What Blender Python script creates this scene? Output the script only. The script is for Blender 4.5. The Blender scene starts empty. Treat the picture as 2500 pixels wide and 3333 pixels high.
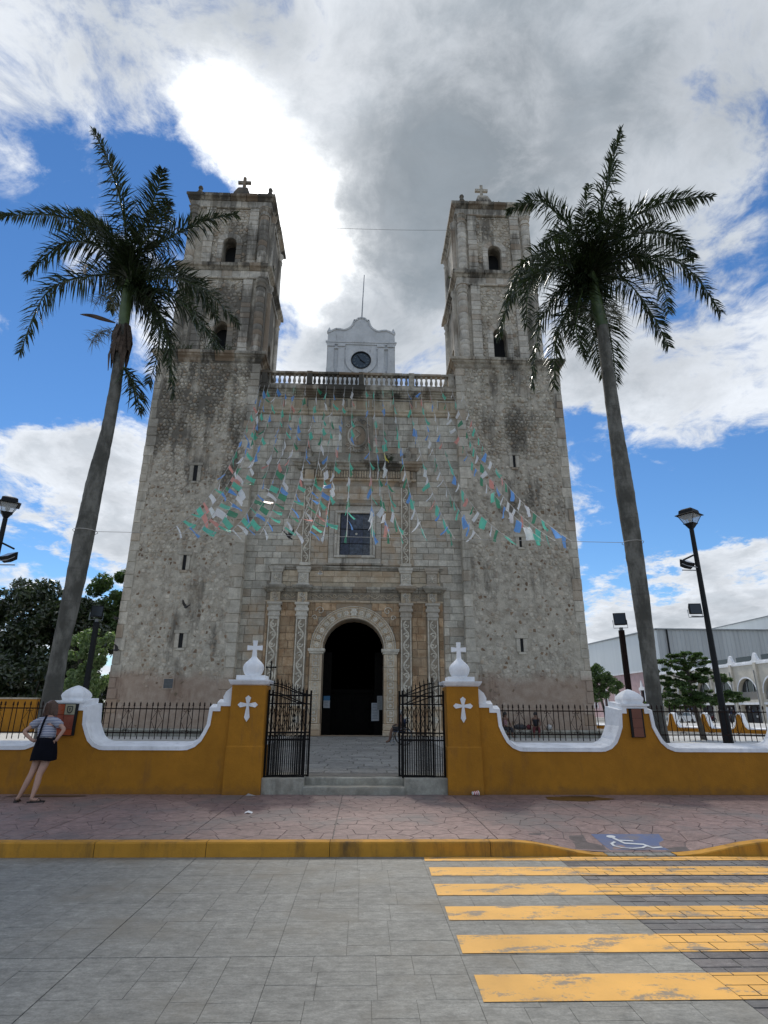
import bpy, bmesh, math, random
from mathutils import Vector, Matrix, noise
random.seed(11)
SC = bpy.context.scene
COL = SC.collection
rad = math.radians

# ------------------------------------------------------------------ camera
cam_d = bpy.data.cameras.new('camera')
cam = bpy.data.objects.new('camera', cam_d); COL.objects.link(cam)
PITCH, YAW, ROLL = rad(18.8), rad(1.9), rad(0.33)
fw = Vector((math.sin(YAW)*math.cos(PITCH), math.cos(YAW)*math.cos(PITCH), math.sin(PITCH)))
r0 = Vector((math.cos(YAW), -math.sin(YAW), 0)); u0 = r0.cross(fw)
rr = r0*math.cos(ROLL)+u0*math.sin(ROLL); uu = -r0*math.sin(ROLL)+u0*math.cos(ROLL)
cam.matrix_world = Matrix(((rr.x, uu.x, -fw.x, 0), (rr.y, uu.y, -fw.y, 0), (rr.z, uu.z, -fw.z, 1.6), (0, 0, 0, 1)))
cam_d.sensor_fit = 'HORIZONTAL'; cam_d.sensor_width = 36.0
cam_d.lens = 36.0*1881/2500
cam_d.clip_start = 0.05; cam_d.clip_end = 6000
SC.camera = cam

# ------------------------------------------------------------------ sky
SUN_DIR = Vector((-0.125, 0.65, 0.75)).normalized()
SUN_EL = math.asin(SUN_DIR.z); SUN_AZ = math.atan2(SUN_DIR.x, SUN_DIR.y)

class Nodes:
    def __init__(self, tree):
        self.t = tree; tree.nodes.clear()
    def n(self, kind, **kw):
        nd = self.t.nodes.new(kind)
        for k, v in kw.items(): setattr(nd, k, v)
        return nd
    def put(self, sock, v):
        if v is None: return
        if hasattr(v, 'is_linked'): self.t.links.new(v, sock)
        else:
            if isinstance(v, (tuple, list)) and len(v) == 3 and len(sock.default_value) == 4: v = (*v, 1)
            sock.default_value = v
    def math(self, op, a, b=None, c=None, clamp=False):
        nd = self.n('ShaderNodeMath', operation=op, use_clamp=clamp)
        self.put(nd.inputs[0], a); self.put(nd.inputs[1], b)
        if c is not None: self.put(nd.inputs[2], c)
        return nd.outputs[0]
    def vec(self, op, a, b=None, scale=None):
        nd = self.n('ShaderNodeVectorMath', operation=op)
        self.put(nd.inputs[0], a); self.put(nd.inputs[1], b)
        if scale is not None: self.put(nd.inputs['Scale'], scale)
        return nd.outputs['Value'] if op in ('DOT_PRODUCT', 'LENGTH') else nd.outputs[0]
    def ramp(self, v, a, b, lo=0.0, hi=1.0, smooth=True):
        nd = self.n('ShaderNodeMapRange', interpolation_type='SMOOTHSTEP' if smooth else 'LINEAR')
        self.put(nd.inputs[0], v)
        for i, x in enumerate((a, b, lo, hi)): self.put(nd.inputs[i+1], x)
        return nd.outputs[0]
    def mix(self, f, a, b, mode='MIX'):
        nd = self.n('ShaderNodeMix', data_type='RGBA', blend_type=mode)
        self.put(nd.inputs[0], f); self.put(nd.inputs[6], a); self.put(nd.inputs[7], b)
        return nd.outputs[2]
    def noise(self, v, scale, detail=4, rough=0.55, dist=0.0, lac=2.0):
        nd = self.n('ShaderNodeTexNoise')
        self.put(nd.inputs['Vector'], v)
        for k, x in (('Scale', scale), ('Detail', detail), ('Roughness', rough), ('Distortion', dist), ('Lacunarity', lac)):
            self.put(nd.inputs[k], x)
        return nd.outputs['Fac']
    def sep(self, v):
        nd = self.n('ShaderNodeSeparateXYZ'); self.put(nd.inputs[0], v); return nd.outputs
    def comb(self, x, y, z):
        nd = self.n('ShaderNodeCombineXYZ')
        for i, q in enumerate((x, y, z)): self.put(nd.inputs[i], q)
        return nd.outputs[0]

# cloud masses over the plaza: direction, angular size, how much cloud they add (+) or clear away (-)
LOBES = [
  (-0.347879,0.594482,0.724963,0.000867,-0.34),
  (-0.304561,0.611178,0.730550,0.000686,-0.26),
  (-0.268319,0.647189,0.713548,0.001349,-0.42),
  (-0.195576,0.688066,0.698796,0.000210,-0.25),
  (-0.201083,0.625924,0.753515,0.000102,-0.15),
  (-0.235652,0.687096,0.687290,0.000569,-0.25),
  (-0.285152,0.576918,0.765411,0.000456,-0.12),
  (-0.447622,0.577569,0.682678,0.000531,-0.12),
  (-0.479334,0.687617,0.545364,0.001067,-0.28),
  (-0.440132,0.740695,0.507598,0.003335,-0.50),
  (-0.383111,0.804792,0.453360,0.001827,-0.50),
  (-0.493587,0.759182,0.424280,0.001773,-0.50),
  (-0.413069,0.888210,0.201138,0.000767,-0.20),
  (-0.470126,0.854524,0.220840,0.000677,-0.35),
  (-0.420861,0.613130,0.668542,0.001060,-0.22),
  (-0.448718,0.550132,0.704278,0.000689,-0.14),
  (-0.363075,0.547131,0.754204,0.001024,-0.10),
  (-0.466279,0.638405,0.612391,0.000567,-0.10),
  (-0.511127,0.830653,0.220828,0.000418,-0.20),
  (0.437618,0.842524,0.314075,0.002510,-0.55),
  (0.520857,0.794248,0.312855,0.002049,-0.55),
  (0.566243,0.739360,0.364303,0.000735,-0.35),
  (0.358192,0.839988,0.407577,0.000876,-0.28),
  (0.375573,0.896062,0.236682,0.001517,-0.50),
  (0.461682,0.855390,0.234857,0.000731,-0.35),
  (0.570196,0.768741,0.289678,0.000383,-0.30),
  (0.223267,0.578046,0.784866,0.030190,0.34),
  (0.066535,0.640128,0.765382,0.009100,0.25),
  (0.150828,0.767498,0.623056,0.012488,0.22),
  (0.451433,0.715614,0.533015,0.006250,0.20),
  (0.344630,0.798510,0.493570,0.002825,0.20),
  (-0.073693,0.825198,0.560015,0.003576,0.22),
  (-0.126096,0.518284,0.845861,0.007420,0.22),
  (-0.347738,0.496221,0.795514,0.006153,0.05),
  (-0.123232,0.632212,0.764932,0.005109,0.22),
  (-0.079273,0.719572,0.689878,0.003153,0.20),
  (-0.496137,0.779560,0.382274,0.000432,0.18),
  (-0.404696,0.851741,0.332805,0.000790,0.36),
  (-0.380158,0.847378,0.370717,0.000460,0.18),
  (-0.482509,0.811370,0.329945,0.000658,0.20),
  (-0.361028,0.890257,0.277670,0.000858,0.30),
  (-0.426207,0.675932,0.601219,0.000644,0.10),
  (-0.450202,0.848647,0.277699,0.000494,0.12),
  (0.452483,0.880999,0.138200,0.001279,0.30),
  (0.530871,0.826868,0.185646,0.001345,0.34),
  (0.574751,0.793664,0.199395,0.000726,0.30),
  (0.384954,0.914041,0.127829,0.000825,0.26),
  (0.497401,0.855850,0.141824,0.001154,0.20),
  (0.566656,0.813754,0.129251,0.000947,0.20),
]
THICK = [
  (0.218747,0.557476,0.800856,0.030592,0.62),
  (0.486415,0.510885,0.708799,0.005625,0.45),
  (0.344442,0.841472,0.416274,0.003461,0.25),
  (0.045498,0.632408,0.773298,0.006572,0.15),
  (0.135681,0.765022,0.629549,0.012574,0.42),
  (0.461186,0.646584,0.607648,0.005612,0.35),
  (0.401254,0.774611,0.488849,0.003019,0.30),
  (-0.319198,0.508247,0.799874,0.004651,0.35),
  (-0.171654,0.504258,0.846321,0.002531,0.45),
  (-0.027727,0.826502,0.562251,0.003599,0.35),
  (-0.146582,0.772886,0.617382,0.000974,0.20),
  (0.450214,0.886877,0.103707,0.000976,0.25),
  (0.528107,0.838758,0.132620,0.000605,0.25),
  (-0.442206,0.517797,0.732352,0.000859,0.20),
]
GLOW = [
  (-0.210539,0.563435,0.798883,0.000384,1.00),
  (-0.184524,0.597380,0.780441,0.000740,1.20),
  (-0.143379,0.635369,0.758781,0.001099,2.00),
  (-0.112645,0.677383,0.726955,0.001552,2.40),
  (-0.071905,0.710773,0.699737,0.001086,2.00),
  (-0.109130,0.749505,0.652941,0.000540,1.40),
  (-0.039744,0.727306,0.685161,0.000423,1.10),
  (-0.238290,0.583298,0.776519,0.000307,0.30),
  (-0.187372,0.530817,0.826514,0.000453,0.30),
  (-0.193073,0.666236,0.720314,0.000822,0.60),
  (-0.342344,0.645587,0.682656,0.000695,0.15),
  (0.276293,0.669041,0.689961,0.000788,0.08),
]

world = bpy.data.worlds.new('World'); SC.world = world; world.use_nodes = True
W = Nodes(world.node_tree)
tc = W.n('ShaderNodeTexCoord').outputs['Generated']
d = W.vec('NORMALIZE', tc)
dx, dy, dz = W.sep(d)
den = W.math('ADD', W.math('MAXIMUM', dz, 0.0), 0.22)
p = W.comb(W.math('DIVIDE', dx, den), W.math('DIVIDE', dy, den), 0.0)
warp = W.n('ShaderNodeTexNoise'); W.put(warp.inputs['Vector'], p); W.put(warp.inputs['Scale'], 2.3); W.put(warp.inputs['Detail'], 3.0)
pw = W.vec('ADD', p, W.vec('SCALE', W.vec('SUBTRACT', warp.outputs['Color'], (0.5, 0.5, 0.5)), scale=0.35))
n1 = W.noise(pw, 1.9, 10, 0.60)
n2 = W.noise(W.vec('ADD', pw, (7.3, 2.1, 0.0)), 5.5, 9, 0.66)
n3 = W.noise(W.vec('ADD', p, (3.1, 9.7, 0.0)), 1.25, 7, 0.55)
dens = W.math('ADD', W.math('MULTIPLY', n1, 1.35), W.math('MULTIPLY', n2, 1.05))
n4 = W.noise(W.vec('MULTIPLY', W.vec('ADD', pw, (1.7, 5.2, 0.0)), (1.0, 0.7, 1.0)), 13.0, 8, 0.68)
dens = W.math('ADD', W.math('ADD', dens, W.math('MULTIPLY', n4, 0.42)), -0.87)
dw = W.vec('NORMALIZE', W.vec('ADD', d, W.vec('SCALE', W.vec('SUBTRACT', warp.outputs['Color'], (0.5, 0.5, 0.5)), scale=0.20)))
w2 = W.n('ShaderNodeTexNoise'); W.put(w2.inputs['Vector'], p); W.put(w2.inputs['Scale'], 6.5); W.put(w2.inputs['Detail'], 8.0); W.put(w2.inputs['Roughness'], 0.68)
dw = W.vec('NORMALIZE', W.vec('ADD', dw, W.vec('SCALE', W.vec('SUBTRACT', w2.outputs['Color'], (0.5, 0.5, 0.5)), scale=0.14)))
def lobes(L):
    tot = 0.0
    for (lx, ly, lz, w_, a_) in L:
        q = W.vec('DOT_PRODUCT', dw, (lx, ly, lz))
        e = W.math('POWER', 2.718, W.math('DIVIDE', W.math('SUBTRACT', q, 1.0), w_))
        tot = W.math('ADD', tot, W.math('MULTIPLY', e, a_))
    return tot
dens = W.math('ADD', dens, lobes(LOBES))
alpha = W.ramp(dens, 0.36, 0.70)
bulk = lobes(THICK)
thick = W.math('ADD', W.math('MULTIPLY', W.ramp(dens, 0.62, 1.05), 0.42), W.math('MULTIPLY', bulk, W.ramp(n3, 0.25, 0.7, 0.65, 1.15)), clamp=True)
thick = W.math('ADD', thick, W.math('MULTIPLY', W.math('SUBTRACT', n3, 0.5), 0.55), clamp=True)
sd = W.math('MAXIMUM', W.vec('DOT_PRODUCT', d, tuple(SUN_DIR)), 0.0)
thick = W.math('MULTIPLY', thick, W.math('ADD', 0.72, W.math('ADD', W.math('MULTIPLY', n2, 0.28), W.math('MULTIPLY', n4, 0.14))), clamp=True)
cs = W.mix(thick, (0.74, 0.78, 0.84), (0.215, 0.255, 0.295))
fine = W.ramp(n2, 0.35, 0.7, 0.88, 1.12)
cs = W.vec('MULTIPLY', cs, W.comb(fine, fine, fine))
# light of the hidden sun coming through the thinner cloud round it
thin = W.math('SUBTRACT', 1.0, thick)
halo = W.math('ADD', W.math('MULTIPLY', W.math('POWER', sd, 22.0), 0.20), lobes(GLOW))
halo_c = W.math('MULTIPLY', halo, W.math('ADD', W.math('MULTIPLY', thin, 0.85), 0.12))
cs = W.vec('ADD', cs, W.vec('SCALE', (1.0, 0.985, 0.95), scale=halo_c))
sky = W.n('ShaderNodeTexSky', sky_type='NISHITA'); sky.sun_disc = False
sky.sun_elevation = SUN_EL; sky.sun_rotation = SUN_AZ
sky.altitude = 0; sky.air_density = 1.0; sky.dust_density = 0.0; sky.ozone_density = 2.5
sky_b = W.vec('SCALE', sky.outputs[0], scale=0.108)
hs = W.n('ShaderNodeHueSaturation'); hs.inputs['Saturation'].default_value = 1.15; W.put(hs.inputs['Color'], sky_b)
col = W.mix(alpha, W.vec('MULTIPLY', hs.outputs[0], (0.76, 0.90, 1.02)), cs)
bg = W.n('ShaderNodeBackground'); W.put(bg.inputs['Color'], col); bg.inputs['Strength'].default_value = 1.0
wo = W.n('ShaderNodeOutputWorld'); W.t.links.new(bg.outputs[0], wo.inputs[0])

sun_d = bpy.data.lights.new('sun', 'SUN'); sun_d.energy = 2.4; sun_d.angle = rad(7); sun_d.color = (1, 0.95, 0.87)
sun = bpy.data.objects.new('sun', sun_d); COL.objects.link(sun)
sun.rotation_euler = SUN_DIR.to_track_quat('Z', 'Y').to_euler()
SC.view_settings.view_transform = 'Standard'; SC.view_settings.look = 'None'
SC.view_settings.exposure = 0.16; SC.view_settings.gamma = 1.0; SC.view_settings.use_curve_mapping = False
SC.render.engine = 'CYCLES'; SC.cycles.max_bounces = 6; SC.cycles.diffuse_bounces = 3

# ------------------------------------------------------------------ helpers
WL = {}                                   # world position of every parent object
def O(name, mesh, mat=None, parent=None, at=(0, 0, 0), rot=None, scale=None, **props):
    o = bpy.data.objects.new(name, mesh); COL.objects.link(o)
    if mesh is not None and mat is not None and not mesh.materials: mesh.materials.append(mat)
    at = Vector(at)
    WL[o] = at
    if parent is not None:
        o.parent = parent; o.location = at - WL[parent]
    else: o.location = at
    if rot is not None: o.rotation_euler = rot
    if scale is not None: o.scale = scale
    for k, v in props.items(): o[k] = v
    return o
def T(name, at, label, cat, group=None, rot=None):
    o = O(name, None, at=at, rot=rot); o['label'] = label; o['category'] = cat
    o.empty_display_size = 0.2
    if group: o['group'] = group
    return o
def tag(o, label, cat, group=None):
    o['label'] = label; o['category'] = cat
    if group: o['group'] = group
    return o
def copy_tree(o, loc, rotz=None, label=None, scale=None):
    def rec(x, par):
        c = x.copy(); COL.objects.link(c)
        if par is not None: c.parent = par
        for ch in x.children: rec(ch, c)
        return c
    c = rec(o, None); c.location = loc; WL[c] = Vector(loc)
    if rotz is not None: c.rotation_euler = (0, 0, rotz)
    if scale is not None: c.scale = scale
    if label: c['label'] = label
    return c

class MB:
    """collects shapes, then becomes ONE mesh"""
    def __init__(self): self.v = []; self.f = []; self.m = []
    def add(self, vs, fs, mi=0):
        n = len(self.v); self.v += [tuple(x) for x in vs]
        self.f += [tuple(n+i for i in f) for f in fs]; self.m += [mi]*len(fs)
        return self
    def box(self, x0, x1, y0, y1, z0, z1, mi=0):
        return self.add([(x0,y0,z0),(x1,y0,z0),(x1,y1,z0),(x0,y1,z0),(x0,y0,z1),(x1,y0,z1),(x1,y1,z1),(x0,y1,z1)],
                        [(0,3,2,1),(4,5,6,7),(0,1,5,4),(1,2,6,5),(2,3,7,6),(3,0,4,7)], mi)
    def cbox(self, x0, x1, y0, y1, z0, z1, c=0.01, mi=0):
        """box whose front (-y) edges are chamfered"""
        return self.add([(x0,y1,z0),(x1,y1,z0),(x1,y1,z1),(x0,y1,z1),(x0,y0+c,z0),(x1,y0+c,z0),(x1,y0+c,z1),(x0,y0+c,z1),
                         (x0+c,y0,z0+c),(x1-c,y0,z0+c),(x1-c,y0,z1-c),(x0+c,y0,z1-c)],
                        [(8,9,10,11),(4,5,9,8),(5,6,10,9),(6,7,11,10),(7,4,8,11),(0,1,5,4),(1,2,6,5),(2,3,7,6),(3,0,4,7)], mi)
    def prism(self, poly, y0, y1, mi=0, inset=0.0):
        """(x,z) polygon, anticlockwise seen from -y, pushed from y0 (front) to y1"""
        n = len(poly)
        vs = [(x, y0, z) for x, z in poly]+[(x, y1, z) for x, z in poly]
        fs = [tuple(range(n)), tuple(range(2*n-1, n-1, -1))]+[(i, i+n, (i+1) % n+n, (i+1) % n) for i in range(n)]
        return self.add(vs, fs, mi)
    def hprism(self, poly, z0, z1, mi=0):
        n = len(poly)
        vs = [(x, y, z0) for x, y in poly]+[(x, y, z1) for x, y in poly]
        fs = [tuple(range(n-1, -1, -1)), tuple(range(n, 2*n))]+[(i, (i+1) % n, (i+1) % n+n, i+n) for i in range(n)]
        return self.add(vs, fs, mi)
    def lathe(self, cx, cy, prof, n=16, mi=0, sq=False):
        """prof: (radius, z); sq makes a square-plan shape"""
        vs = []; fs = []
        for r, z in prof:
            for i in range(n):
                a = 2*math.pi*(i+0.5)/n; rr_ = r*(math.sqrt(2) if sq else 1)
                vs.append((cx+rr_*math.cos(a), cy+rr_*math.sin(a), z))
        m = len(prof)
        for j in range(m-1):
            for i in range(n): fs.append((j*n+i, j*n+(i+1) % n, (j+1)*n+(i+1) % n, (j+1)*n+i))
        fs.append(tuple(range(n-1, -1, -1))); fs.append(tuple(range((m-1)*n, m*n)))
        return self.add(vs, fs, mi)
    def tube(self, pts, r, n=6, mi=0, cap=True):
        """r: number or list"""
        pts = [Vector(p) for p in pts]; m = len(pts)
        if not isinstance(r, (list, tuple)): r = [r]*m
        vs = []; up = None
        for j, p in enumerate(pts):
            t = (pts[min(j+1, m-1)]-pts[max(j-1, 0)]).normalized()
            if up is None: up = Vector((0, 0, 1)) if abs(t.z) < 0.9 else Vector((0, 1, 0))
            a = t.cross(up); a.normalize(); b = a.cross(t).normalized(); up = b
            for i in range(n):
                w = 2*math.pi*i/n; vs.append(p+(a*math.cos(w)+b*math.sin(w))*r[j])
        fs = []
        for j in range(m-1):
            for i in range(n): fs.append((j*n+i, (j+1)*n+i, (j+1)*n+(i+1) % n, j*n+(i+1) % n))
        if cap: fs.append(tuple(range(n))); fs.append(tuple(range(m*n-1, (m-1)*n-1, -1)))
        return self.add(vs, fs, mi)
    def ball(self, c, r, n=8, m=6, mi=0):
        rx, ry, rz = r if isinstance(r, (tuple, list)) else (r, r, r)
        vs = [(c[0], c[1], c[2]-rz)]
        for j in range(1, m):
            t = math.pi*j/m
            for i in range(n):
                a = 2*math.pi*i/n; vs.append((c[0]+rx*math.sin(t)*math.cos(a), c[1]+ry*math.sin(t)*math.sin(a), c[2]-rz*math.cos(t)))
        vs.append((c[0], c[1], c[2]+rz)); fs = []
        for i in range(n): fs.append((0, 1+(i+1) % n, 1+i))
        for j in range(m-2):
            for i in range(n): fs.append((1+j*n+i, 1+j*n+(i+1) % n, 1+(j+1)*n+(i+1) % n, 1+(j+1)*n+i))
        q = 1+(m-2)*n; e = len(vs)-1
        for i in range(n): fs.append((q+i, q+(i+1) % n, e))
        return self.add(vs, fs, mi)
    def mesh(self, name, mats=None, smooth=False):
        me = bpy.data.meshes.new(name); me.from_pydata(self.v, [], self.f)
        if mats:
            for m in mats: me.materials.append(m)
            if len(mats) > 1: me.polygons.foreach_set('material_index', self.m)
        if smooth: me.polygons.foreach_set('use_smooth', [True]*len(me.polygons))
        me.update(); return me
    def obj(self, name, mat, parent=None, smooth=False, at=(0, 0, 0), rot=None, **props):
        mats = mat if isinstance(mat, list) else [mat]
        at = Vector(at)
        if parent is None and at.length == 0 and self.v:      # origin at the foot of the shape
            xs = [v[0] for v in self.v]; ys = [v[1] for v in self.v]; zs = [v[2] for v in self.v]
            at = Vector(((min(xs)+max(xs))/2, (min(ys)+max(ys))/2, min(zs)))
            self.v = [(a-at.x, b-at.y, c-at.z) for a, b, c in self.v]
        return O(name, self.mesh(name, mats, smooth), None, parent, at, rot, **props)

def smooth_by_angle(o, ang=40):
    me = o.data
    me.polygons.foreach_set('use_smooth', [True]*len(me.polygons))
    try: me.set_sharp_from_angle(angle=rad(ang))
    except Exception: pass
    return o

# ------------------------------------------------------------------ materials
def new_mat(name):
    m = bpy.data.materials.new(name); m.use_nodes = True
    N = Nodes(m.node_tree)
    b = N.n('ShaderNodeBsdfPrincipled'); o = N.n('ShaderNodeOutputMaterial'); N.t.links.new(b.outputs[0], o.inputs[0])
    N.b = b; N.out = o
    N.pos = N.n('ShaderNodeNewGeometry').outputs['Position']
    return m, N
def bump(N, h, strength=0.4, dist=0.02):
    b = N.n('ShaderNodeBump'); N.put(b.inputs['Height'], h); b.inputs['Strength'].default_value = strength; b.inputs['Distance'].default_value = dist
    N.t.links.new(b.outputs[0], N.b.inputs['Normal'])
def flat(name, col, rough=0.6, metal=0.0, nz=0.0, scale=8, bmp=0.0, spec=None):
    m, N = new_mat(name)
    if nz:
        f = N.noise(N.pos, scale, 5, 0.6); f = N.ramp(f, 0.3, 0.7, 1-nz, 1+nz, False)
        N.put(N.b.inputs['Base Color'], N.vec('MULTIPLY', tuple(col), N.comb(f, f, f)))
    else: N.put(N.b.inputs['Base Color'], tuple(col))
    N.b.inputs['Roughness'].default_value = rough; N.b.inputs['Metallic'].default_value = metal
    if spec is not None: N.b.inputs['Specular IOR Level'].default_value = spec
    if bmp: bump(N, N.noise(N.pos, scale*4, 6, 0.6), bmp, 0.02)
    return m
def rnd(N):
    """one value per object and per loose piece of a joined mesh"""
    a = N.n('ShaderNodeObjectInfo').outputs['Random']; b = N.n('ShaderNodeNewGeometry').outputs['Random Per Island']
    return N.math('FRACT', N.math('ADD', N.math('MULTIPLY', a, 3.7), N.math('MULTIPLY', b, 5.3)))
def box_mask(N, x0, x1, z0, z1, soft=0.8, wob=1.2):
    """1 inside a rough-edged patch of wall"""
    w = N.math('MULTIPLY', N.math('SUBTRACT', N.noise(N.pos, 0.9, 5, 0.6), 0.5), wob*2)
    x, y, z = N.sep(N.pos)
    x = N.math('ADD', x, w); z = N.math('ADD', z, w)
    a = N.math('MULTIPLY', N.ramp(x, x0-soft, x0+soft), N.ramp(x, x1+soft, x1-soft))
    b = N.math('MULTIPLY', N.ramp(z, z0-soft, z0+soft), N.ramp(z, z1+soft, z1-soft))
    return N.math('MULTIPLY', a, b)

def stone(name, c1, c2, kind='block', stain=0.6, bmp=0.5, per=0.30):
    m, N = new_mat(name)
    x, y, z = N.sep(N.pos)
    r = rnd(N)
    big = N.noise(N.pos, 0.55, 6, 0.62)
    mid = N.noise(N.pos, 3.1, 6, 0.65)
    fin = N.noise(N.pos, 14, 5, 0.7)
    base = N.mix(N.ramp(mid, 0.33, 0.67), c1, c2)
    v = N.math('ADD', N.math('MULTIPLY', N.math('SUBTRACT', r, 0.5), per*2), 1.0)
    v = N.math('MULTIPLY', v, N.ramp(fin, 0.25, 0.75, 0.80, 1.18, False))
    base = N.vec('MULTIPLY', base, N.comb(v, v, v))
    # old rain streaks: dark lichen that runs down from the tops of the walls
    st = N.noise(N.vec('MULTIPLY', N.pos, (1.0, 1.0, 0.16)), 1.15, 7, 0.66)
    patch = N.noise(N.pos, 0.33, 3, 0.5)
    hi = N.math('ADD', N.ramp(z, 6.0, 18.5, 0.03, 0.18), N.ramp(x, 7.0, -9.0, -0.04, 0.035))
    k = N.ramp(N.math('ADD', N.math('ADD', st, hi), N.math('MULTIPLY', N.math('SUBTRACT', patch, 0.5), 0.7)), 0.60, 0.765)
    k = N.math('MULTIPLY', k, stain)
    base = N.mix(k, base, (0.052, 0.048, 0.042))
    base = N.mix(N.math('MULTIPLY', N.ramp(big, 0.50, 0.72), 0.35), base, (0.30, 0.25, 0.19))
    if kind == 'tower':
        pk = box_mask(N, -12.5, 11.5, -2, 3.0, 0.35, 0.5)
        base = N.mix(N.math('MULTIPLY', pk, 0.55), base, (0.26, 0.165, 0.125))
    if kind == 'facade':
        oc = N.math('MAXIMUM', box_mask(N, -3.4, 2.3, 7.6, 13.2, 0.5, 0.5), box_mask(N, -5.6, 3.9, -1, 6.6, 0.5, 0.8))
        oc = N.math('MULTIPLY', oc, N.ramp(N.noise(N.vec('ADD', N.pos, (9, 0, 4)), 1.6, 5, 0.6), 0.35, 0.65, 0.15, 0.85))
        base = N.mix(N.math('MULTIPLY', oc, 0.8), base, (0.38, 0.265, 0.165))
    r2 = N.math('FRACT', N.math('MULTIPLY', r, 17.3))
    if per > 0.12: base = N.mix(N.math('MULTIPLY', N.ramp(r2, 0.72, 0.98), 0.45), base, (0.27, 0.19, 0.125))
    base = N.vec('MULTIPLY', base, (1.19, 1.15, 1.08))
    N.put(N.b.inputs['Base Color'], base)
    N.b.inputs['Roughness'].default_value = 0.92; N.b.inputs['Specular IOR Level'].default_value = 0.25
    h = N.math('ADD', N.math('MULTIPLY', mid, 0.6), N.math('MULTIPLY', N.noise(N.pos, 22, 6, 0.72), 0.5))
    bump(N, h, bmp, 0.05)
    return m
M = {}
M['mortar'] = stone('tower_mortar', (0.31, 0.283, 0.243), (0.47, 0.44, 0.385), 'tower', 0.75, 0.8, 0.0)
M['rubble'] = stone('tower_rubble', (0.34, 0.31, 0.27), (0.50, 0.47, 0.415), 'tower', 0.65, 0.6, 0.18)
M['pock'] = stone('brown_field_stone', (0.15, 0.105, 0.075), (0.24, 0.18, 0.13), 'block', 0.3, 0.6, 0.3)
M['rubhi'] = stone('pale_rubble', (0.40, 0.38, 0.335), (0.56, 0.535, 0.48), 'tower', 0.5, 0.6, 0.24)
M['quoin'] = stone('quoin', (0.38, 0.355, 0.31), (0.49, 0.465, 0.415), 'tower', 0.45, 0.35, 0.16)
M['joint'] = stone('facade_joint', (0.24, 0.22, 0.19), (0.32, 0.295, 0.255), 'facade', 0.5, 0.6, 0.0)
M['ashlar'] = stone('facade_ashlar', (0.38, 0.36, 0.32), (0.51, 0.49, 0.44), 'facade', 0.42, 0.45, 0.19)
M['dress'] = stone('dressed_stone', (0.39, 0.37, 0.335), (0.52, 0.495, 0.45), 'block', 0.75, 0.35, 0.14)
M['portal'] = stone('portal_stone', (0.40, 0.34, 0.26), (0.52, 0.46, 0.37), 'facade', 0.30, 0.35, 0.2)
M['ochre'] = stone('ochre_stone', (0.29, 0.185, 0.11), (0.43, 0.32, 0.215), 'block', 0.15, 0.5, 0.30)
M['carved'] = stone('carved_stone', (0.46, 0.43, 0.375), (0.60, 0.57, 0.51), 'block', 0.12, 0.3, 0.10)
M['groove'] = stone('carved_ground', (0.20, 0.175, 0.145), (0.30, 0.26, 0.21), 'block', 0.2, 0.3, 0.05)
M['cornice'] = stone('weathered_cornice', (0.20, 0.185, 0.16), (0.40, 0.375, 0.33), 'block', 0.95, 0.45, 0.18)

def plaster(name, col, dirt, amt=0.5, bmp=0.25, lowdirt=True, lo_=0.55):
    m, N = new_mat(name)
    x, y, z = N.sep(N.pos)
    big = N.noise(N.pos, 1.3, 6, 0.6); mid = N.noise(N.pos, 6, 6, 0.6)
    v = N.math('MULTIPLY', N.ramp(big, 0.3, 0.7, 0.84, 1.12, False), N.ramp(mid, 0.3, 0.7, 0.93, 1.07, False))
    c = N.vec('MULTIPLY', tuple(col), N.comb(v, v, v))
    st = N.noise(N.vec('MULTIPLY', N.pos, (3.0, 3.0, 0.7)), 1.4, 7, 0.68)
    k = N.math('MULTIPLY', N.ramp(st, lo_, 0.80), amt)
    if lowdirt:
        lo = N.math('ADD', z, N.math('MULTIPLY', N.math('SUBTRACT', mid, 0.5), 0.35))
        k = N.math('MAXIMUM', k, N.math('MULTIPLY', N.ramp(lo, 0.34, 0.13), 0.55))
    c = N.mix(k, c, dirt)
    N.put(N.b.inputs['Base Color'], c); N.b.inputs['Roughness'].default_value = 0.75
    N.b.inputs['Specular IOR Level'].default_value = 0.3
    bump(N, N.math('ADD', N.noise(N.pos, 26, 6, 0.7), N.math('MULTIPLY', big, 1.2)), bmp, 0.012)
    return m
M['yellow'] = plaster('ochre_paint', (0.385, 0.165, 0.012), (0.15, 0.08, 0.03), 0.6, 0.6, True, 0.52)
M['white'] = plaster('white_paint', (0.84, 0.85, 0.87), (0.42, 0.42, 0.41), 0.55, 0.7, False, 0.50)
M['gable'] = plaster('whitewashed_plaster', (0.62, 0.63, 0.635), (0.22, 0.22, 0.215), 0.9, 0.5, False)
M['kerb'] = plaster('kerb_paint', (0.50, 0.245, 0.028), (0.08, 0.055, 0.03), 1.0, 0.5, False, 0.46)
M['cream'] = plaster('cream_plaster', (0.60, 0.56, 0.48), (0.40, 0.37, 0.31), 0.4, 0.1, False)
M['pink'] = plaster('pink_plaster', (0.52, 0.36, 0.36), (0.36, 0.26, 0.25), 0.4, 0.1, False)
M['step'] = stone('step_concrete', (0.21, 0.21, 0.19), (0.33, 0.33, 0.30), 'block', 0.5, 0.5, 0.08)
M['iron'] = flat('black_iron', (0.007, 0.0065, 0.0065), 0.75, 0.0, 0.3, 20, 0, 0.15)
M['rust'] = flat('rusty_iron', (0.018, 0.010, 0.008), 0.8, 0.0, 0.4, 20, 0, 0.15)
M['black'] = flat('black_paint', (0.010, 0.011, 0.012), 0.6, 0.0, 0.2, 12, 0, 0.25)
M['dark'] = flat('dark_inside', (0.012, 0.012, 0.013), 0.9)
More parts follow.
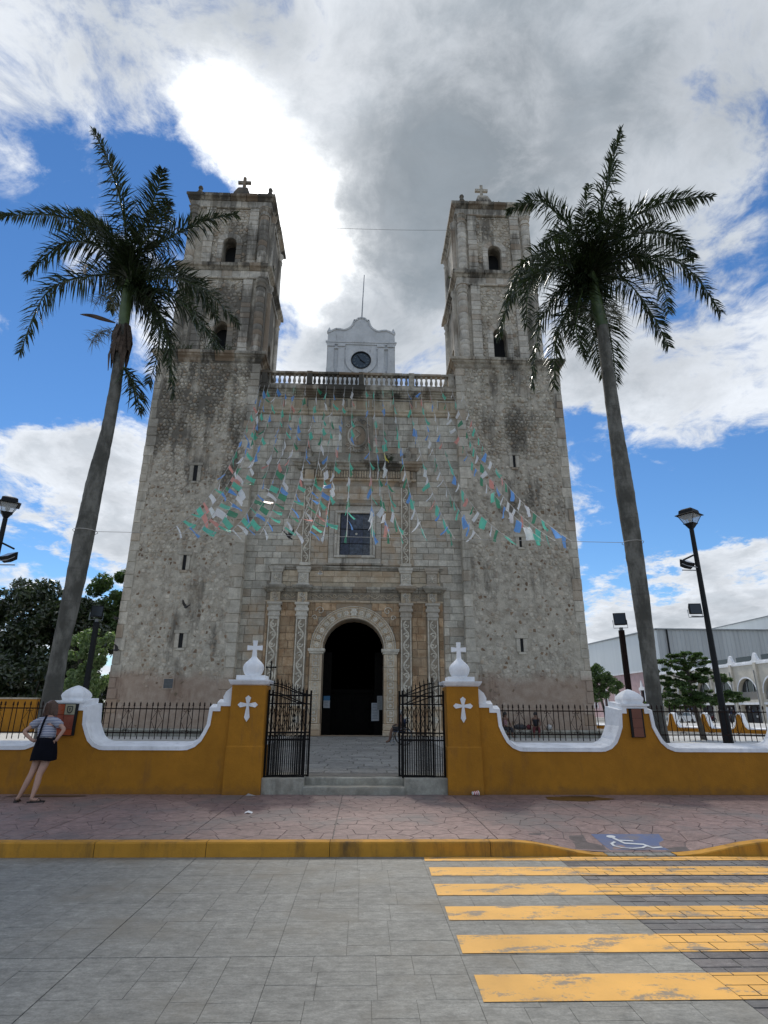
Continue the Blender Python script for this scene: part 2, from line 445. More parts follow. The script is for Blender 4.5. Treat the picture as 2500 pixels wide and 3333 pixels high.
M['nave'] = flat('nave_shaded_plaster', (0.007, 0.007, 0.008), 1.0, 0, 0.3, 2, 0, 0.0)  # near-black wall colour holds the shade of the unlit nave
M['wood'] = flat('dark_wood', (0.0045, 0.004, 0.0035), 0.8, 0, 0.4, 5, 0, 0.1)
M['glassd'] = flat('stained_glass', (0.035, 0.045, 0.06), 0.12, 0, 0.7, 6, 0.3)
M['wire'] = flat('wire', (0.12, 0.12, 0.12), 0.6)
M['string'] = flat('string', (0.45, 0.43, 0.40), 0.8)
M['metalp'] = flat('galvanised', (0.32, 0.33, 0.34), 0.5, 0.6, 0.2, 6)

# ground materials
def concrete(name, c1, c2, per=0.12, bmp=0.5, tint=None):
    m, N = new_mat(name)
    r = rnd(N)
    a = N.noise(N.pos, 0.7, 6, 0.6); b = N.noise(N.pos, 7, 7, 0.68); c_ = N.noise(N.pos, 60, 4, 0.7)
    col = N.mix(N.ramp(b, 0.32, 0.68), c1, c2)
    d1 = N.noise(N.vec('MULTIPLY', N.pos, (0.7, 1.5, 1.0)), 19, 8, 0.72)
    v = N.math('MULTIPLY', N.ramp(a, 0.3, 0.7, 0.84, 1.14, False), N.ramp(c_, 0.25, 0.75, 0.74, 1.26, False))
    v = N.math('MULTIPLY', v, N.ramp(d1, 0.30, 0.70, 0.66, 1.36, False))
    v = N.math('MULTIPLY', v, N.ramp(N.noise(N.vec('MULTIPLY', N.pos, (0.6, 1.6, 1.0)), 5.0, 7, 0.7), 0.32, 0.68, 0.84, 1.16, False))
    v = N.math('MULTIPLY', v, N.math('ADD', N.math('MULTIPLY', N.math('SUBTRACT', r, 0.5), per*2), 1.0))
    col = N.vec('MULTIPLY', col, N.comb(v, v, v))
    if tint:
        col = N.mix(N.math('MULTIPLY', N.ramp(N.noise(N.vec('ADD', N.pos, (5, 5, 0)), 0.9, 5, 0.62), 0.46, 0.70), 0.75), col, tint)
    N.put(N.b.inputs['Base Color'], col)
    N.b.inputs['Roughness'].default_value = 0.62; N.b.inputs['Specular IOR Level'].default_value = 0.45
    bump(N, N.math('ADD', N.noise(N.pos, 30, 7, 0.72), N.math('MULTIPLY', b, 0.8)), bmp, 0.006)
    return m
M['road'] = concrete('road_concrete', (0.185, 0.183, 0.164), (0.250, 0.245, 0.22), 0.03, 0.7, (0.175, 0.155, 0.12))
M['roadj'] = concrete('road_joint', (0.12, 0.12, 0.11), (0.16, 0.158, 0.145), 0.0, 0.5)
M['paver'] = concrete('dark_paver', (0.105, 0.093, 0.090), (0.16, 0.145, 0.138), 0.22, 0.7, (0.155, 0.16, 0.155))
M['flag'] = concrete('reddish_flagstone', (0.185, 0.122, 0.110), (0.255, 0.172, 0.155), 0.06, 0.55, (0.135, 0.125, 0.122))
M['flagj'] = concrete('flagstone_joint', (0.075, 0.058, 0.055), (0.11, 0.085, 0.08), 0.0, 0.5)
M['yard'] = concrete('yard_stone', (0.20, 0.195, 0.18), (0.30, 0.29, 0.265), 0.16, 0.6)
M['yardj'] = concrete('yard_joint', (0.10, 0.095, 0.085), (0.15, 0.14, 0.125), 0.0, 0.5)
M['pale'] = concrete('pale_paving', (0.42, 0.41, 0.38), (0.52, 0.51, 0.48), 0.05, 0.3)
M['earth'] = concrete('ground', (0.16, 0.15, 0.13), (0.22, 0.21, 0.18), 0.0, 0.4)

def worn_paint(name, col, under, lo=0.60, hi=0.66, amt=1.0):
    m, N = new_mat(name)
    a = N.noise(N.vec('MULTIPLY', N.pos, (1.0, 2.2, 1.0)), 2.6, 8, 0.66, 0.3)
    b = N.noise(N.pos, 45, 5, 0.7)
    k = N.ramp(N.math('ADD', a, N.math('MULTIPLY', N.math('SUBTRACT', b, 0.5), 0.30)), lo, hi)
    k = N.math('MULTIPLY', k, amt)
    v = N.ramp(N.noise(N.pos, 1.5, 6, 0.6), 0.3, 0.7, 0.82, 1.12, False)
    c = N.vec('MULTIPLY', tuple(col), N.comb(v, v, v))
    c = N.mix(k, c, under)
    N.put(N.b.inputs['Base Color'], c); N.b.inputs['Roughness'].default_value = 0.6
    bump(N, N.math('SUBTRACT', N.noise(N.pos, 40, 6, 0.7), N.math('MULTIPLY', k, 0.5)), 0.5, 0.004)
    return m
M['stripe'] = worn_paint('worn_yellow_paint', (0.76, 0.405, 0.085), (0.20, 0.185, 0.155), 0.52, 0.63, 0.85)
M['blue'] = worn_paint('worn_blue_paint', (0.085, 0.12, 0.24), (0.17, 0.145, 0.15), 0.44, 0.66, 0.9)
M['markw'] = worn_paint('worn_white_paint', (0.60, 0.62, 0.63), (0.2, 0.22, 0.28), 0.50, 0.68, 0.7)

# plants
def leafmat(name, c1, c2, trans=0.35, rough=0.5, spec=0.5):
    m, N = new_mat(name)
    r = N.n('ShaderNodeNewGeometry').outputs['Random Per Island']
    c = N.mix(r, c1, c2)
    N.put(N.b.inputs['Base Color'], c); N.b.inputs['Roughness'].default_value = rough
    N.b.inputs['Specular IOR Level'].default_value = spec
    t = N.n('ShaderNodeBsdfTranslucent'); N.put(t.inputs[0], N.vec('MULTIPLY', c, (1.6, 1.9, 0.9)))
    mx = N.n('ShaderNodeMixShader'); mx.inputs[0].default_value = trans
    N.t.links.new(N.b.outputs[0], mx.inputs[1]); N.t.links.new(t.outputs[0], mx.inputs[2]); N.t.links.new(mx.outputs[0], N.out.inputs[0])
    return m
M['frond'] = leafmat('palm_leaflet', (0.013, 0.022, 0.009), (0.038, 0.056, 0.019), 0.12, 0.42)
M['leafd'] = leafmat('dark_leaf', (0.018, 0.030, 0.013), (0.065, 0.090, 0.040), 0.15, 0.25, 0.8)
M['leafg'] = leafmat('green_leaf', (0.030, 0.060, 0.016), (0.095, 0.150, 0.045), 0.25)
M['leafl'] = leafmat('pale_leaf', (0.08, 0.13, 0.05), (0.26, 0.33, 0.17), 0.3)
M['weed'] = leafmat('weed_leaf', (0.03, 0.045, 0.02), (0.08, 0.10, 0.045), 0.2)
M['flower'] = leafmat('brush', (0.10, 0.095, 0.075), (0.17, 0.16, 0.12), 0.2)
M['bark'] = flat('bark', (0.085, 0.072, 0.058), 0.9, 0, 0.4, 6, 0.8)
def trunkmat():
    m, N = new_mat('palm_trunk')
    x, y, z = N.sep(N.pos)
    a = N.noise(N.vec('MULTIPLY', N.pos, (1, 1, 0.45)), 3.2, 7, 0.68); b = N.noise(N.pos, 17, 6, 0.7)
    ring = N.noise(N.vec('MULTIPLY', N.pos, (0.5, 0.5, 9.0)), 1.3, 3, 0.5)
    c = N.mix(N.ramp(a, 0.38, 0.66), (0.075, 0.072, 0.06), (0.19, 0.182, 0.158))
    c = N.mix(N.math('MULTIPLY', N.ramp(ring, 0.58, 0.70), 0.35), c, (0.055, 0.05, 0.045))
    c = N.mix(N.math('MULTIPLY', N.ramp(b, 0.58, 0.72), 0.6), c, (0.045, 0.042, 0.036))
    N.put(N.b.inputs['Base Color'], c); N.b.inputs['Roughness'].default_value = 0.9
    bump(N, N.math('ADD', N.math('MULTIPLY', ring, 0.7), b), 0.7, 0.03); return m
M['trunk'] = trunkmat()
M['shaft'] = flat('green_crownshaft', (0.07, 0.105, 0.035), 0.4, 0, 0.35, 3)
M['sheath'] = flat('dead_sheath', (0.075, 0.052, 0.038), 0.9, 0, 0.5, 6, 0.8)

def flagmat(name, c):
    m, N = new_mat(name)
    # cut-paper pattern: small holes show as paler and darker flecks
    N.put(N.b.inputs['Base Color'], tuple(c)); N.b.inputs['Roughness'].default_value = 0.28
    N.b.inputs['Specular IOR Level'].default_value = 0.6
    t = N.n('ShaderNodeBsdfTranslucent'); N.put(t.inputs[0], tuple(min(1, x*1.5+0.05) for x in c))
    mx = N.n('ShaderNodeMixShader'); mx.inputs[0].default_value = 0.6
    N.t.links.new(N.b.outputs[0], mx.inputs[1]); N.t.links.new(t.outputs[0], mx.inputs[2])
    tr = N.n('ShaderNodeBsdfTransparent'); m2 = N.n('ShaderNodeMixShader')
    uv = N.n('ShaderNodeTexCoord').outputs['Generated']
    v = N.n('ShaderNodeTexVoronoi'); N.put(v.inputs['Vector'], uv); v.inputs['Scale'].default_value = 9.0
    N.put(m2.inputs[0], N.math('ADD', N.math('MULTIPLY', N.ramp(v.outputs['Distance'], 0.25, 0.12), 0.6), 0.05))
    N.t.links.new(mx.outputs[0], m2.inputs[1]); N.t.links.new(tr.outputs[0], m2.inputs[2]); N.t.links.new(m2.outputs[0], N.out.inputs[0])
    return m
FLAGM = {k: flagmat(k+'_paper', c) for k, c in dict(white=(0.85, 0.84, 0.85), blue=(0.12, 0.30, 0.70), green=(0.04, 0.24, 0.13),
         teal=(0.10, 0.50, 0.36), coral=(0.62, 0.26, 0.22), yellow=(0.62, 0.52, 0.05)).items()}

# ------------------------------------------------------------------ ground, road, pavement, yard
def sst(x, a, b):
    t = max(0.0, min(1.0, (x-a)/(b-a))); return t*t*(3-2*t)
KERB_Y = 7.5; WALL_Y = 11.37; YARD = 0.42
def kerb_h(x):          # the kerb dips to the road at the wheelchair ramp
    return 0.15-0.138*sst(x, 1.75, 2.85)*(1-sst(x, 3.72, 4.85))
def walk_h(x, y):
    return 0.15+(kerb_h(x)-0.15)*(1-sst(y, 7.6, 8.7))

MB().add([(-1500,-600,-0.06),(1500,-600,-0.06),(1500,2500,-0.06),(-1500,2500,-0.06)], [(0,1,2,3)]).obj('ground', M['earth'], kind='structure')

road = O('road', None, at=(0, 4, 0), kind='structure')
g = MB(); g.box(-60, 60, -9, KERB_Y+0.02, -0.05, -0.006); g.obj('road_bed', M['roadj'], road)
def rect_pieces(x0, x1, y0, y1, rows, wr, seed, vertical=False):
    R = random.Random(seed); out = []; y = y0
    while y < y1-1e-6:
        h = R.uniform(*rows); y2 = min(y1, y+h)
        if y1-y2 < rows[0]*0.6: y2 = y1
        x = x0-R.uniform(0, wr[1]*0.8)
        while x < x1-1e-6:
            w = R.uniform(*wr); a, b = max(x0, x), min(x1, x+w)
            if x1-b < wr[0]*0.5: b = x1; w = b-x
            if b-a > 0.04: out.append((a, b, y, y2))
            x += w
        y = y2
    return out
def slab(mb, a, b, c, d_, z0, z1, gap, ch=0.003):
    a += gap/2; b -= gap/2; c += gap/2; d_ -= gap/2
    return mb.add([(a,c,z0),(b,c,z0),(b,d_,z0),(a,d_,z0),(a+ch,c+ch,z1),(b-ch,c+ch,z1),(b-ch,d_-ch,z1),(a+ch,d_-ch,z1)],
                  [(4,5,6,7),(0,1,5,4),(1,2,6,5),(2,3,7,6),(3,0,4,7)])
PX = 2.25                                   # left: big stamped slabs; right: small dark pavers
R = random.Random(3)
slabs = []
# stamped ashlar of mixed sizes: panels of one metre split at random
def split(a, b, c, d_, depth):
    w, h = b-a, d_-c
    if depth == 0 or (w < 0.58 and h < 0.36): slabs.append((a, b, c, d_)); return
    if w > h*1.15 or (w > 0.5 and R.random() < 0.4):
        m = a+w*R.uniform(0.36, 0.64); split(a, m, c, d_, depth-1); split(m, b, c, d_, depth-1)
    else:
        m = c+h*R.uniform(0.36, 0.64); split(a, b, c, m, depth-1); split(a, b, m, d_, depth-1)
xj = [-9.2, -7.0, -4.4, -1.84, 0.70, PX]
yj = [1.6, 3.2, 4.72, 6.15, KERB_Y]
for i in range(5):
    for j in range(4):
        n_ = max(1, round((xj[i+1]-xj[i])/1.2)); w_ = (xj[i+1]-xj[i])/n_
        for k in range(n_): split(xj[i]+k*w_, xj[i]+(k+1)*w_, yj[j], yj[j+1], 5)
# slabs nearer than the frame or far to the side stay one mesh
def seen(a, b, c, d_): return c > 3.55 and abs((a+b)/2) < 0.70*((c+d_)/2)+0.35
pav = []
y = 3.4; k = 0
while y < KERB_Y-0.02:
    h = 0.137; x = PX-(0.145 if k % 2 else 0)
    while x < 7.2:
        a, b = max(PX, x), x+0.29
        if b-a > 0.05: pav.append((a, b, y, min(KERB_Y, y+h)))
        x += 0.29
    y += h; k += 1
GAPS = 0.0006; GAPP = 0.008
def lay(lst, name, mat, gap, limit, zj):
    vis = sorted([s for s in lst if seen(*s)], key=lambda s: s[2]-0.0*s[0])
    rest = [s for s in lst if not seen(*s)]
    for s in vis[:limit]:
        m = MB(); e = [s[0], s[1], s[2], s[3]]            # wider gaps along the sawn joints
        if name == 'concrete_slab':
            for q, sg in ((0, 1), (1, -1)):
                if abs(e[q]+1.84) < 1e-4: e[q] += sg*0.0035
            for q, sg in ((2, 1), (3, -1)):
                if abs(e[q]-4.72) < 1e-4: e[q] += sg*0.003
        cx, cy = (s[0]+s[1])/2, (s[2]+s[3])/2
        slab(m, e[0]-cx, e[1]-cx, e[2]-cy, e[3]-cy, -0.02, 0.0, gap, 0.0012 if name == 'concrete_slab' else 0.003)
        o = m.obj(name, mat, road, at=(cx, cy, R.uniform(-zj, 0)))
    m = MB()
    for s in vis[limit:]+rest: slab(m, *s, -0.02, R.uniform(-zj, 0), gap)
    if m.v: m.obj(name+'s_beyond', mat, road, kind='stuff')
lay(slabs, 'concrete_slab', M['road'], GAPS, 290, 0.0012)
lay(pav, 'paver', M['paver'], GAPP, 290, 0.003)
# road surface beyond the laid pieces
g = MB(); g.add([(-60,-9,-0.002),(60,-9,-0.002),(60,1.6,-0.002),(-60,1.6,-0.002)], [(0,1,2,3)])
g.add([(-60,1.6,-0.002),(-9.2,1.6,-0.002),(-9.2,KERB_Y,-0.002),(-60,KERB_Y,-0.002)], [(0,1,2,3)])
g.add([(7.3,1.6,-0.002),(60,1.6,-0.002),(60,KERB_Y,-0.002),(7.3,KERB_Y,-0.002)], [(0,1,2,3)])
g.add([(PX,1.6,-0.002),(7.3,1.6,-0.002),(7.3,3.4,-0.002),(PX,3.4,-0.002)], [(0,1,2,3)])
g.obj('road_surface', M['road'], road)

# crossing: each stripe is paint lying on the slabs and pavers, broken at the joints of the pavers
ypos = [(7.30, 7.47), (6.70, 7.03), (6.05, 6.41), (5.40, 5.74), (4.74, 5.08), (4.04, 4.40)]
words = ['farthest yellow crossing stripe, tight against the kerb', 'thin yellow crossing stripe, second from the kerb', 'yellow crossing stripe, third from the kerb',
         'yellow crossing stripe, fourth from the kerb, with one bare patch', 'yellow crossing stripe, badly worn at its left end, second nearest', 'broadest yellow crossing stripe, nearest to the viewer']
for (c, d_), wd in zip(ypos, words):
    m = MB(); L = 0.72+R.uniform(-0.015, 0.015)
    m.add([(L,c,0.0035),(PX,c,0.0035),(PX,d_,0.0035),(L+0.01,d_,0.0035)], [(0,1,2,3)])
    for (a, b, e, f) in pav:
        y0_, y1_ = max(c, e+0.004), min(d_, f-0.004)
        if y1_-y0_ > 0.01 and a < 6.6: m.add([(a+0.004,y0_,0.0035),(b-0.004,y0_,0.0035),(b-0.004,y1_,0.0035),(a+0.004,y1_,0.0035)], [(0,1,2,3)])
    tag(m.obj('crossing_stripe', M['stripe']), wd, 'road marking', 'stripes of the pedestrian crossing')

# kerb
kerb = O('kerb', None, at=(0, 7.57, 0), kind='structure')
xs = [-40, -20, -12] + [-9+0.25*i for i in range(76)] + [12, 20, 40]
joints = [-40, -12, -9, -5.5, -3.0, -1.75, -0.35, 1.5, 2.86, 3.67, 5.6, 7.5, 9.75, 40]
for a, b in zip(joints[:-1], joints[1:]):
    if a == 2.86: continue                                      # the ramp mouth has no kerb stone
    pts = sorted(set([a+0.003, b-0.003]+[x for x in xs if a < x < b]))
    m = MB()
    for x0_, x1_ in zip(pts[:-1], pts[1:]):
        h0, h1 = kerb_h(x0_), kerb_h(x1_); yf = KERB_Y; yb = KERB_Y+0.15; c = min(0.014, h0*0.3, h1*0.3)
        m.add([(x0_,yf,-0.03),(x1_,yf,-0.03),(x1_,yf+0.004,h1-c),(x0_,yf+0.004,h0-c),(x0_,yf+0.016,h0),(x1_,yf+0.016,h1),(x1_,yb,h1),(x0_,yb,h0)],
              [(0,1,2,3),(3,2,5,4),(4,5,6,7)])
    m.obj('kerb_stone', M['kerb'], kerb)
m = MB()
k = 0
for j in range(2):
    x = 2.87
    while x < 3.64:
        y0_ = 7.505+j*0.075; m.add([(x,y0_,0.006),(x+0.105,y0_,0.006),(x+0.105,y0_+0.065,0.010),(x,y0_+0.065,0.010)], [(0,1,2,3)]); x += 0.115
m.obj('ramp_tiles', M['road'], kerb)

# pavement: cracked-flag pattern of irregular stones
walk = O('pavement', None, at=(0, 9.4, 0.15), kind='structure')
def grid_sheet(x0, x1, y0, y1, nx, ny, hf, off):
    m = MB(); vs = []; fs = []
    for j in range(ny+1):
        for i in range(nx+1):
            x = x0+(x1-x0)*i/nx; y = y0+(y1-y0)*j/ny; vs.append((x, y, hf(x, y)+off))
    for j in range(ny):
        for i in range(nx): q = j*(nx+1)+i; fs.append((q, q+1, q+nx+2, q+nx+1))
    return m.add(vs, fs)
grid_sheet(-40, 40, KERB_Y+0.151, WALL_Y+0.2, 160, 12, walk_h, -0.007).obj('pavement_bed', M['flagj'], walk)
def voronoi(x0, x1, y0, y1, s, jit, seed, clipb=True):
    """cells of a jittered grid, each a convex polygon"""
    Rn = random.Random(seed); nx = int((x1-x0)/s)+3; ny = int((y1-y0)/s)+3
    P = {(i, j): (x0+(i-1+0.5+Rn.uniform(-jit, jit))*s+(0.5*s if j % 2 else 0), y0+(j-1+0.5+Rn.uniform(-jit, jit))*s) for i in range(-1, nx+1) for j in range(-1, ny+1)}
    cells = []
    for i in range(nx):
        for j in range(ny):
            px, py = P[(i, j)]
            poly = [(px-2*s, py-2*s), (px+2*s, py-2*s), (px+2*s, py+2*s), (px-2*s, py+2*s)]
            for di in (-2, -1, 0, 1, 2):
                for dj in (-2, -1, 0, 1, 2):
                    q = P.get((i+di, j+dj))
                    if q is None or (di == 0 and dj == 0): continue
                    mx_, my_ = (px+q[0])/2, (py+q[1])/2; nx_, ny_ = q[0]-px, q[1]-py
                    poly = clip(poly, mx_, my_, nx_, ny_)
            if clipb:
                for (mx_, my_, nx_, ny_) in ((x0, 0, -1, 0), (x1, 0, 1, 0), (0, y0, 0, -1), (0, y1, 0, 1)): poly = clip(poly, mx_, my_, nx_, ny_)
            if len(poly) >= 3: cells.append(poly)
    return cells
def clip(poly, mx, my, nx, ny):
    out = []; n = len(poly)
    for k in range(n):
        a = poly[k]; b = poly[(k+1) % n]
        da = (a[0]-mx)*nx+(a[1]-my)*ny; db = (b[0]-mx)*nx+(b[1]-my)*ny
        if da <= 0: out.append(a)
        if (da < 0 < db) or (db < 0 < da):
            t = da/(da-db); out.append((a[0]+(b[0]-a[0])*t, a[1]+(b[1]-a[1])*t))
    return out
def shrink(poly, g):
    """pull the polygon in by about g on every side"""
    cx = sum(p[0] for p in poly)/len(poly); cy = sum(p[1] for p in poly)/len(poly); out = []
    for x, y in poly:
        L_ = math.hypot(x-cx, y-cy)+1e-9; k_ = max(0.1, 1-g/L_); out.append((cx+(x-cx)*k_, cy+(y-cy)*k_))
    return out
def area(poly): return 0.5*sum(poly[i][0]*poly[(i+1) % len(poly)][1]-poly[(i+1) % len(poly)][0]*poly[i][1] for i in range(len(poly)))
def flagstone(m, poly, hf, cx, cy, cz, g=0.008, lift=0.0):
    a = shrink(poly, g*0.6); b = shrink(poly, g*1.3); n = len(a)
    vs = [(x-cx, y-cy, hf(x, y)-0.012-cz) for x, y in a]+[(x-cx, y-cy, hf(x, y)+lift-cz) for x, y in b]
    m.add(vs, [tuple(range(n, 2*n))]+[(i, (i+1) % n, n+(i+1) % n, n+i) for i in range(n)])
# bays between the sawn joints, so no stone crosses a joint
bays = [-13, -9.4, -6.0, -3.9, -2.05, -0.33, 1.62, 3.45, 5.4, 8.0, 11.0, 14]
cells = []
for k, (a, b) in enumerate(zip(bays[:-1], bays[1:])):
    cells += [c for c in voronoi(a+0.004, b-0.004, KERB_Y+0.152, WALL_Y-0.005, 0.29, 0.38, 20+k) if area(c) > 0.004]
def cen(c): return sum(p[0] for p in c)/len(c), sum(p[1] for p in c)/len(c)
inview = [c for c in cells if abs(cen(c)[0]) < cen(c)[1]*0.68+0.3]
inview.sort(key=lambda c: -area(c)/cen(c)[1]**3)
for c in inview[:295]:
    cx, cy = cen(c); cz = walk_h(cx, cy); m = MB(); flagstone(m, c, walk_h, cx, cy, cz, 0.0055, R.uniform(-0.001, 0.001)); m.obj('flagstone', M['flag'], walk, at=(cx, cy, cz))
m = MB()
for c in inview[295:]+[c for c in cells if c not in inview]: flagstone(m, c, walk_h, 0, 0, 0, 0.0055)
m.obj('small_flagstones', M['flag'], walk, kind='stuff')
grid_sheet(-40, -13.01, KERB_Y+0.151, WALL_Y, 8, 3, lambda x, y: 0.15, 0).obj('pavement_far', M['flag'], walk)
grid_sheet(14.01, 40, KERB_Y+0.151, WALL_Y, 8, 3, lambda x, y: 0.15, 0).obj('pavement_far', M['flag'], walk)

# painted wheelchair sign on the ramp
sign = T('accessibility_sign', (3.3, 7.8, 0.05), 'blue painted square with a white wheelchair symbol on the kerb ramp', 'pavement sign')
def on_ramp(pts, off, mat, name):
    """fan of a small flat shape laid on the ramp"""
    m = MB(); n = len(pts); m.add([(x, y, walk_h(x, y)+off) for x, y in pts], [tuple(range(n))]); return m
def ramp_grid(q, off, nx=10, ny=10):
    m = MB(); vs = []; fs = []
    for j in range(ny+1):
        for i in range(nx+1):
            s, t = i/nx, j/ny
            x = (q[0][0]*(1-s)+q[1][0]*s)*(1-t)+(q[3][0]*(1-s)+q[2][0]*s)*t; y = (q[0][1]*(1-s)+q[1][1]*s)*(1-t)+(q[3][1]*(1-s)+q[2][1]*s)*t
            vs.append((x, y, walk_h(x, y)+off))
    for j in range(ny):
        for i in range(nx): k_ = j*(nx+1)+i; fs.append((k_, k_+1, k_+nx+2, k_+nx+1))
    return m.add(vs, fs)
ramp_grid([(2.98, 7.72), (3.74, 7.72), (3.82, 8.22), (2.94, 8.22)], 0.004).obj('blue_square', M['blue'], sign)
def stroke(pts, w, off):
    m = MB()
    for (a, b) in zip(pts[:-1], pts[1:]):
        dx_, dy_ = b[0]-a[0], b[1]-a[1]; L_ = math.hypot(dx_, dy_); nx_, ny_ = -dy_/L_*w/2, dx_/L_*w/2; ex, ey = dx_/L_*w*0.3, dy_/L_*w*0.3
        q = [(a[0]-ex+nx_, a[1]-ey+ny_), (a[0]-ex-nx_, a[1]-ey-ny_), (b[0]+ex-nx_, b[1]+ey-ny_), (b[0]+ex+nx_, b[1]+ey+ny_)]
        m.add([(x, y, walk_h(x, y)+off) for x, y in q], [(0, 1, 2, 3)])
    return m
m = on_ramp([(3.165+0.058*math.cos(a*math.pi/6), 8.135+0.042*math.sin(a*math.pi/6)) for a in range(12)], 0.008, None, '')
m.obj('symbol_head', M['markw'], sign)
body = stroke([(3.18, 8.08), (3.25, 7.935), (3.46, 7.90), (3.53, 7.785), (3.64, 7.81)], 0.04, 0.008)
b2 = stroke([(3.21, 8.02), (3.38, 8.00)], 0.03, 0.0095); body.add(b2.v, b2.f)
body.obj('symbol_body', M['markw'], sign)
stroke([(3.14, 7.97), (3.08, 7.92), (3.08, 7.85), (3.15, 7.785), (3.27, 7.76), (3.40, 7.785), (3.47, 7.84)], 0.032, 0.0095).obj('symbol_wheel', M['markw'], sign)

# yard in front of the church
yard = O('yard', None, at=(0, 20, YARD), kind='structure')
MB().box(-40, 40, WALL_Y+0.42, 60, 0.0, YARD-0.008).obj('yard_bed', M['yardj'], yard)
yp = rect_pieces(-3.2, 2.6, WALL_Y+0.9, 27.45, (0.34, 0.62), (0.45, 0.85), 8)
yp.sort(key=lambda s: s[2])
def yslab(m, s, z):
    return slab(m, *s, YARD-0.02, z, 0.02, 0.008)
for s in yp[:290]:
    cx, cy = (s[0]+s[1])/2, (s[2]+s[3])/2; m = MB(); slab(m, s[0]-cx, s[1]-cx, s[2]-cy, s[3]-cy, -0.02, R.uniform(-0.004, 0.004), 0.022, 0.008); m.obj('paving_stone', M['yard'], yard, at=(cx, cy, YARD))
m = MB()
for s in yp[290:]: yslab(m, s, YARD)
if m.v: m.obj('farther_paving_stones', M['yard'], yard, kind='stuff')
def sheet(x0, x1, y0, y1, z): return MB().add([(x0,y0,z),(x1,y0,z),(x1,y1,z),(x0,y1,z)], [(0,1,2,3)])
sheet(-40, -3.2, WALL_Y+0.42, 60, YARD).obj('yard_paving', M['pale'], yard)
sheet(2.6, 40, WALL_Y+0.42, 60, YARD).obj('yard_paving', M['pale'], yard)

# ------------------------------------------------------------------ ochre boundary wall with white coping
WT = 0.44                                # wall thickness
def arc(cx, cz, r, a0, a1, n): return [(cx+r*math.cos(rad(a0+(a1-a0)*i/n)), cz+r*math.sin(rad(a0+(a1-a0)*i/n))) for i in range(n+1)]
def scoop(xa, xb, e=0.36):
    """profile going from x=xa (left pier edge, z 1.54) down, along and up to x=xb"""
    L_ = [(xa, 1.54), (xa+0.02, 1.30)]+[(xa+0.06+0.40*(1-math.cos(t)), 0.87+0.43*(1-math.sin(t))) for t in [0.35*i for i in range(1, 5)]]
    L_ += [(xa+0.48, 0.87)]
    Rr = [(xa+xb-x, z) for x, z in reversed(L_)]
    return L_+Rr
def offset(pl, w, wz=None):
    out = []
    for i, p in enumerate(pl):
        a = Vector(pl[max(i-1, 0)]); b = Vector(pl[min(i+1, len(pl)-1)])
        d1 = (Vector(p)-a); d2 = (b-Vector(p))
        n_ = []
        for q in (d1, d2):
            if q.length > 1e-6: q.normalize(); n_.append(Vector((-q.y, q.x)))
        nn = sum(n_, Vector((0, 0)))
        if len(n_) == 2:
            nn.normalize(); k_ = 1/max(0.5, nn.dot(n_[0]))
        else: k_ = 1; nn.normalize()
        out.append((p[0]+nn.x*w*k_, p[1]+nn.y*w*k_))
    return out
def coping_band(m, pl, y0, y1, w0=0.065, w1=0.13):
    a = pl; b = offset(pl, w0); c = offset(pl, w1); n = len(pl)
    vs = [(x, y0, z) for x, z in a]+[(x, y0, z) for x, z in b]+[(x, y1, z) for x, z in c]+[(x, y1, z) for x, z in a]
    fs = []
    for i in range(n-1):
        for k_ in range(3): fs.append((k_*n+i, k_*n+i+1, (k_+1)*n+i+1, (k_+1)*n+i))
        fs.append((3*n+i, 3*n+i+1, i+1, i))
    fs.append((0, n, 2*n, 3*n)); fs.append((n-1, 4*n-1, 3*n-1, 2*n-1))
    return m.add(vs, fs)
def pier_top(cx): return [(cx-0.26, 1.54), (cx-0.17, 1.54), (cx-0.17, 1.63), (cx+0.17, 1.63), (cx+0.17, 1.54), (cx+0.26, 1.54)]
GX_L, GX_R = -2.43, 1.56                 # gate pillars' outer edge / inner edge
def side(cx_a, cx_b): return scoop(cx_a+0.26, cx_b-0.26)
PL = [-8.60, -5.36]; PR = [5.14, 8.38]
lp = side(-11.84, PL[0])[6:]+pier_top(PL[0])+side(PL[0], PL[1])+pier_top(PL[1])+scoop(PL[1]+0.26, -2.76)+[(-2.62, 1.54), (-2.62, 1.63), (GX_L, 1.63)]
rp = [(2.18, 1.63), (2.37, 1.63), (2.37, 1.54), ]+scoop(2.51, PR[0]-0.26)+pier_top(PR[0])+side(PR[0], PR[1])+pier_top(PR[1])+side(PR[1], 11.62)[:8]
def clean(pl):
    o = [pl[0]]
    for p in pl[1:]:
        if math.hypot(p[0]-o[-1][0], p[1]-o[-1][1]) > 0.004: o.append(p)
    return o
lp, rp = clean(lp), clean(rp)
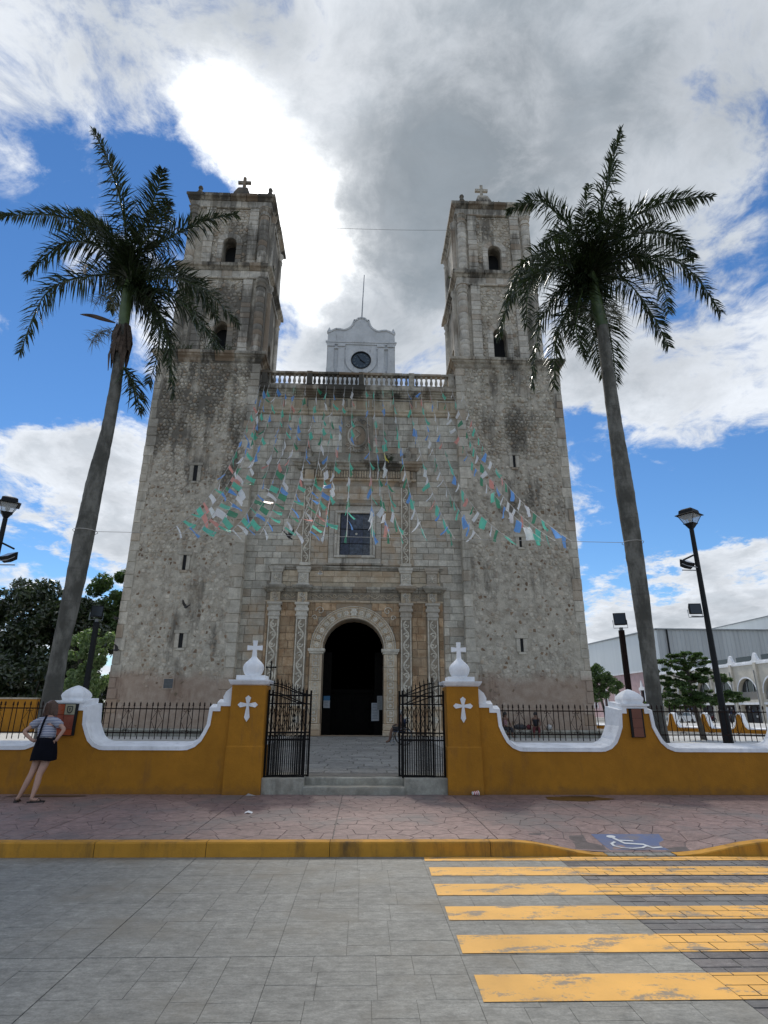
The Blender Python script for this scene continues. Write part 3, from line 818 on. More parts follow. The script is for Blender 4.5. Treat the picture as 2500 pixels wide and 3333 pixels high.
for side_, pl, lab in (('L', lp, 'ochre boundary wall left of the gate, scooped between piers under a white coping'), ('R', rp, 'ochre boundary wall right of the gate, scooped between piers under a white coping')):
    w = T('boundary_wall', ((pl[0][0]+pl[-1][0])/2, WALL_Y+0.2, 0.15), lab, 'wall', 'ochre boundary walls along the pavement')
    body = MB()
    # body in vertical strips under the profile
    for (xa, za), (xb, zb) in zip(pl[:-1], pl[1:]):
        if xb-xa > 0.004:
            body.add([(xa,WALL_Y,0.14),(xb,WALL_Y,0.14),(xb,WALL_Y,zb),(xa,WALL_Y,za),(xa,WALL_Y+WT,0.14),(xb,WALL_Y+WT,0.14),(xb,WALL_Y+WT,zb),(xa,WALL_Y+WT,za)],
                     [(0,1,2,3),(5,4,7,6),(3,2,6,7)])
    body.obj('wall_body', M['yellow'], w)
    cb = MB(); coping_band(cb, pl, WALL_Y-0.022, WALL_Y+WT+0.03); cb.obj('coping', M['white'], w)
    for cx in (PL if side_ == 'L' else PR):
        d_ = MB(); cy = WALL_Y+0.20
        d_.box(cx-0.27, cx+0.27, WALL_Y-0.045, WALL_Y+WT+0.05, 1.675, 1.712)
        d_.obj('pier_slab', M['white'], w)
        d_ = MB(); d_.lathe(0, 0, [(0.175, 0), (0.205, 0.085), (0.195, 0.125), (0.155, 0.180), (0.095, 0.228), (0.035, 0.262), (0.004, 0.272)], 4, 0, True)
        o = d_.obj('pier_dome', M['white'], w, at=(cx, cy, 1.712)); o.scale = (1.0, 0.9, 1)
    sx = -1 if side_ == 'L' else 1; x0_ = GX_L if side_ == 'L' else 2.17
    ear = MB(); pts = [(x0_, 1.70), (x0_+sx*0.15, 1.70), (x0_+sx*0.165, 1.80), (x0_+sx*0.12, 1.89), (x0_+sx*0.03, 1.965), (x0_, 1.97)]
    if sx > 0: ear.prism(pts, WALL_Y+0.02, WALL_Y+0.36)
    else: ear.prism(list(reversed(pts)), WALL_Y+0.02, WALL_Y+0.36)
    ear.obj('quarter_dome', M['white'], w)

# gate pillars with onion finials
def gate_pillar(x0_, x1_, lab):
    cx = (x0_+x1_)/2; hw = (x1_-x0_)/2
    p_ = T('gate_pillar', (cx, WALL_Y+0.25, 0.15), lab, 'gate pillar', 'pillars either side of the church gate')
    y0_, y1_ = WALL_Y-0.06, WALL_Y+0.52
    m = MB()
    m.add([(x0_-0.02,y0_-0.02,0.14),(x1_+0.02,y0_-0.02,0.14),(x1_+0.02,y1_,0.14),(x0_-0.02,y1_,0.14),(x0_-0.012,y0_-0.014,0.93),(x1_+0.012,y0_-0.014,0.93),(x1_+0.012,y1_,0.93),(x0_-0.012,y1_,0.93),
           (x0_,y0_,0.955),(x1_,y0_,0.955),(x1_,y1_,0.955),(x0_,y1_,0.955),(x0_,y0_,2.02),(x1_,y0_,2.02),(x1_,y1_,2.02),(x0_,y1_,2.02)],
          [(0,1,5,4),(1,2,6,5),(2,3,7,6),(3,0,4,7),(4,5,9,8),(5,6,10,9),(6,7,11,10),(7,4,8,11),(8,9,13,12),(9,10,14,13),(10,11,15,14),(11,8,12,15),(12,13,14,15)])
    m.obj('shaft', M['yellow'], p_)
    m = MB(); a, b, c, d_ = x0_, x1_, y0_, y1_
    def ring(e, z): return [(a-e,c-e,z),(b+e,c-e,z),(b+e,d_+e,z),(a-e,d_+e,z)]
    rs = [ring(0.0, 2.003), ring(0.03, 2.02), ring(0.062, 2.075), ring(0.066, 2.098), ring(0.0, 2.10)]
    vs = [v for r_ in rs for v in r_]; fs = [(4*j+i, 4*j+(i+1) % 4, 4*j+4+(i+1) % 4, 4*j+4+i) for j in range(4) for i in range(4)]+[(16, 17, 18, 19)]
    m.add(vs, fs); m.box(a+0.05, b-0.05, c+0.05, d_-0.05, 2.101, 2.185)
    m.obj('cap', M['white'], p_)
    m = MB(); cy = (c+d_)/2
    m.lathe(cx, cy, [(0.155, 2.186), (0.150, 2.20), (0.178, 2.245), (0.197, 2.30), (0.200, 2.345), (0.185, 2.39), (0.150, 2.435), (0.105, 2.475), (0.07, 2.51), (0.05, 2.535)], 20)
    smooth_by_angle(m.obj('onion', M['white'], p_), 50)
    m = MB()
    def fl(xa, xb, za, zb, wa, wb, vert):
        t = 0.024
        if vert: m.prism([(cx-wa, za), (cx+wa, za), (cx+wb, zb), (cx-wb, zb)], cy-t, cy+t)
        else: m.prism([(xa, za-wa), (xb, za-wb), (xb, za+wb), (xa, za+wa)], cy-t+0.002, cy+t-0.002)
    fl(0, 0, 2.52, 2.71, 0.047, 0.034, True); fl(0, 0, 2.711, 2.85, 0.034, 0.042, True)
    fl(cx-0.145, cx-0.02, 2.71, 0, 0.046, 0.034, False); fl(cx+0.02, cx+0.145, 2.71, 0, 0.034, 0.046, False)
    m.obj('cross', M['white'], p_)
    # cross in low relief on the front
    rx, rz = cx, 1.655; m = MB()
    def petal(ax, az, bx, bz, w1, w2):
        dx_, dz_ = bx-ax, bz-az; L_ = math.hypot(dx_, dz_); px_, pz_ = -dz_/L_, dx_/L_
        mx_, mz_ = ax+dx_*0.72, az+dz_*0.72
        poly = [(ax-px_*w1, az-pz_*w1), (mx_-px_*w2, mz_-pz_*w2), (bx, bz), (mx_+px_*w2, mz_+pz_*w2), (ax+px_*w1, az+pz_*w1)]
        m.prism(poly, y0_-0.018, y0_+0.01)
    petal(rx, rz+0.02, rx, rz+0.165, 0.022, 0.052); petal(rx, rz-0.02, rx, rz-0.295, 0.022, 0.048)
    petal(rx-0.015, rz, rx-0.185, rz, 0.022, 0.046); petal(rx+0.015, rz, rx+0.185, rz, 0.022, 0.046)
    m.box(rx-0.024, rx+0.024, y0_-0.0175, y0_+0.01, rz-0.026, rz+0.026)
    m.obj('relief_cross', M['white'], p_)
    return p_
gate_pillar(-2.43, -1.80, 'ochre gate pillar on the left with white onion and cross on top')
gate_pillar(1.57, 2.17, 'ochre gate pillar on the right with white onion and cross on top')

# railings in the scoops
bar_me = None
def spear_bar(r, z0, z1, nm):
    m = MB(); m.tube([(0,0,z0),(0,0,z1)], r, 5)
    m.lathe(0, 0, [(r*0.9, z1), (r*2.3, z1+0.018), (r*1.2, z1+0.03), (r*2.0, z1+0.042), (0.001, z1+0.085)], 6)
    return m.mesh(nm, [M['rust']])
rail_bar = spear_bar(0.0085, 1.03, 1.62, 'railing_bar')
def railing(xa, xb, lab, first=0):
    y = WALL_Y+WT+0.075
    r_ = T('railing', ((xa+xb)/2, y, 1.03), lab, 'railing', 'iron railings in the scoops of the boundary wall')
    n = int(round((xb-xa)/0.114)); st = (xb-xa)/n
    for i in range(n+1): O('bar', rail_bar, None, r_, at=(xa+i*st, y, R.uniform(-0.004, 0.004)), rot=(R.uniform(-.01, .01), R.uniform(-.012, .012), 0))
    for z in (1.575, 1.145):
        MB().box(xa-0.05, xb+0.05, y-0.018, y-0.010, z-0.011, z+0.011).obj('rail', M['rust'], r_)
    i = 1+first
    while i < n:
        x = xa+i*st; q = y-0.012; m = MB()
        for s in (-1, 1):
            m.tube([(x, q, 1.56), (x+s*st*0.95, q, 1.36), (x, q, 1.165)], 0.0045, 4)
            for zc, dz_ in ((1.545, -1), (1.175, 1)):
                m.tube([(x+s*0.045+0.02*math.cos(t)*s*-1, q, zc+dz_*0.02*math.sin(t)) for t in [0.8*k_ for k_ in range(7)]], 0.004, 4)
        m.obj('lozenge', M['rust'], r_); i += 5
railing(-8.32, -5.76, 'iron railing with spear tips behind the striped-shirt person, left of the sign pier', 1)
railing(-4.93, -2.70, 'iron railing with spear tips in front of the left tower, beside the left gate pillar', 3)
railing(2.62, 4.74, 'iron railing with spear tips in front of the right tower, beside the right gate pillar', 3)
railing(5.60, 7.96, 'iron railing with spear tips in front of the street lamp, farthest right', 0)

# gate: fixed grilles on the plinths and the open leaves folded back behind them
def grille(xa, xb, y, lab, nm, nb, lower, hinge, swoop, tall=None, cross=False, rot=0.0, grp=None):
    """hinge: -1 high side left, +1 high side right"""
    cx = xa if hinge < 0 else xb
    g_ = T(nm, (cx, y, 0.42), lab, 'gate', grp, rot=(0, 0, rot))
    def P(nm_, m, mat=M['iron']): 
        o = m.obj(nm_, mat, None); 
        off = Vector(o.location)-Vector((cx, y, 0.42)); o.parent = g_; o.location = off; return o
    for x in (xa, xb): P('stile', MB().box(x-0.018, x+0.018, y-0.018, y+0.018, 0.405, 1.93 if x != tall else tall))
    if tall is not None and not (abs(tall) > 3): P('tall_stile', MB().tube([((xa if hinge < 0 else xb), y, 1.9), ((xa if hinge < 0 else xb), y, tall)], 0.017, 8))
    for z in (0.425, 1.045, 1.17, 1.68, 1.83): P('rail', MB().box(xa+0.019, xb-0.019, y-0.011, y+0.011, z-0.012, z+0.012))
    W_ = xb-xa
    def sw(t, base): # t: 0 at the high side
        return base+swoop*(0.5+0.5*math.cos(math.pi*min(1, max(0, t))))
    for base in ((1.85, 1.68) if swoop else ()):
        m = MB(); m.tube([((xa+t*W_) if hinge < 0 else (xb-t*W_), y-0.014, sw(t, base)) for t in [i/14 for i in range(15)]], 0.011, 5); P('swept_rail', m)
    for i in range(1, nb):
        x = xa+W_*i/nb; t = (x-xa)/W_ if hinge < 0 else (xb-x)/W_
        top = sw(t, 1.85)+0.05 if swoop else 1.90
        m = MB(); m.tube([(x, y, 0.43), (x, y, top)], 0.0095, 5); m.lathe(x, y, [(0.007, top), (0.015, top+0.02), (0.008, top+0.03), (0.001, top+0.075)], 5)
        P('bar', m)
    for i in range(nb):
        x = xa+W_*(i+0.5)/nb; m = MB(); m.tube([(x, y, 0.43), (x, y, lower)], 0.008, 5); m.ball((x, y, lower+0.012), 0.016, 6, 5)
        P('short_bar', m)
    for i in range(0, nb-1, 2):
        x = xa+W_*(i+1)/nb; w_ = W_/nb; m = MB()
        for s in (-1, 1): m.tube([(x, y-0.01, 1.66), (x+s*w_, y-0.01, 1.42), (x, y-0.01, 1.19)], 0.005, 4)
        P('lozenge', m)
    if cross:
        x = xa if hinge < 0 else xb; m = MB(); m.box(x-0.011, x+0.011, y-0.008, y+0.008, 2.05, 2.43); m.box(x-0.08, x+0.08, y-0.0075, y+0.0075, 2.33, 2.352)
        for (a, b) in ((0, 2.44), (-0.085, 2.341), (0.085, 2.341)): m.ball((x+a, y, b), 0.02, 6, 5)
        P('cross', m)
    return g_
grille(-1.765, -1.06, 11.52, 'fixed iron gate grille on the left plinth, topped by a small iron cross', 'gate_grille', 9, 1.10, -1, 0.17, None, True, grp='fixed iron panels of the gate')
grille(-1.72, -0.99, 11.66, 'open iron gate leaf folded back behind the left gate panel', 'gate_leaf', 10, 1.10, -1, 0.20, None, False, 0.16, grp='open iron leaves of the gate')
grille(0.755, 1.53, 11.52, 'fixed iron gate grille on the right plinth beside the pillar', 'gate_grille', 9, 1.10, 1, 0.17, None, False, grp='fixed iron panels of the gate')
grille(0.70, 1.34, 11.66, 'open iron gate leaf with tall rounded end post, folded behind the right gate panel', 'gate_leaf', 8, 1.10, 1, 0.22, 2.18, False, -0.14, grp='open iron leaves of the gate')

st = T('entrance_steps', (-0.13, 11.6, 0.15), 'worn grey concrete steps and plinths between the gate pillars', 'steps')
def worn(x0_, x1_, y0_, y1_, z0_, z1_, nm):
    m = MB(); nx = max(2, int((x1_-x0_)/0.12)); vs = []; fs = []
    for i in range(nx+1):
        x = x0_+(x1_-x0_)*i/nx; j1 = R.uniform(-0.006, 0.006); j2 = R.uniform(-0.005, 0.003)
        vs += [(x, y0_+j1, z0_), (x, y0_+j1*0.5, z1_-0.018), (x, y0_+0.015, z1_+j2), (x, y1_, z1_)]
    for i in range(nx):
        for k_ in range(3): q = i*4+k_; fs.append((q, q+4, q+5, q+1))
    fs.append((0, 1, 2, 3)); fs.append(tuple(nx*4+k_ for k_ in (3, 2, 1, 0)))
    m.add(vs, fs); return m.obj(nm, M['step'], st)
worn(-1.03, 0.77, 11.32, 11.62, 0.14, 0.278, 'step'); worn(-1.03, 0.77, 11.60, 12.30, 0.20, 0.402, 'step')
worn(-1.80, -1.032, 11.36, 12.28, 0.14, 0.418, 'plinth'); worn(0.772, 1.57, 11.36, 12.28, 0.14, 0.418, 'plinth')
sheet(-1.8, 1.57, 12.27, 12.40, 0.410).obj('threshold', M['step'], st)

# interpretive sign on the left pier, plaque on the right pier
def uvless(nm, col, rough=0.35): return flat(nm, col, rough, 0, 0.08, 9)
M['sg_o1'] = uvless('sign_orange', (0.34, 0.065, 0.018)); M['sg_o2'] = uvless('sign_rust', (0.24, 0.060, 0.035)); M['sg_o3'] = uvless('sign_brick', (0.28, 0.055, 0.028))
M['sg_c'] = uvless('sign_cream', (0.33, 0.31, 0.21)); M['sg_t'] = uvless('sign_ink', (0.40, 0.15, 0.09)); M['sg_d'] = uvless('sign_dark_ink', (0.05, 0.055, 0.045))
sg = T('information_board', (-5.41, WALL_Y-0.06, 1.12), 'orange information board with a cream square and crest on the left pier', 'sign')
x0_, x1_, z0_, z1_ = -5.62, -5.235, 1.12, 1.645; yf = WALL_Y-0.055
MB().box(x0_-0.01, x1_+0.045, yf+0.004, WALL_Y-0.023, z0_-0.01, z1_+0.012).obj('board_frame', M['black'], sg)
xm, zm = -5.42, 1.465
for (a, b, c, d_, mt) in ((x0_, xm-0.004, zm+0.004, z1_, 'sg_o1'), (xm+0.004, x1_, zm+0.004, z1_, 'sg_c'), (x0_, xm-0.004, 1.22, zm-0.004, 'sg_o3'), (xm+0.004, x1_, 1.22, zm-0.004, 'sg_o2'), (x0_, x1_, z0_, 1.216, 'sg_o1')):
    MB().box(a, b, yf, yf+0.0035, c, d_).obj('panel', M[mt], sg)
m = MB()
for k_ in range(9):
    z = 1.625-0.016*k_-(0.012 if k_ else 0); w_ = (0.10 if k_ == 0 else R.uniform(0.12, 0.165)); m.box(x0_+0.015, x0_+0.015+w_, yf-0.0015, yf-0.0002, z, z+(0.009 if k_ == 0 else 0.0045))
for k_ in range(11):
    z = 1.42-0.017*k_; m.box(xm+0.02, xm+0.02+R.uniform(0.09, 0.14), yf-0.0015, yf-0.0002, z, z+0.004)
    if k_ < 9: m.box(x0_+0.015, x0_+0.015+R.uniform(0.11, 0.16), yf-0.0015, yf-0.0002, z, z+0.004)
m.obj('text_lines', M['sg_t'], sg)
m = MB(); cxs, czs = -5.327, 1.555
out = [(-0.052, 0.062), (-0.052, -0.02), (-0.035, -0.055), (0, -0.072), (0.035, -0.055), (0.052, -0.02), (0.052, 0.062)]
inn = [(x*0.62, z*0.66+0.001) for x, z in out]
for k_ in range(7):
    a, b = out[k_], out[(k_+1) % 7]; c, e = inn[(k_+1) % 7], inn[k_]
    m.prism([(cxs+q[0], czs+q[1]) for q in (a, b, c, e)], yf-0.002, yf-0.0003)
m.prism([(cxs-0.008, czs-0.03), (cxs+0.008, czs-0.03), (cxs+0.014, czs+0.03), (cxs-0.014, czs+0.03)], yf-0.002, yf-0.0003)
m.obj('crest', M['sg_d'], sg)
M['copper'] = flat('copper_plate', (0.16, 0.055, 0.035), 0.35, 0.3, 0.15, 7)
pq = T('pier_plaque', (5.14, WALL_Y-0.05, 1.12), 'narrow copper coloured plaque with dark edges on the right pier', 'sign')
MB().box(5.015, 5.265, WALL_Y-0.05, WALL_Y-0.001, 1.12, 1.628).obj('plaque_frame', M['black'], pq)
for (a, b) in ((1.13, 1.285), (1.29, 1.455), (1.46, 1.622)): MB().box(5.05, 5.235, WALL_Y-0.056, WALL_Y-0.0505, a, b).obj('plate', M['copper'], pq)

# ------------------------------------------------------------------ the church
TY = 27.5; FY = 28.0; XC = -0.49; TB = 32.3
church = T('church', (-0.45, 27.5, YARD), 'weathered stone colonial church with twin bell towers and carved portal', 'church')
def part(nm, at=(-0.45, 28, YARD)): return O(nm, None, parent=church, at=at)
def zc(z, y, yref=28.0): return 1.6+(z-1.6)*y/yref

def arch_pts(cx, zs, r, n=14): return [(cx+r*math.cos(math.pi*i/n), zs+r*math.sin(math.pi*i/n)) for i in range(n+1)]
def holed_wall(m, x0, x1, z0, z1, holes, y, depth=0.6):
    """front sheet at y with reveals going back; holes: (xa, xb, za, zb, arch?) sorted by x, zb = springing when arched"""
    zc_ = sorted(set([z0, z1]+[h[2] for h in holes]+[(h[3]+(h[1]-h[0])/2+0.0 if h[4] else h[3]) for h in holes]))
    xsx = sorted(set([x0, x1]+[h[0] for h in holes]+[h[1] for h in holes]))
    for a, b in zip(xsx[:-1], xsx[1:]):
        for c, e in zip(zc_[:-1], zc_[1:]):
            mx_, mz_ = (a+b)/2, (c+e)/2
            if any(h[0] < mx_ < h[1] and h[2] < mz_ < (h[3]+(h[1]-h[0])/2 if h[4] else h[3]) for h in holes): continue
            m.add([(a,y,c),(b,y,c),(b,y,e),(a,y,e)], [(0,1,2,3)])
    for (xa, xb, za, zb, ar) in holes:
        if ar:
            r = (xb-xa)/2; cx = (xa+xb)/2; top = zb+r; ap = arch_pts(cx, zb, r)
            for i in range(14):
                p_, q_ = ap[i], ap[i+1]
                m.add([(p_[0],y,p_[1]),(q_[0],y,q_[1]),(q_[0],y,top),(p_[0],y,top)], [(0,3,2,1)])
                m.add([(p_[0],y,p_[1]),(q_[0],y,q_[1]),(q_[0],y+depth,q_[1]),(p_[0],y+depth,p_[1])], [(0,1,2,3)])
        else: m.add([(xa,y,zb),(xb,y,zb),(xb,y+depth,zb),(xa,y+depth,zb)], [(0,1,2,3)])
        m.add([(xa,y,za),(xa,y,zb),(xa,y+depth,zb),(xa,y+depth,za)], [(3,2,1,0)])
        m.add([(xb,y,za),(xb,y,zb),(xb,y+depth,zb),(xb,y+depth,za)], [(0,1,2,3)])
        m.add([(xa,y,za),(xb,y,za),(xb,y+depth,za),(xa,y+depth,za)], [(0,1,2,3)])
    return m
def cornice_ring(m, x0, x1, y0, y1, prof, mi=0):
    """prof: (overhang, z) going up; runs round a rectangular plan"""
    vs = []; n = len(prof)
    for e, z in prof: vs += [(x0-e, y0-e, z), (x1+e, y0-e, z), (x1+e, y1+e, z), (x0-e, y1+e, z)]
    fs = [(4*j+i, 4*j+(i+1) % 4, 4*j+4+(i+1) % 4, 4*j+4+i) for j in range(n-1) for i in range(4)]
    fs += [(3, 2, 1, 0), (4*n-4, 4*n-3, 4*n-2, 4*n-1)]
    return m.add(vs, fs, mi)
def cornice_stones(par, x0, x1, y0, y1, prof, w, nm, mat, seed, sides='FRL', wob=0.012):
    """the same moulding cut into stones with open joints; front, right, left runs"""
    Rn = random.Random(seed)
    def run(p, q, nx_, ny_):
        L_ = math.hypot(q[0]-p[0], q[1]-p[1]); ux, uy = (q[0]-p[0])/L_, (q[1]-p[1])/L_; t = 0
        while t < L_-1e-6:
            t2 = min(L_, t+Rn.uniform(w*0.75, w*1.25)); 
            if L_-t2 < w*0.4: t2 = L_
            m = MB(); vs = []; jz = Rn.uniform(-wob, wob); jo = Rn.uniform(-wob, wob)
            for tt, en in ((t+(0.012 if t > 0 else 0), t == 0), (t2-(0.012 if t2 < L_ else 0), t2 == L_)):
                for e, z in prof:
                    ex = (e+jo if en else 0)*(-1 if tt < L_/2 else 1)
                    vs.append((p[0]+ux*(tt+ex)+nx_*(e+jo), p[1]+uy*(tt+ex)+ny_*(e+jo), z+jz))
                vs.append((p[0]+ux*tt-nx_*0.25, p[1]+uy*tt-ny_*0.25, prof[-1][1]+jz)); vs.append((p[0]+ux*tt-nx_*0.25, p[1]+uy*tt-ny_*0.25, prof[0][1]+jz))
            n = len(prof)+2
            fs = [(i, n+i, n+(i+1) % n, (i+1) % n) for i in range(n)]+[tuple(range(n-1, -1, -1)), tuple(range(n, 2*n))]
            m.add(vs, fs); m.obj(nm, mat, par); t = t2
    if 'F' in sides: run((x0, y0), (x1, y0), 0, -1)
    if 'R' in sides: run((x1, y0), (x1, y1), 1, 0)
    if 'L' in sides: run((x0, y1), (x0, y0), -1, 0)

# ---- rubble: lumps of stone bedded in mortar
RUB_LIST = []; POCK = []; HI = []
def lump(m, poly, y, h, g):
    a = shrink(poly, g); n = len(a); b = shrink(poly, g+h*0.55)
    cx = sum(p_[0] for p_ in a)/n; cz = sum(p_[1] for p_ in a)/n
    vs = [(x, y, z) for x, z in a]+[(x+R.uniform(-.008, .008), y-h*R.uniform(0.75, 1.0), z+R.uniform(-.008, .008)) for x, z in b]+[(cx, y-h*1.25, cz)]
    m.add(vs, [(i, (i+1) % n, n+(i+1) % n, n+i) for i in range(n)]+[(n+i, n+(i+1) % n, 2*n) for i in range(n)])
def tower(xa, xb, bx0, bx1, cx, colside, tname, seed, slits):
    """xa..xb shaft, bx0..bx1 upper belfry; colside: +1 when the seen flank is the right one"""
    t = part('bell_tower', ((xa+xb)/2, TY, YARD))
    Rn = random.Random(seed)
    ZT = 19.42
    m = MB(); m.box(xa, xb, TY, TB, 0.40, ZT); m.obj('shaft_wall', M['mortar'], t)
    # quoins
    for sx in (-1, 1):
        z = 0.45; k = 0
        while z < ZT-0.05:
            h = Rn.uniform(0.40, 0.66) if z > 3 else Rn.uniform(0.42, 0.6)
            z2 = min(ZT-0.02, z+h)
            if ZT-z2 < 0.25: z2 = ZT-0.02
            w_ = Rn.uniform(0.30, 0.60)
            if (sx*colside) < 0: w_ *= 0.82
            o = 0.028+Rn.uniform(0, 0.016)
            m = MB()
            if sx < 0: m.cbox(xa-o, xa+w_, TY-o, TY+0.45, z+0.012, z2-0.012, 0.016)
            else: m.cbox(xb-w_, xb+o, TY-o, TY+0.45, z+0.012, z2-0.012, 0.016)
            m.obj('quoin_stone', M['quoin'], t); z = z2; k += 1
    # rubble on the front
    ins = 0.52
    cells = voronoi(xa+ins-0.1, xb-ins+0.1, 0.7, ZT-0.05, 0.205, 0.36, seed)
    for c in cells:
        px_, pz_ = cen(c)
        if any(abs(px_-s[0]) < 0.33 and abs(pz_-s[1]) < 0.62 for s in slits): continue
        nz_ = noise.noise(Vector((px_*0.7+seed, pz_*0.7, 3.3)))
        if pz_ > 14: pr_, h = 0.82, Rn.uniform(0.035, 0.085)
        elif pz_ > 8: pr_, h = 0.72, Rn.uniform(0.02, 0.06)
        elif pz_ > 3.0: pr_, h = 0.66, Rn.uniform(0.012, 0.034)
        else: pr_, h = 0.16, Rn.uniform(0.01, 0.03)
        if Rn.random() > pr_+nz_*0.7: continue
        if pz_ < 13 and Rn.random() < 0.15: POCK.append((t, c, 0.008, Rn.uniform(0.045, 0.085))); continue
        if pz_ > 13.5 and Rn.random() < (pz_-13.5)*0.12: HI.append((t, c, h*1.35, Rn.uniform(0.012, 0.045))); continue
        RUB_LIST.append((t, c, h*(1.15 if pz_ > 14 else 1), Rn.uniform(0.014, 0.06 if pz_ < 14 else 0.035)))
    # base: low plinth ledge of rough blocks
    x = xa-0.25
    while x < xb+0.2:
        w_ = Rn.uniform(0.5, 0.95); x2 = min(xb+0.25, x+w_)
        for (z0_, z1_, yo) in ((0.40, 0.64, 0.62), (0.64, 0.74, 0.70)):
            MB().cbox(x+0.012, x2-0.012, TY-yo+Rn.uniform(-.02, .02), TY-0.02, z0_+0.004, z1_-0.004+Rn.uniform(-.01, 0.004), 0.02).obj('plinth_stone', M['step'], t)
        x = x2
    # slit windows: flat dark panels, the shade of a recess painted as colour
    for (sx, sz, sw_, sh) in slits:
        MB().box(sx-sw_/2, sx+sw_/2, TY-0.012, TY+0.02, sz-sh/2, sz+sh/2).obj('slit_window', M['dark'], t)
        fw_ = 0.19
        for (a, b, c, e) in ((sx-sw_/2-fw_, sx-sw_/2, sz-sh/2, sz+sh/2-0.01), (sx+sw_/2, sx+sw_/2+fw_, sz-sh/2, sz+sh/2-0.012), (sx-sw_/2-fw_-0.06, sx+sw_/2+fw_+0.05, sz+sh/2, sz+sh/2+0.15), (sx-sw_/2-0.1, sx+sw_/2+0.12, sz-sh/2-0.12, sz-sh/2)):
            MB().cbox(a+.004, b-.004, TY-0.062, TY-0.001, c+.004, e-.004, 0.012).obj('slit_surround', M['quoin'], t)
    # lower cornice
    lo, hi = (0.16, 0.30) if colside < 0 else (0.30, 0.30)
    prof = [(0.0, 19.40), (0.03, 19.46), (0.07, 19.50), (0.10, 19.60), (0.12, 19.64), (0.24, 19.72), (0.26, 19.80), (0.34, 19.83), (0.34, 19.99)]
    m = MB(); cornice_ring(m, xa, xb, TY, TB, [(e*0.8, z) for e, z in prof]+[(0.1, 20.0)]); m.obj('cornice_core', M['cornice'], t)
    cornice_stones(t, xa, xb, TY, TB, prof, 1.0, 'cornice_stone', M['cornice'], seed+1)
    # belfry storeys
    def storey(x0_, x1_, z0, z1, tag_):
        ww = 0.80; y0_ = TY+0.10; wcx = cx
        zs_ = z0+(1.62 if tag_ == 'hi' else 1.75); 
        m = MB(); holed_wall(m, x0_, x1_, z0, z1, [(wcx-ww/2, wcx+ww/2, z0+0.06, zs_, True)], y0_, 0.75)
        # flank walls and back, flank wall has its own arch
        xf = x1_ if colside > 0 else x0_; xo = x0_ if colside > 0 else x1_
        m.add([(xo,y0_,z0),(xo,TB-0.1,z0),(xo,TB-0.1,z1),(xo,y0_,z1)], [(0,1,2,3)])
        m.add([(x0_,TB-0.1,z0),(x1_,TB-0.1,z0),(x1_,TB-0.1,z1),(x0_,TB-0.1,z1)], [(0,1,2,3)])
        f2 = MB(); yc = (y0_+TB-0.1)/2
        holed_wall(f2, y0_, TB-0.1, z0, z1, [(yc-0.42, yc+0.42, z0+0.06, zs_, True)], 0, 0.75)
        m.add([(xf-colside*v[1], v[0], v[2]) for v in f2.v], f2.f)
        m.obj('belfry_wall', M['mortar'], t)
        # dark room inside
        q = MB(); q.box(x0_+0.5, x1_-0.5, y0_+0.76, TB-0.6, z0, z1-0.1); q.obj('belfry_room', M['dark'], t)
        # rubble between the pilasters
        for c in voronoi(wcx-1.02, wcx+1.02, z0+0.1, z1-0.05, 0.22, 0.34, seed+int(z0)):
            px_, pz_ = cen(c)
            if abs(px_-wcx) < 0.72 and pz_ < zs_+0.1: continue
            if math.hypot(px_-wcx, pz_-zs_) < 0.74: continue
            if Rn.random() < 0.78:
                RUB_LIST.append((t, c, -Rn.uniform(0.03, 0.07), 0.02))
        # window surround of dressed stones
        for s in (-1, 1):
            z = z0+0.06
            for hh in (0.42, 0.30, 0.38, 0.32, 0.3):
                z2 = min(zs_, z+hh)
                if z2-z > 0.05:
                    a, b = (wcx+s*ww/2, wcx+s*(ww/2+0.30+Rn.uniform(0, 0.05)))
                    MB().cbox(min(a, b), max(a, b), y0_-0.07, y0_-0.001, z+0.006, z2-0.006, 0.012).obj('window_stone', M['dress'], t)
                z = z2
        nv = 7
        for i in range(nv):
            a0, a1 = math.pi*i/nv+0.012, math.pi*(i+1)/nv-0.012; r1, r2 = ww/2, ww/2+0.33
            am = (a0+a1)/2
            poly = [(wcx+r1*math.cos(a0), zs_+r1*math.sin(a0)), (wcx+r2*math.cos(a0), zs_+r2*math.sin(a0)), (wcx+r2*math.cos(am)*1.0, zs_+r2*math.sin(am)), (wcx+r2*math.cos(a1), zs_+r2*math.sin(a1)), (wcx+r1*math.cos(a1), zs_+r1*math.sin(a1)), (wcx+r1*math.cos(am), zs_+r1*math.sin(am))]
            MB().prism(poly, y0_-0.07, y0_-0.001).obj('arch_stone', M['dress'], t)
        # pilasters: stacked stones
        for s in (-1, 1):
            pc = wcx+s*1.30
            z = z0+0.02
            while z < z1-0.05:
                z2 = min(z1-0.01, z+Rn.uniform(0.30, 0.46)); w_ = 0.27+Rn.uniform(-0.012, 0.015)
                MB().cbox(pc-w_, pc+w_, y0_-0.13-Rn.uniform(0, .012), y0_-0.001, z+0.006, z2-0.006, 0.02).obj('pilaster_stone', M['dress'], t); z = z2
            # engaged column of drums
            cc = (x1_-0.30) if s > 0 else (x0_+0.30); cy = y0_-0.02; r = 0.265
            z = z0+0.16; H = z1-z0
            MB().lathe(cc, cy, [(r*1.02, z0+0.02), (r*1.18, z0+0.06), (r*1.18, z0+0.12), (r*1.0, z0+0.158)], 14).obj('column_base', M['dress'], t)
            ztop = z1-0.66
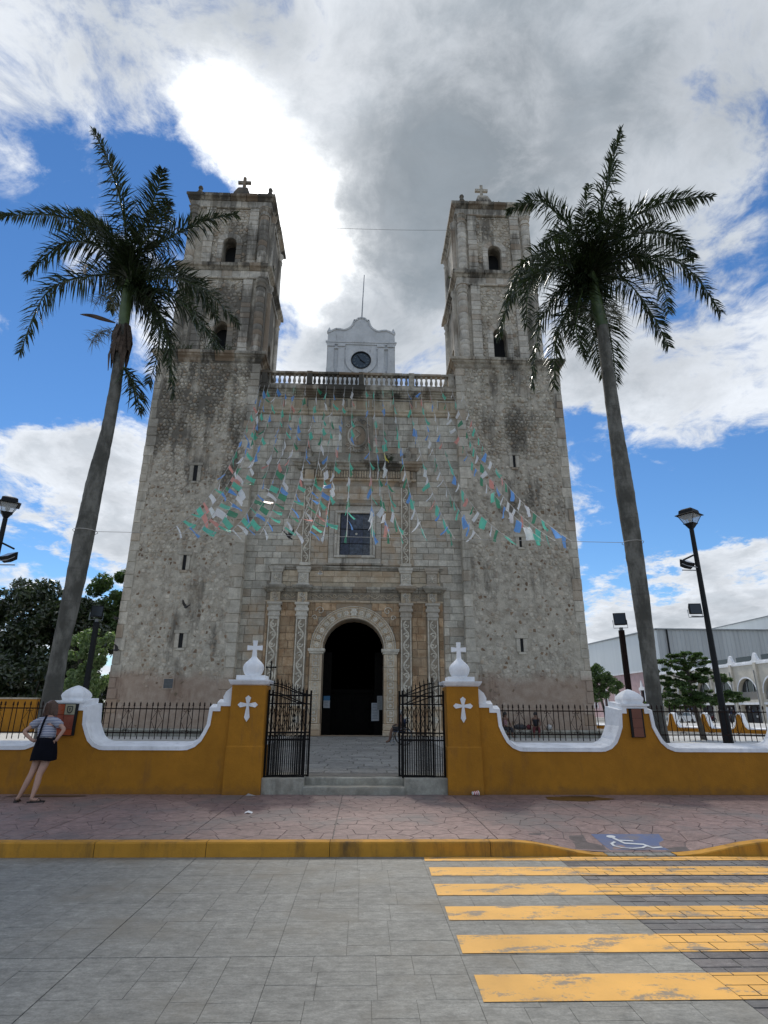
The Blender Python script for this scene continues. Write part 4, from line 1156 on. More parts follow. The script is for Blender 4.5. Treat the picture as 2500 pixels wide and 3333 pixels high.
            while z < ztop-0.05:
                z2 = min(ztop, z+Rn.uniform(0.30, 0.44)); k_ = r*(1+Rn.uniform(-.018, .018))
                ox, oy = Rn.uniform(-.008, .008), Rn.uniform(-.008, .008)
                o = MB().lathe(cc+ox, cy+oy, [(k_*0.955, z+0.004), (k_, z+0.022), (k_, z2-0.022), (k_*0.955, z2-0.004)], 14).obj('column_drum', M['dress'], t); smooth_by_angle(o, 40); z = z2
            capp = [(r*0.95, ztop), (r*1.16, ztop+0.03), (r*1.18, ztop+0.08), (r*0.98, ztop+0.12), (r*0.97, ztop+0.33), (r*1.1, ztop+0.36), (r*1.25, ztop+0.42), (r*1.28, ztop+0.50), (r*1.12, ztop+0.56), (r*1.3, ztop+0.60), (r*1.3, z1-z0+z0-0.005)]
            smooth_by_angle(MB().lathe(cc, cy, capp, 14).obj('column_capital', M['dress'], t), 40)
            # columns on the flank, seen obliquely
        xfl = xf
        for yy in (y0_+0.62, TB-0.95):
            o = MB().lathe(xfl, yy, [(0.24, z0+0.02), (0.25, z0+0.15), (0.22, z0+0.2), (0.22, ztop), (0.27, ztop+0.1), (0.21, ztop+0.14), (0.21, ztop+0.35), (0.29, ztop+0.5), (0.29, z1-0.01)], 10).obj('flank_column', M['dress'], t); smooth_by_angle(o, 40)
    lx0, lx1 = bx0-0.10, bx1+0.14
    storey(lx0, lx1, 20.0, 25.05, 'lo')
    def entab(x0_, x1_, z0, nm, top):
        y0_ = TY+0.02; y1_ = TB-0.05
        m = MB(); m.box(x0_+0.02, x1_-0.02, y0_+0.02, y1_-0.02, z0, top-0.02); m.obj(nm+'_core', M['joint'], t)
        cornice_stones(t, x0_, x1_, y0_, y1_, [(0.0, z0), (0.055, z0+0.03), (0.06, z0+0.10), (0.02, z0+0.135)], 0.9, 'architrave_stone', M['dress'], seed+3)
        cornice_stones(t, x0_, x1_, y0_, y1_, [(0.0, z0+0.145), (0.0, z0+0.55)], 0.55, 'frieze_stone', M['dress'], seed+5, wob=0.008)
        cornice_stones(t, x0_, x1_, y0_, y1_, [(0.02, z0+0.56), (0.06, z0+0.60), (0.10, z0+0.66), (0.14, z0+0.70), (0.22, z0+0.74), (0.24, z0+0.78), (0.24, top)], 0.85, 'cornice_stone', M['cornice'], seed+7)
        MB().box(x0_-0.15, x1_+0.15, y0_-0.15, y1_+0.15, top-0.03, top-0.008).obj(nm+'_slab', M['cornice'], t)
    entab(lx0-0.02, lx1+0.02, 25.06, 'entablature', 26.02)
    storey(bx0, bx1, 26.02, 30.25, 'hi')
    entab(bx0-0.03, bx1+0.03, 30.26, 'entablature', 31.20)
    # roof pyramid, cross, corner finials
    rc = ((bx0+bx1)/2, (TY+TB)/2)
    MB().lathe(rc[0], rc[1], [(1.0, 31.18), (0.95, 31.6), (0.62, 33.0), (0.50, 33.6), (0.32, 34.18), (0.24, 34.30)], 4, 0, True).obj('roof_pyramid', M['cornice'], t)
    m = MB(); m.box(rc[0]-0.095, rc[0]+0.095, rc[1]-0.08, rc[1]+0.08, 34.29, 35.38); m.obj('cross_post', M['cornice'], t)
    m = MB(); m.box(rc[0]-0.43, rc[0]+0.43, rc[1]-0.078, rc[1]+0.078, 34.84, 35.04); m.obj('cross_arm', M['cornice'], t)
    for s in ((-1, 1) if colside > 0 else (-1,)):
        fx = (bx0+0.42) if s < 0 else (bx1-0.12); fy = TY+0.1
        m = MB(); m.box(fx-0.17, fx+0.17, fy-0.15, fy+0.15, 31.19, 31.42); m.lathe(fx, fy, [(0.15, 31.42), (0.17, 31.5), (0.13, 31.62), (0.09, 31.72), (0.13, 31.76), (0.15, 31.84), (0.12, 31.93), (0.02, 31.96)], 8)
        m.obj('finial', M['cornice'], t)
    return t
t1 = tower(-11.40, -5.92, -10.88, -6.08, -8.30, 1, 'L', 4, [(-8.69, 12.88, 0.20, 0.86), (-8.70, 8.22, 0.16, 0.74), (-8.44, 4.53, 0.19, 0.66)])
t2 = tower(4.84, 10.55, 5.22, 9.72, 7.45, -1, 'R', 9, [(7.70, 13.87, 0.13, 0.68), (7.72, 9.49, 0.12, 0.52), (7.43, 4.46, 0.14, 0.62)])
# the 300 stones that show largest are single objects, the rest one mesh per tower
def proj_size(c, h): 
    px_, pz_ = cen(c); return area(c)*(1.0 if abs(h) > 0.012 else 0.5)/((TY*0.95+pz_*0.32)**2)
RUB_LIST.sort(key=lambda q: -proj_size(q[1], q[2]))
rest = {}
for i, (t, c, h, g) in enumerate(RUB_LIST):
    y = TY+0.10 if h < 0 else TY
    if i < 295:
        m = MB(); px_, pz_ = cen(c); lump(m, [(a-px_, b-pz_) for a, b in c], 0.002, abs(h), g); m.obj('rubble_stone', M['rubble'], t, at=(px_, y, pz_))
    else: lump(rest.setdefault(t, MB()), c, y+0.002, abs(h), g)
for t, m in rest.items(): m.obj('rubble_stones', M['rubble'], t, kind='stuff')
HI.sort(key=lambda q: -proj_size(q[1], 1)); rest = {}
for i, (t, c, h, g) in enumerate(HI):
    if i < 280: m = MB(); px_, pz_ = cen(c); lump(m, [(a-px_, b-pz_) for a, b in c], 0.002, h, g); m.obj('pale_stone', M['rubhi'], t, at=(px_, TY, pz_))
    else: lump(rest.setdefault(t, MB()), c, TY+0.002, h, g)
for t, m in rest.items(): m.obj('pale_stones', M['rubhi'], t, kind='stuff')
POCK.sort(key=lambda q: -proj_size(q[1], 1)); rest = {}
for i, (t, c, h, g) in enumerate(POCK):
    if i < 150: m = MB(); px_, pz_ = cen(c); lump(m, [(a-px_, b-pz_) for a, b in c], 0.004, h, g); m.obj('brown_stone', M['pock'], t, at=(px_, TY, pz_))
    else: lump(rest.setdefault(t, MB()), c, TY+0.004, h, g)
for t, m in rest.items(): m.obj('brown_stones', M['pock'], t, kind='stuff')
# plaque on the left tower
MB().box(-9.02, -8.52, TY-0.045, TY-0.001, 2.37, 2.87).obj('plaque_border', M['quoin'], t1)
MB().box(-8.97, -8.57, TY-0.055, TY-0.0455, 2.42, 2.82).obj('plaque', flat('slate_plaque', (0.07, 0.075, 0.08), 0.4, 0, 0.3, 9), t1)

# ---- centre front
fr = part('front_wall')
DX0, DX1, DZ, DR = -1.935, 0.955, 4.24, 1.445
WX0, WX1, WZ0, WZ1 = -1.28, 0.31, 8.74, 11.02
m = MB(); holed_wall(m, -5.93, 4.85, 0.40, 18.0, [(DX0, DX1, 0.42, DZ, True)], FY, 1.1)
m.obj('wall_core', M['joint'], fr)
BLK = []
Rn = random.Random(77)
def courses(x0, x1, z0, z1, hr, wr, holes, mat, nm, y, circ=None):
    z = z0
    while z < z1-1e-6:
        h = Rn.uniform(*hr); z2 = min(z1, z+h)
        if z1-z2 < hr[0]*0.7: z2 = z1
        spans = [(x0, x1)]
        zm = (z+z2)/2
        for (a, b, c, e) in holes:
            if z2 > c+0.03 and z < e-0.03:
                spans = [s for p_ in spans for s in ((p_[0], min(p_[1], a)), (max(p_[0], b), p_[1])) if s[1]-s[0] > 0.05]
        if circ:
            cx_, cz_, r_ = circ; dzm = min(abs(z-cz_), abs(z2-cz_)) if not (z < cz_ < z2) else 0
            if z2 > cz_ and dzm < r_:
                hw = math.sqrt(max(0, r_*r_-dzm*dzm)); spans = [s for p_ in spans for s in ((p_[0], min(p_[1], cx_-hw)), (max(p_[0], cx_+hw), p_[1])) if s[1]-s[0] > 0.05]
        for (a, b) in spans:
            x = a; first = True
            while x < b-1e-6:
                w_ = Rn.uniform(*wr)*(0.6 if first and Rn.random() < 0.5 else 1); x2 = min(b, x+w_); first = False
                if b-x2 < wr[0]*0.5: x2 = b
                BLK.append((x, x2, z, z2, y, mat, nm)); x = x2
        z = z2
HOL = [(-4.75, 3.85, 0, 7.42), (-3.45, 2.62, 12.75, 14.03), (-1.86, 0.80, 8.35, 11.5), (-1.32, 0.32, 14.25, 16.45), (-4.62, 3.72, 7.42, 8.3)]
courses(-5.92, 4.84, 0.45, 16.58, (0.31, 0.42), (0.38, 0.78), HOL, 'ashlar', 'ashlar_block', FY)
PIL = [-4.30, -2.99, 2.01, 3.30]
courses(-4.72, 3.82, 0.5, 6.45, (0.30, 0.44), (0.30, 0.52), [(p_-0.30, p_+0.30, 0, 7) for p_ in PIL]+[(-2.55, 1.60, 0, DZ)], 'ochre', 'ochre_block', FY, (XC, DZ, 2.02))
BLK.sort(key=lambda b: -((b[1]-b[0])*(b[3]-b[2]))/(FY*0.95+b[2]*0.32)**2 if b[6] == 'ochre_block' or b[2] > 0 else 0)
cnt = {}; restb = {}
for (x, x2, z, z2, y, mat, nm) in BLK:
    cnt[nm] = cnt.get(nm, 0)+1
    o = Rn.uniform(0.022, 0.048); g = 0.008
    if cnt[nm] <= 290:
        m = MB(); cx_, cz_ = (x+x2)/2, (z+z2)/2
        m.cbox(x+g-cx_, x2-g-cx_, -o, -0.001, z+g-cz_, z2-g-cz_, 0.013); m.obj(nm, M[mat], fr, at=(cx_, y, cz_))
    else: restb.setdefault((nm, mat), MB()).cbox(x+g, x2-g, y-o, y-0.001, z+g, z2-g, 0.013)
for (nm, mat), m in restb.items(): m.obj(nm+'s', M[mat], fr, kind='stuff')
# crowning entablature
yb = FY
def hband(x0, x1, pr_, nm, mat, w_, seed, par=fr, y=FY, wob=0.006):
    cornice_stones(par, x0, x1, y, y+1.0, pr_, w_, nm, mat, seed, 'F', wob)
XL, XR = -5.90, 4.82
hband(XL, XR, [(0.02, 16.60), (0.10, 16.64), (0.12, 16.72), (0.07, 16.78), (0.14, 16.84), (0.15, 16.93), (0.05, 16.97)], 'moulding_stone', M['portal'], 1.0, 31)
hband(XL, XR, [(0.03, 16.98), (0.03, 17.66)], 'frieze_stone', M['portal'], 0.7, 32)
x = XL+0.25; k = 0
while x < XR-0.6:                       # raised frames on the frieze
    w_ = 1.02; 
    for (a, b, c, e) in ((x, x+w_, 17.52, 17.58), (x, x+0.06, 17.12, 17.518), (x+w_-0.06, x+w_, 17.12, 17.518)):
        MB().box(a, b, FY-0.075, FY-0.02, c, e).obj('frieze_frame', M['dress'], fr)
    x += 1.18
hband(XL, XR, [(0.06, 17.67), (0.12, 17.70), (0.13, 17.76), (0.20, 17.80), (0.22, 17.86), (0.30, 17.90), (0.32, 17.97), (0.42, 18.0), (0.42, 18.20), (0.36, 18.21)], 'cornice_stone', M['cornice'], 1.05, 33)
MB().box(-5.9, 4.82, FY-0.35, FY+4.2, 18.0, 18.195).obj('roof_terrace', M['cornice'], fr)
MB().box(-5.9, 4.82, FY+1.1, FY+1.2, 5.8, 18.0).obj('back_wall', M['joint'], fr)

# balustrade
bal = part('balustrade', (-0.45, 27.9, 18.2)); by = FY-0.20
MB().box(-5.9, 4.82, by-0.13, by+0.13, 18.197, 18.34).obj('base_rail', M['cornice'], bal)
x = -5.9
while x < 4.8:
    x2 = min(4.82, x+Rn.uniform(0.9, 1.3)); MB().cbox(x+0.008, x2-0.008, by-0.16, by+0.16, 18.97, 19.11+Rn.uniform(-.01, .01), 0.02).obj('top_rail', M['cornice'], bal); x = x2
piers_x = [-5.66, -3.20, -0.36, 2.40, 4.58]
for px_ in piers_x:
    MB().box(px_-0.15, px_+0.15, by-0.15, by+0.15, 18.34, 19.14).obj('pier', M['cornice'], bal)
m = MB(); m.lathe(0, 0, [(0.085, 0), (0.085, 0.05), (0.05, 0.075), (0.06, 0.12), (0.088, 0.2), (0.082, 0.30), (0.05, 0.42), (0.045, 0.48), (0.075, 0.52), (0.055, 0.56), (0.085, 0.585), (0.085, 0.63)], 8)
bme = m.mesh('baluster', [M['cornice']], True)
for a, b in zip(piers_x[:-1], piers_x[1:]):
    n = int(round((b-a-0.3)/0.262)); s = (b-a-0.3)/n
    for i in range(n): O('baluster', bme, None, bal, at=(a+0.15+s*(i+0.5), by, 18.34), rot=(0, 0, R.uniform(0, 1)))

# clock gable
gb = part('clock_gable', (-0.45, 30, 18.2)); GY = 30.0
prof = [(-2.50, 18.15), (1.60, 18.15), (1.60, 22.70), (1.58, 23.34), (1.30, 23.52), (1.06, 23.60), (0.80, 23.58), (0.55, 23.52), (0.30, 23.66), (0.14, 23.84), (0.05, 24.10), (0.0, 24.30), (-0.14, 24.30), (-0.24, 24.44), (-0.46, 24.50), (-0.68, 24.44), (-0.78, 24.30), (-0.92, 24.30), (-0.98, 24.08), (-1.08, 23.84), (-1.26, 23.68), (-1.5, 23.56), (-1.75, 23.62), (-2.0, 23.64), (-2.22, 23.52), (-2.48, 23.36), (-2.50, 22.70)]
MB().prism(prof, GY, GY+1.3).obj('gable_wall', M['gable'], gb)
e = 0.05                                 # raised rim along the top
rim = [p_ for p_ in prof[3:26]]; m = MB()
ro = offset(list(reversed(rim)), 0.0)
for p_, q_ in zip(rim[:-1], rim[1:]):
    dx_, dz_ = q_[0]-p_[0], q_[1]-p_[1]; L_ = math.hypot(dx_, dz_) or 1; nx_, nz_ = dz_/L_, -dx_/L_
    m.prism([(p_[0]-nx_*0.07, p_[1]-nz_*0.07), (p_[0]+nx_*0.03, p_[1]+nz_*0.03), (q_[0]+nx_*0.03, q_[1]+nz_*0.03), (q_[0]-nx_*0.07, q_[1]-nz_*0.07)], GY-0.05, GY+0.2)
m.obj('rim', M['gable'], gb)
def gp(x0, x1, y, z0, z1, nm='moulding'): return MB().box(x0, x1, GY-y, GY-0.001, z0, z1).obj(nm, M['gable'], gb)
gp(-2.60, 1.70, 0.10, 22.62, 22.72); gp(-2.55, 1.65, 0.06, 22.50, 22.617); gp(-2.5, -1.40, 0.09, 22.18, 22.30); gp(0.48, 1.60, 0.09, 22.18, 22.30)
for a in (-2.46, -1.82, 0.56, 1.18): gp(a, a+0.38, 0.12, 20.75, 22.16, 'pilaster'); gp(a-0.04, a+0.42, 0.15, 22.31, 22.49, 'capital'); gp(a-0.05, a+0.43, 0.16, 20.5, 20.745, 'pilaster_base')
for a in (-2.42, 1.50):
    MB().lathe(a if a < 0 else a, GY+0.15, [(0.13, 23.38), (0.15, 23.48), (0.11, 23.6), (0.06, 23.72), (0.02, 23.82)], 8).obj('pinnacle', M['gable'], gb)
def ringy(cx, cz, r0_, r1_, y0_, y1_, n=32, prof3=None):
    m = MB(); vs = []; 
    for i in range(n):
        a = 2*math.pi*i/n; c, s = math.cos(a), math.sin(a)
        vs += [(cx+r0_*c, y0_, cz+r0_*s), (cx+r1_*c, y0_, cz+r1_*s), (cx+r1_*c, y1_, cz+r1_*s), (cx+r0_*c, y1_, cz+r0_*s)]
    fs = []
    for i in range(n):
        j = (i+1) % n
        for k_ in range(4): fs.append((4*i+k_, 4*i+(k_+1) % 4, 4*j+(k_+1) % 4, 4*j+k_))
    return m.add(vs, fs)
CX_, CZ_ = -0.44, 21.40
ringy(CX_, CZ_, 0.56, 0.93, GY-0.07, GY-0.001, 40).obj('clock_surround', M['gable'], gb)
ringy(CX_, CZ_, 0.545, 0.60, GY-0.11, GY-0.001, 40).obj('clock_rim', M['black'], gb)
m = MB(); m.add([(CX_+0.55*math.cos(2*math.pi*i/32), GY-0.03, CZ_+0.55*math.sin(2*math.pi*i/32)) for i in range(32)], [tuple(range(32))])
m.obj('clock_face', flat('clock_face', (0.035, 0.055, 0.075), 0.25, 0, 0.2, 3), gb)
M['clk'] = flat('clock_marks', (0.13, 0.16, 0.18), 0.5)
for i in range(12):
    a = math.pi*2*i/12; c, s = math.sin(a), math.cos(a); o = MB().box(-0.022, 0.022, GY-0.045, GY-0.031, 0.36, 0.48)
    m = MB(); m.add([(CX_+v[0]*s+v[2]*c, v[1], CZ_-v[0]*c+v[2]*s) for v in o.v], o.f); m.obj('hour_mark', M['clk'], gb)
for ang, L_, w_ in ((125, 0.30, 0.03), (-32, 0.44, 0.02)):
    a = rad(ang); c, s = math.sin(a), math.cos(a); o = MB().box(-w_, w_, GY-0.06, GY-0.047, -0.05, L_)
    m = MB(); m.add([(CX_+v[0]*s+v[2]*c, v[1], CZ_-v[0]*c+v[2]*s) for v in o.v], o.f); m.obj('clock_hand', M['black'], gb)
MB().tube([(-0.46, GY+0.3, 24.4), (-0.41, GY+0.3, 26.2), (-0.35, GY+0.3, 28.0)], [0.04, 0.03, 0.025], 6).obj('flagpole', M['metalp'], gb)

# ---- portal
po = part('portal')
PY = FY-0.30
def carve_scroll(x, z0, z1, w, y, mat='carved', par=po, pitch=0.44):
    """running vine: an S stem with a curl in every bend, joined as one relief strip"""
    m = MB(); n = max(2, round((z1-z0)/pitch)); ph = (z1-z0)/n; A = w*0.32
    stem = [(x+A*math.sin(math.pi*(t/8)), y, z0+ph*t/8) for t in range(n*8+1)]
    m.tube(stem, w*0.095, 4, cap=False)
    for k_ in range(n):
        s = 1 if k_ % 2 == 0 else -1; cz_ = z0+ph*(k_+0.5); cx_ = x-s*w*0.02
        sp = []
        for q in range(13):
            a = q*0.62+(0.3 if s > 0 else math.pi-0.3); r_ = w*0.36*(1-q/13.5); sp.append((cx_+s*w*0.05+r_*math.cos(a*1)*(-1), y-0.004, cz_+r_*math.sin(a)*0.95))
        m.tube(sp, [w*0.090*(1-0.4*i/12) for i in range(13)], 4, cap=False)
        m.ball((cx_+s*w*0.05, y-0.006, cz_), w*0.10, 6, 4)
    return m.obj('vine_relief', M[mat], par)
def pilaster(x, z0, z1, w, ydep, rings=True):
    y = FY-ydep
    z = z0; k_ = 0
    while z < z1-0.01:
        z2 = min(z1, z+Rn.uniform(0.55, 0.8)); 
        if z1-z2 < 0.3: z2 = z1
        MB().box(x-w/2+0.035, x+w/2-0.035, y+0.028, FY-0.001, z, z2-0.006).obj('pilaster_ground', M['groove'], po)
        for s in (-1, 1):
            a = x+s*w/2; MB().cbox(min(a, a-s*0.055), max(a, a-s*0.055), y, FY-0.001, z+0.003, z2-0.006, 0.006).obj('pilaster_edge', M['carved'], po)
        z = z2
    carve_scroll(x, z0+0.03, z1-0.03, w-0.10, y+0.022)
def ringstack(x, w, ydep, prof, nm='capital', mat='carved'):
    """square mouldings round a pilaster; prof: (overhang, z)"""
    m = MB(); cornice_ring(m, x-w/2, x+w/2, FY-ydep, FY-0.0, prof); 
    return m.obj(nm, M[mat], po)
def rosette(x, z, r, y, par=po, n=6, mat='carved', nm='rosette'):
    m = MB(); 
    for i in range(n):
        a = 2*math.pi*i/n; m.ball((x+r*0.58*math.cos(a), y, z+r*0.58*math.sin(a)), (r*0.34, 0.018, r*0.34), 6, 4)
    m.ball((x, y-0.008, z), (r*0.26, 0.022, r*0.26), 6, 4)
    return m.obj(nm, M[mat], par)
for i, x in enumerate(PIL):
    w_ = 0.50 if i in (0, 3) else 0.49
    dp = 0.20
    ringstack(x, w_+0.06, dp+0.04, [(0.10, 0.42), (0.10, 0.62), (0.03, 0.68), (0.0, 0.70), (0.0, 1.50), (0.04, 1.54), (0.09, 1.58), (0.09, 1.68), (0.0, 1.69)], 'pedestal', 'portal')
    rosette(x, 1.12, 0.17, FY-dp-0.05)
    ringstack(x, w_, dp, [(0.02, 1.69), (0.05, 1.72), (0.05, 1.80), (0.0, 1.84)], 'pilaster_base')
    pilaster(x, 1.84, 5.62, w_, dp)
    ringstack(x, w_, dp, [(0.0, 5.62), (0.0, 5.74), (0.04, 5.78), (0.045, 5.86), (0.01, 5.88), (0.01, 5.98), (0.08, 6.03), (0.085, 6.15), (0.03, 6.17), (0.03, 6.28), (0.10, 6.33), (0.10, 6.43)], 'capital', 'dress')
    ringstack(x, w_-0.04, dp, [(0.0, 6.43), (0.0, 6.92)], 'entablature_block', 'portal')
    carve_scroll(x, 6.46, 6.9, w_-0.12, FY-dp-0.012, 'dress', pitch=0.24)
    ringstack(x, w_+0.06, dp+0.02, [(0.02, 6.92), (0.08, 6.96), (0.10, 7.02), (0.20, 7.10), (0.22, 7.13), (0.22, 7.23), (0.0, 7.24)], 'cornice_break', 'cornice')
# frieze and cornice over the arch
def hbp(x0, x1, pr_, nm, mat, w_, seed): hband(x0, x1, pr_, nm, mat, w_, seed, po)
hbp(-4.7, 3.75, [(0.03, 6.43), (0.09, 6.46), (0.09, 6.53), (0.03, 6.56)], 'architrave_stone', M['portal'], 0.7, 51)
hbp(-4.7, 3.75, [(0.035, 6.565), (0.035, 6.93)], 'frieze_stone', M['groove'], 0.62, 52)
hbp(-4.72, 3.78, [(0.06, 6.94), (0.12, 6.99), (0.14, 7.04), (0.22, 7.09), (0.24, 7.20), (0.1, 7.22)], 'cornice_stone', M['cornice'], 0.8, 53)
for (a, b) in ((-2.62, 1.66), (-3.95, -3.34), (2.36, 2.96)):
    m = MB(); n = max(2, round((b-a)/0.34)); s_ = (b-a)/n
    m.tube([(a+s_*t/6, FY-0.055, 6.745+0.085*math.sin(math.pi*t/6)) for t in range(n*6+1)], 0.022, 4, cap=False)
    for k_ in range(n):
        cx_ = a+s_*(k_+0.5); sg_ = 1 if k_ % 2 == 0 else -1
        m.tube([(cx_+0.085*(1-q/9)*math.cos(q*0.75), FY-0.057, 6.745-sg_*0.03+0.085*(1-q/9)*math.sin(q*0.75)) for q in range(9)], 0.017, 4, cap=False)
    m.obj('frieze_relief', M['portal'], po)
# jambs, imposts, archivolt
for s, (a, b) in ((-1, (-2.50, DX0)), (1, (DX1, 1.57))):
    z = 0.95
    MB().cbox(a-0.04, b+0.04, FY-0.26, FY+0.3, 0.42, 0.66, 0.03).obj('jamb_base', M['portal'], po)
    MB().cbox(a-0.02, b+0.02, FY-0.22, FY+0.3, 0.665, 0.94, 0.03).obj('jamb_base', M['portal'], po)
    for z2 in (1.55, 2.18, 2.80, 3.42, 4.02):
        MB().cbox(a, b, FY-0.16, FY+0.25, z+0.004, z2-0.004, 0.012).obj('jamb_stone', M['portal'], po)
        xc_ = (a+b)/2
        for zz in (z+(z2-z)*0.28, z+(z2-z)*0.76):
            m = MB()
            for k_ in range(4):
                t = [(-0.15, -0.125), (0.15, -0.125), (0.15, 0.125), (-0.15, 0.125)]; p_, q_ = t[k_], t[(k_+1) % 4]
                m.tube([(xc_+p_[0], FY-0.165, zz+p_[1]), (xc_+q_[0], FY-0.165, zz+q_[1])], 0.017, 4)
            m.obj('carved_frame', M['carved'], po); rosette(xc_, zz, 0.09, FY-0.167)
        z = z2
    m = MB(); cornice_ring(m, a-0.02, b+0.02, FY-0.18, FY+0.25, [(0.0, 4.02), (0.03, 4.05), (0.03, 4.10), (0.08, 4.14), (0.09, 4.20), (0.09, 4.26), (0.0, 4.27)]); m.obj('impost', M['carved'], po)
nv = 15
for i in range(nv):
    a0, a1 = math.pi*i/nv+0.006, math.pi*(i+1)/nv-0.006; r1, r2 = DR, DR+0.57
    poly = [(XC+r1*math.cos(a0), DZ+r1*math.sin(a0))]
    for q in range(4): a = a0+(a1-a0)*q/3; poly.append((XC+r2*math.cos(a), DZ+r2*math.sin(a)))
    for q in range(3): a = a1+(a0-a1)*q/3; poly.append((XC+r1*math.cos(a), DZ+r1*math.sin(a)))
    MB().prism(poly, FY-0.16, FY+0.25).obj('arch_stone', M['portal'], po)
    am = (a0+a1)/2; rosette(XC+(r1+r2)/2*math.cos(am), DZ+(r1+r2)/2*math.sin(am), 0.13 if i != 7 else 0.2, FY-0.168, n=6)
for rr_ in (DR+0.03, DR+0.14, DR+0.46, DR+0.56):
    m = MB(); m.tube([(XC+rr_*math.cos(math.pi*i/36), FY-0.165, DZ+rr_*math.sin(math.pi*i/36)) for i in range(37)], 0.016, 4); m.obj('arch_moulding', M['carved'], po)
for s in (-1, 1):                        # spandrel carvings
    m = MB()
    for (r_, cx_, cz_) in ((0.22, XC+s*1.62, 6.05), (0.14, XC+s*1.88, 5.72)):
        m.tube([(cx_+r_*(1-q/13)*math.cos(q*0.7)*s, FY-0.05, cz_+r_*(1-q/13)*math.sin(q*0.7)) for q in range(12)], 0.022, 4)
    m.obj('spandrel_relief', M['carved'], po)
# attic with four pedestals
hbp(-4.60, 3.70, [(0.02, 7.24), (0.02, 7.44)], 'attic_stone', M['portal'], 0.8, 54)
courses_before = len(BLK)
m = MB(); m.box(-4.6, 3.7, FY-0.03, FY-0.001, 7.44, 8.02); m.obj('attic_wall', M['joint'], po)
BLK2 = BLK[courses_before:]; del BLK[:]
courses(-4.58, 3.68, 7.45, 8.02, (0.27, 0.3), (0.45, 0.75), [(p_-0.27, p_+0.27, 7, 9) for p_ in PIL], 'portal', 'attic_block', FY-0.03)
for (x, x2, z, z2, y, mat, nm) in BLK: MB().cbox(x+.006, x2-.006, y-0.03, y-0.001, z+.006, z2-.006, 0.012).obj(nm, M[mat], po)
hbp(-4.62, 3.72, [(0.03, 8.03), (0.09, 8.06), (0.10, 8.12), (0.15, 8.16), (0.15, 8.24), (0.05, 8.26)], 'sill_stone', M['cornice'], 0.9, 55)
for x in PIL:
    ringstack(x, 0.50, 0.16, [(0.07, 7.24), (0.07, 7.32), (0.0, 7.36), (0.0, 7.88), (0.05, 7.92), (0.06, 8.0), (0.10, 8.05), (0.11, 8.16), (0.02, 8.19)], 'upper_pedestal', 'dress')
    m = MB(); 
    for sx in (-1, 1):
        for sz in (-1, 1):
            m.tube([(x+sx*0.03, FY-0.17, 7.62+sz*0.03), (x+sx*0.17, FY-0.175, 7.62+sz*0.06), (x+sx*0.15, FY-0.175, 7.62+sz*0.19), (x+sx*0.05, FY-0.17, 7.62+sz*0.15), (x+sx*0.03, FY-0.17, 7.62+sz*0.04)], 0.02, 4)
    m.ball((x, FY-0.18, 7.62), (0.05, 0.03, 0.05), 6, 4); m.obj('flower_relief', M['carved'], po)
# upper order round the window
for x in (-2.95, 2.02):
    ringstack(x, 0.44, 0.13, [(0.05, 8.26), (0.05, 8.38), (0.0, 8.42)], 'pilaster_base')
    pilaster(x, 8.42, 12.45, 0.44, 0.13)
    ringstack(x, 0.44, 0.13, [(0.0, 12.45), (0.05, 12.5), (0.05, 12.6), (0.02, 12.62), (0.09, 12.7), (0.09, 12.8)], 'capital', 'dress')
    ringstack(x, 0.46, 0.20, [(0.0, 12.8), (0.0, 13.34)], 'entablature_block', 'portal')
hbp(-3.36, 2.50, [(0.05, 12.8), (0.10, 12.84), (0.10, 12.92), (0.05, 12.95)], 'architrave_stone', M['portal'], 0.7, 56)
hbp(-3.34, 2.48, [(0.08, 12.96), (0.08, 13.36)], 'frieze_stone', M['groove'], 0.7, 57)
m = MB(); x = -3.3
while x < 2.45:                          # row of little balusters carved on the frieze
    m.lathe(x, FY-0.09, [(0.03, 12.97), (0.055, 13.06), (0.03, 13.16), (0.05, 13.22), (0.03, 13.34)], 6); x += 0.135
m.obj('carved_balusters', M['portal'], po)
hbp(-3.42, 2.56, [(0.12, 13.37), (0.18, 13.41), (0.20, 13.50), (0.30, 13.55), (0.34, 13.64), (0.44, 13.68), (0.46, 13.80), (0.2, 13.83)], 'cornice_stone', M['cornice'], 0.8, 58)
for s in (-1, 1):
    x = -0.43+s*2.62
    ringstack(x, 0.74, 0.30, [(0.0, 13.83), (0.04, 13.86), (0.05, 13.98), (0.02, 14.02)], 'urn_base', 'cornice')
    MB().lathe(x+s*-0.02, FY-0.12, [(0.19, 14.0), (0.15, 14.12), (0.18, 14.24), (0.20, 14.36), (0.14, 14.48), (0.08, 14.54), (0.10, 14.60), (0.05, 14.70), (0.01, 14.76)], 10).obj('urn', M['cornice'], po)
# window
fo = [(-1.86, 0.80, 8.36, 11.48)]
def frame(x0_, x1_, z0_, z1_, w_, y0_, mat, nm, seed=0):
    for (a, b, c, e) in ((x0_, x0_+w_, z0_+w_, z1_-w_), (x1_-w_, x1_, z0_+w_, z1_-w_), (x0_, x1_, z1_-w_, z1_), (x0_, x1_, z0_, z0_+w_)):
        if b-a > e-c:
            n = max(1, round((b-a)/0.75))
            for k_ in range(n): MB().cbox(a+(b-a)*k_/n+.003, a+(b-a)*(k_+1)/n-.003, y0_, FY-0.001, c+.003, e-.003, 0.012).obj(nm, M[mat], po)
        else:
            n = max(1, round((e-c)/0.6))
            for k_ in range(n): MB().cbox(a+.003, b-.003, y0_, FY-0.001, c+(e-c)*k_/n+.003, c+(e-c)*(k_+1)/n-.003, 0.012).obj(nm, M[mat], po)
frame(-1.84, 0.78, 8.40, 11.42, 0.27, FY-0.08, 'dress', 'window_frame_stone')
frame(-1.56, 0.50, 8.68, 11.14, 0.13, FY-0.15, 'dress', 'window_frame_stone')
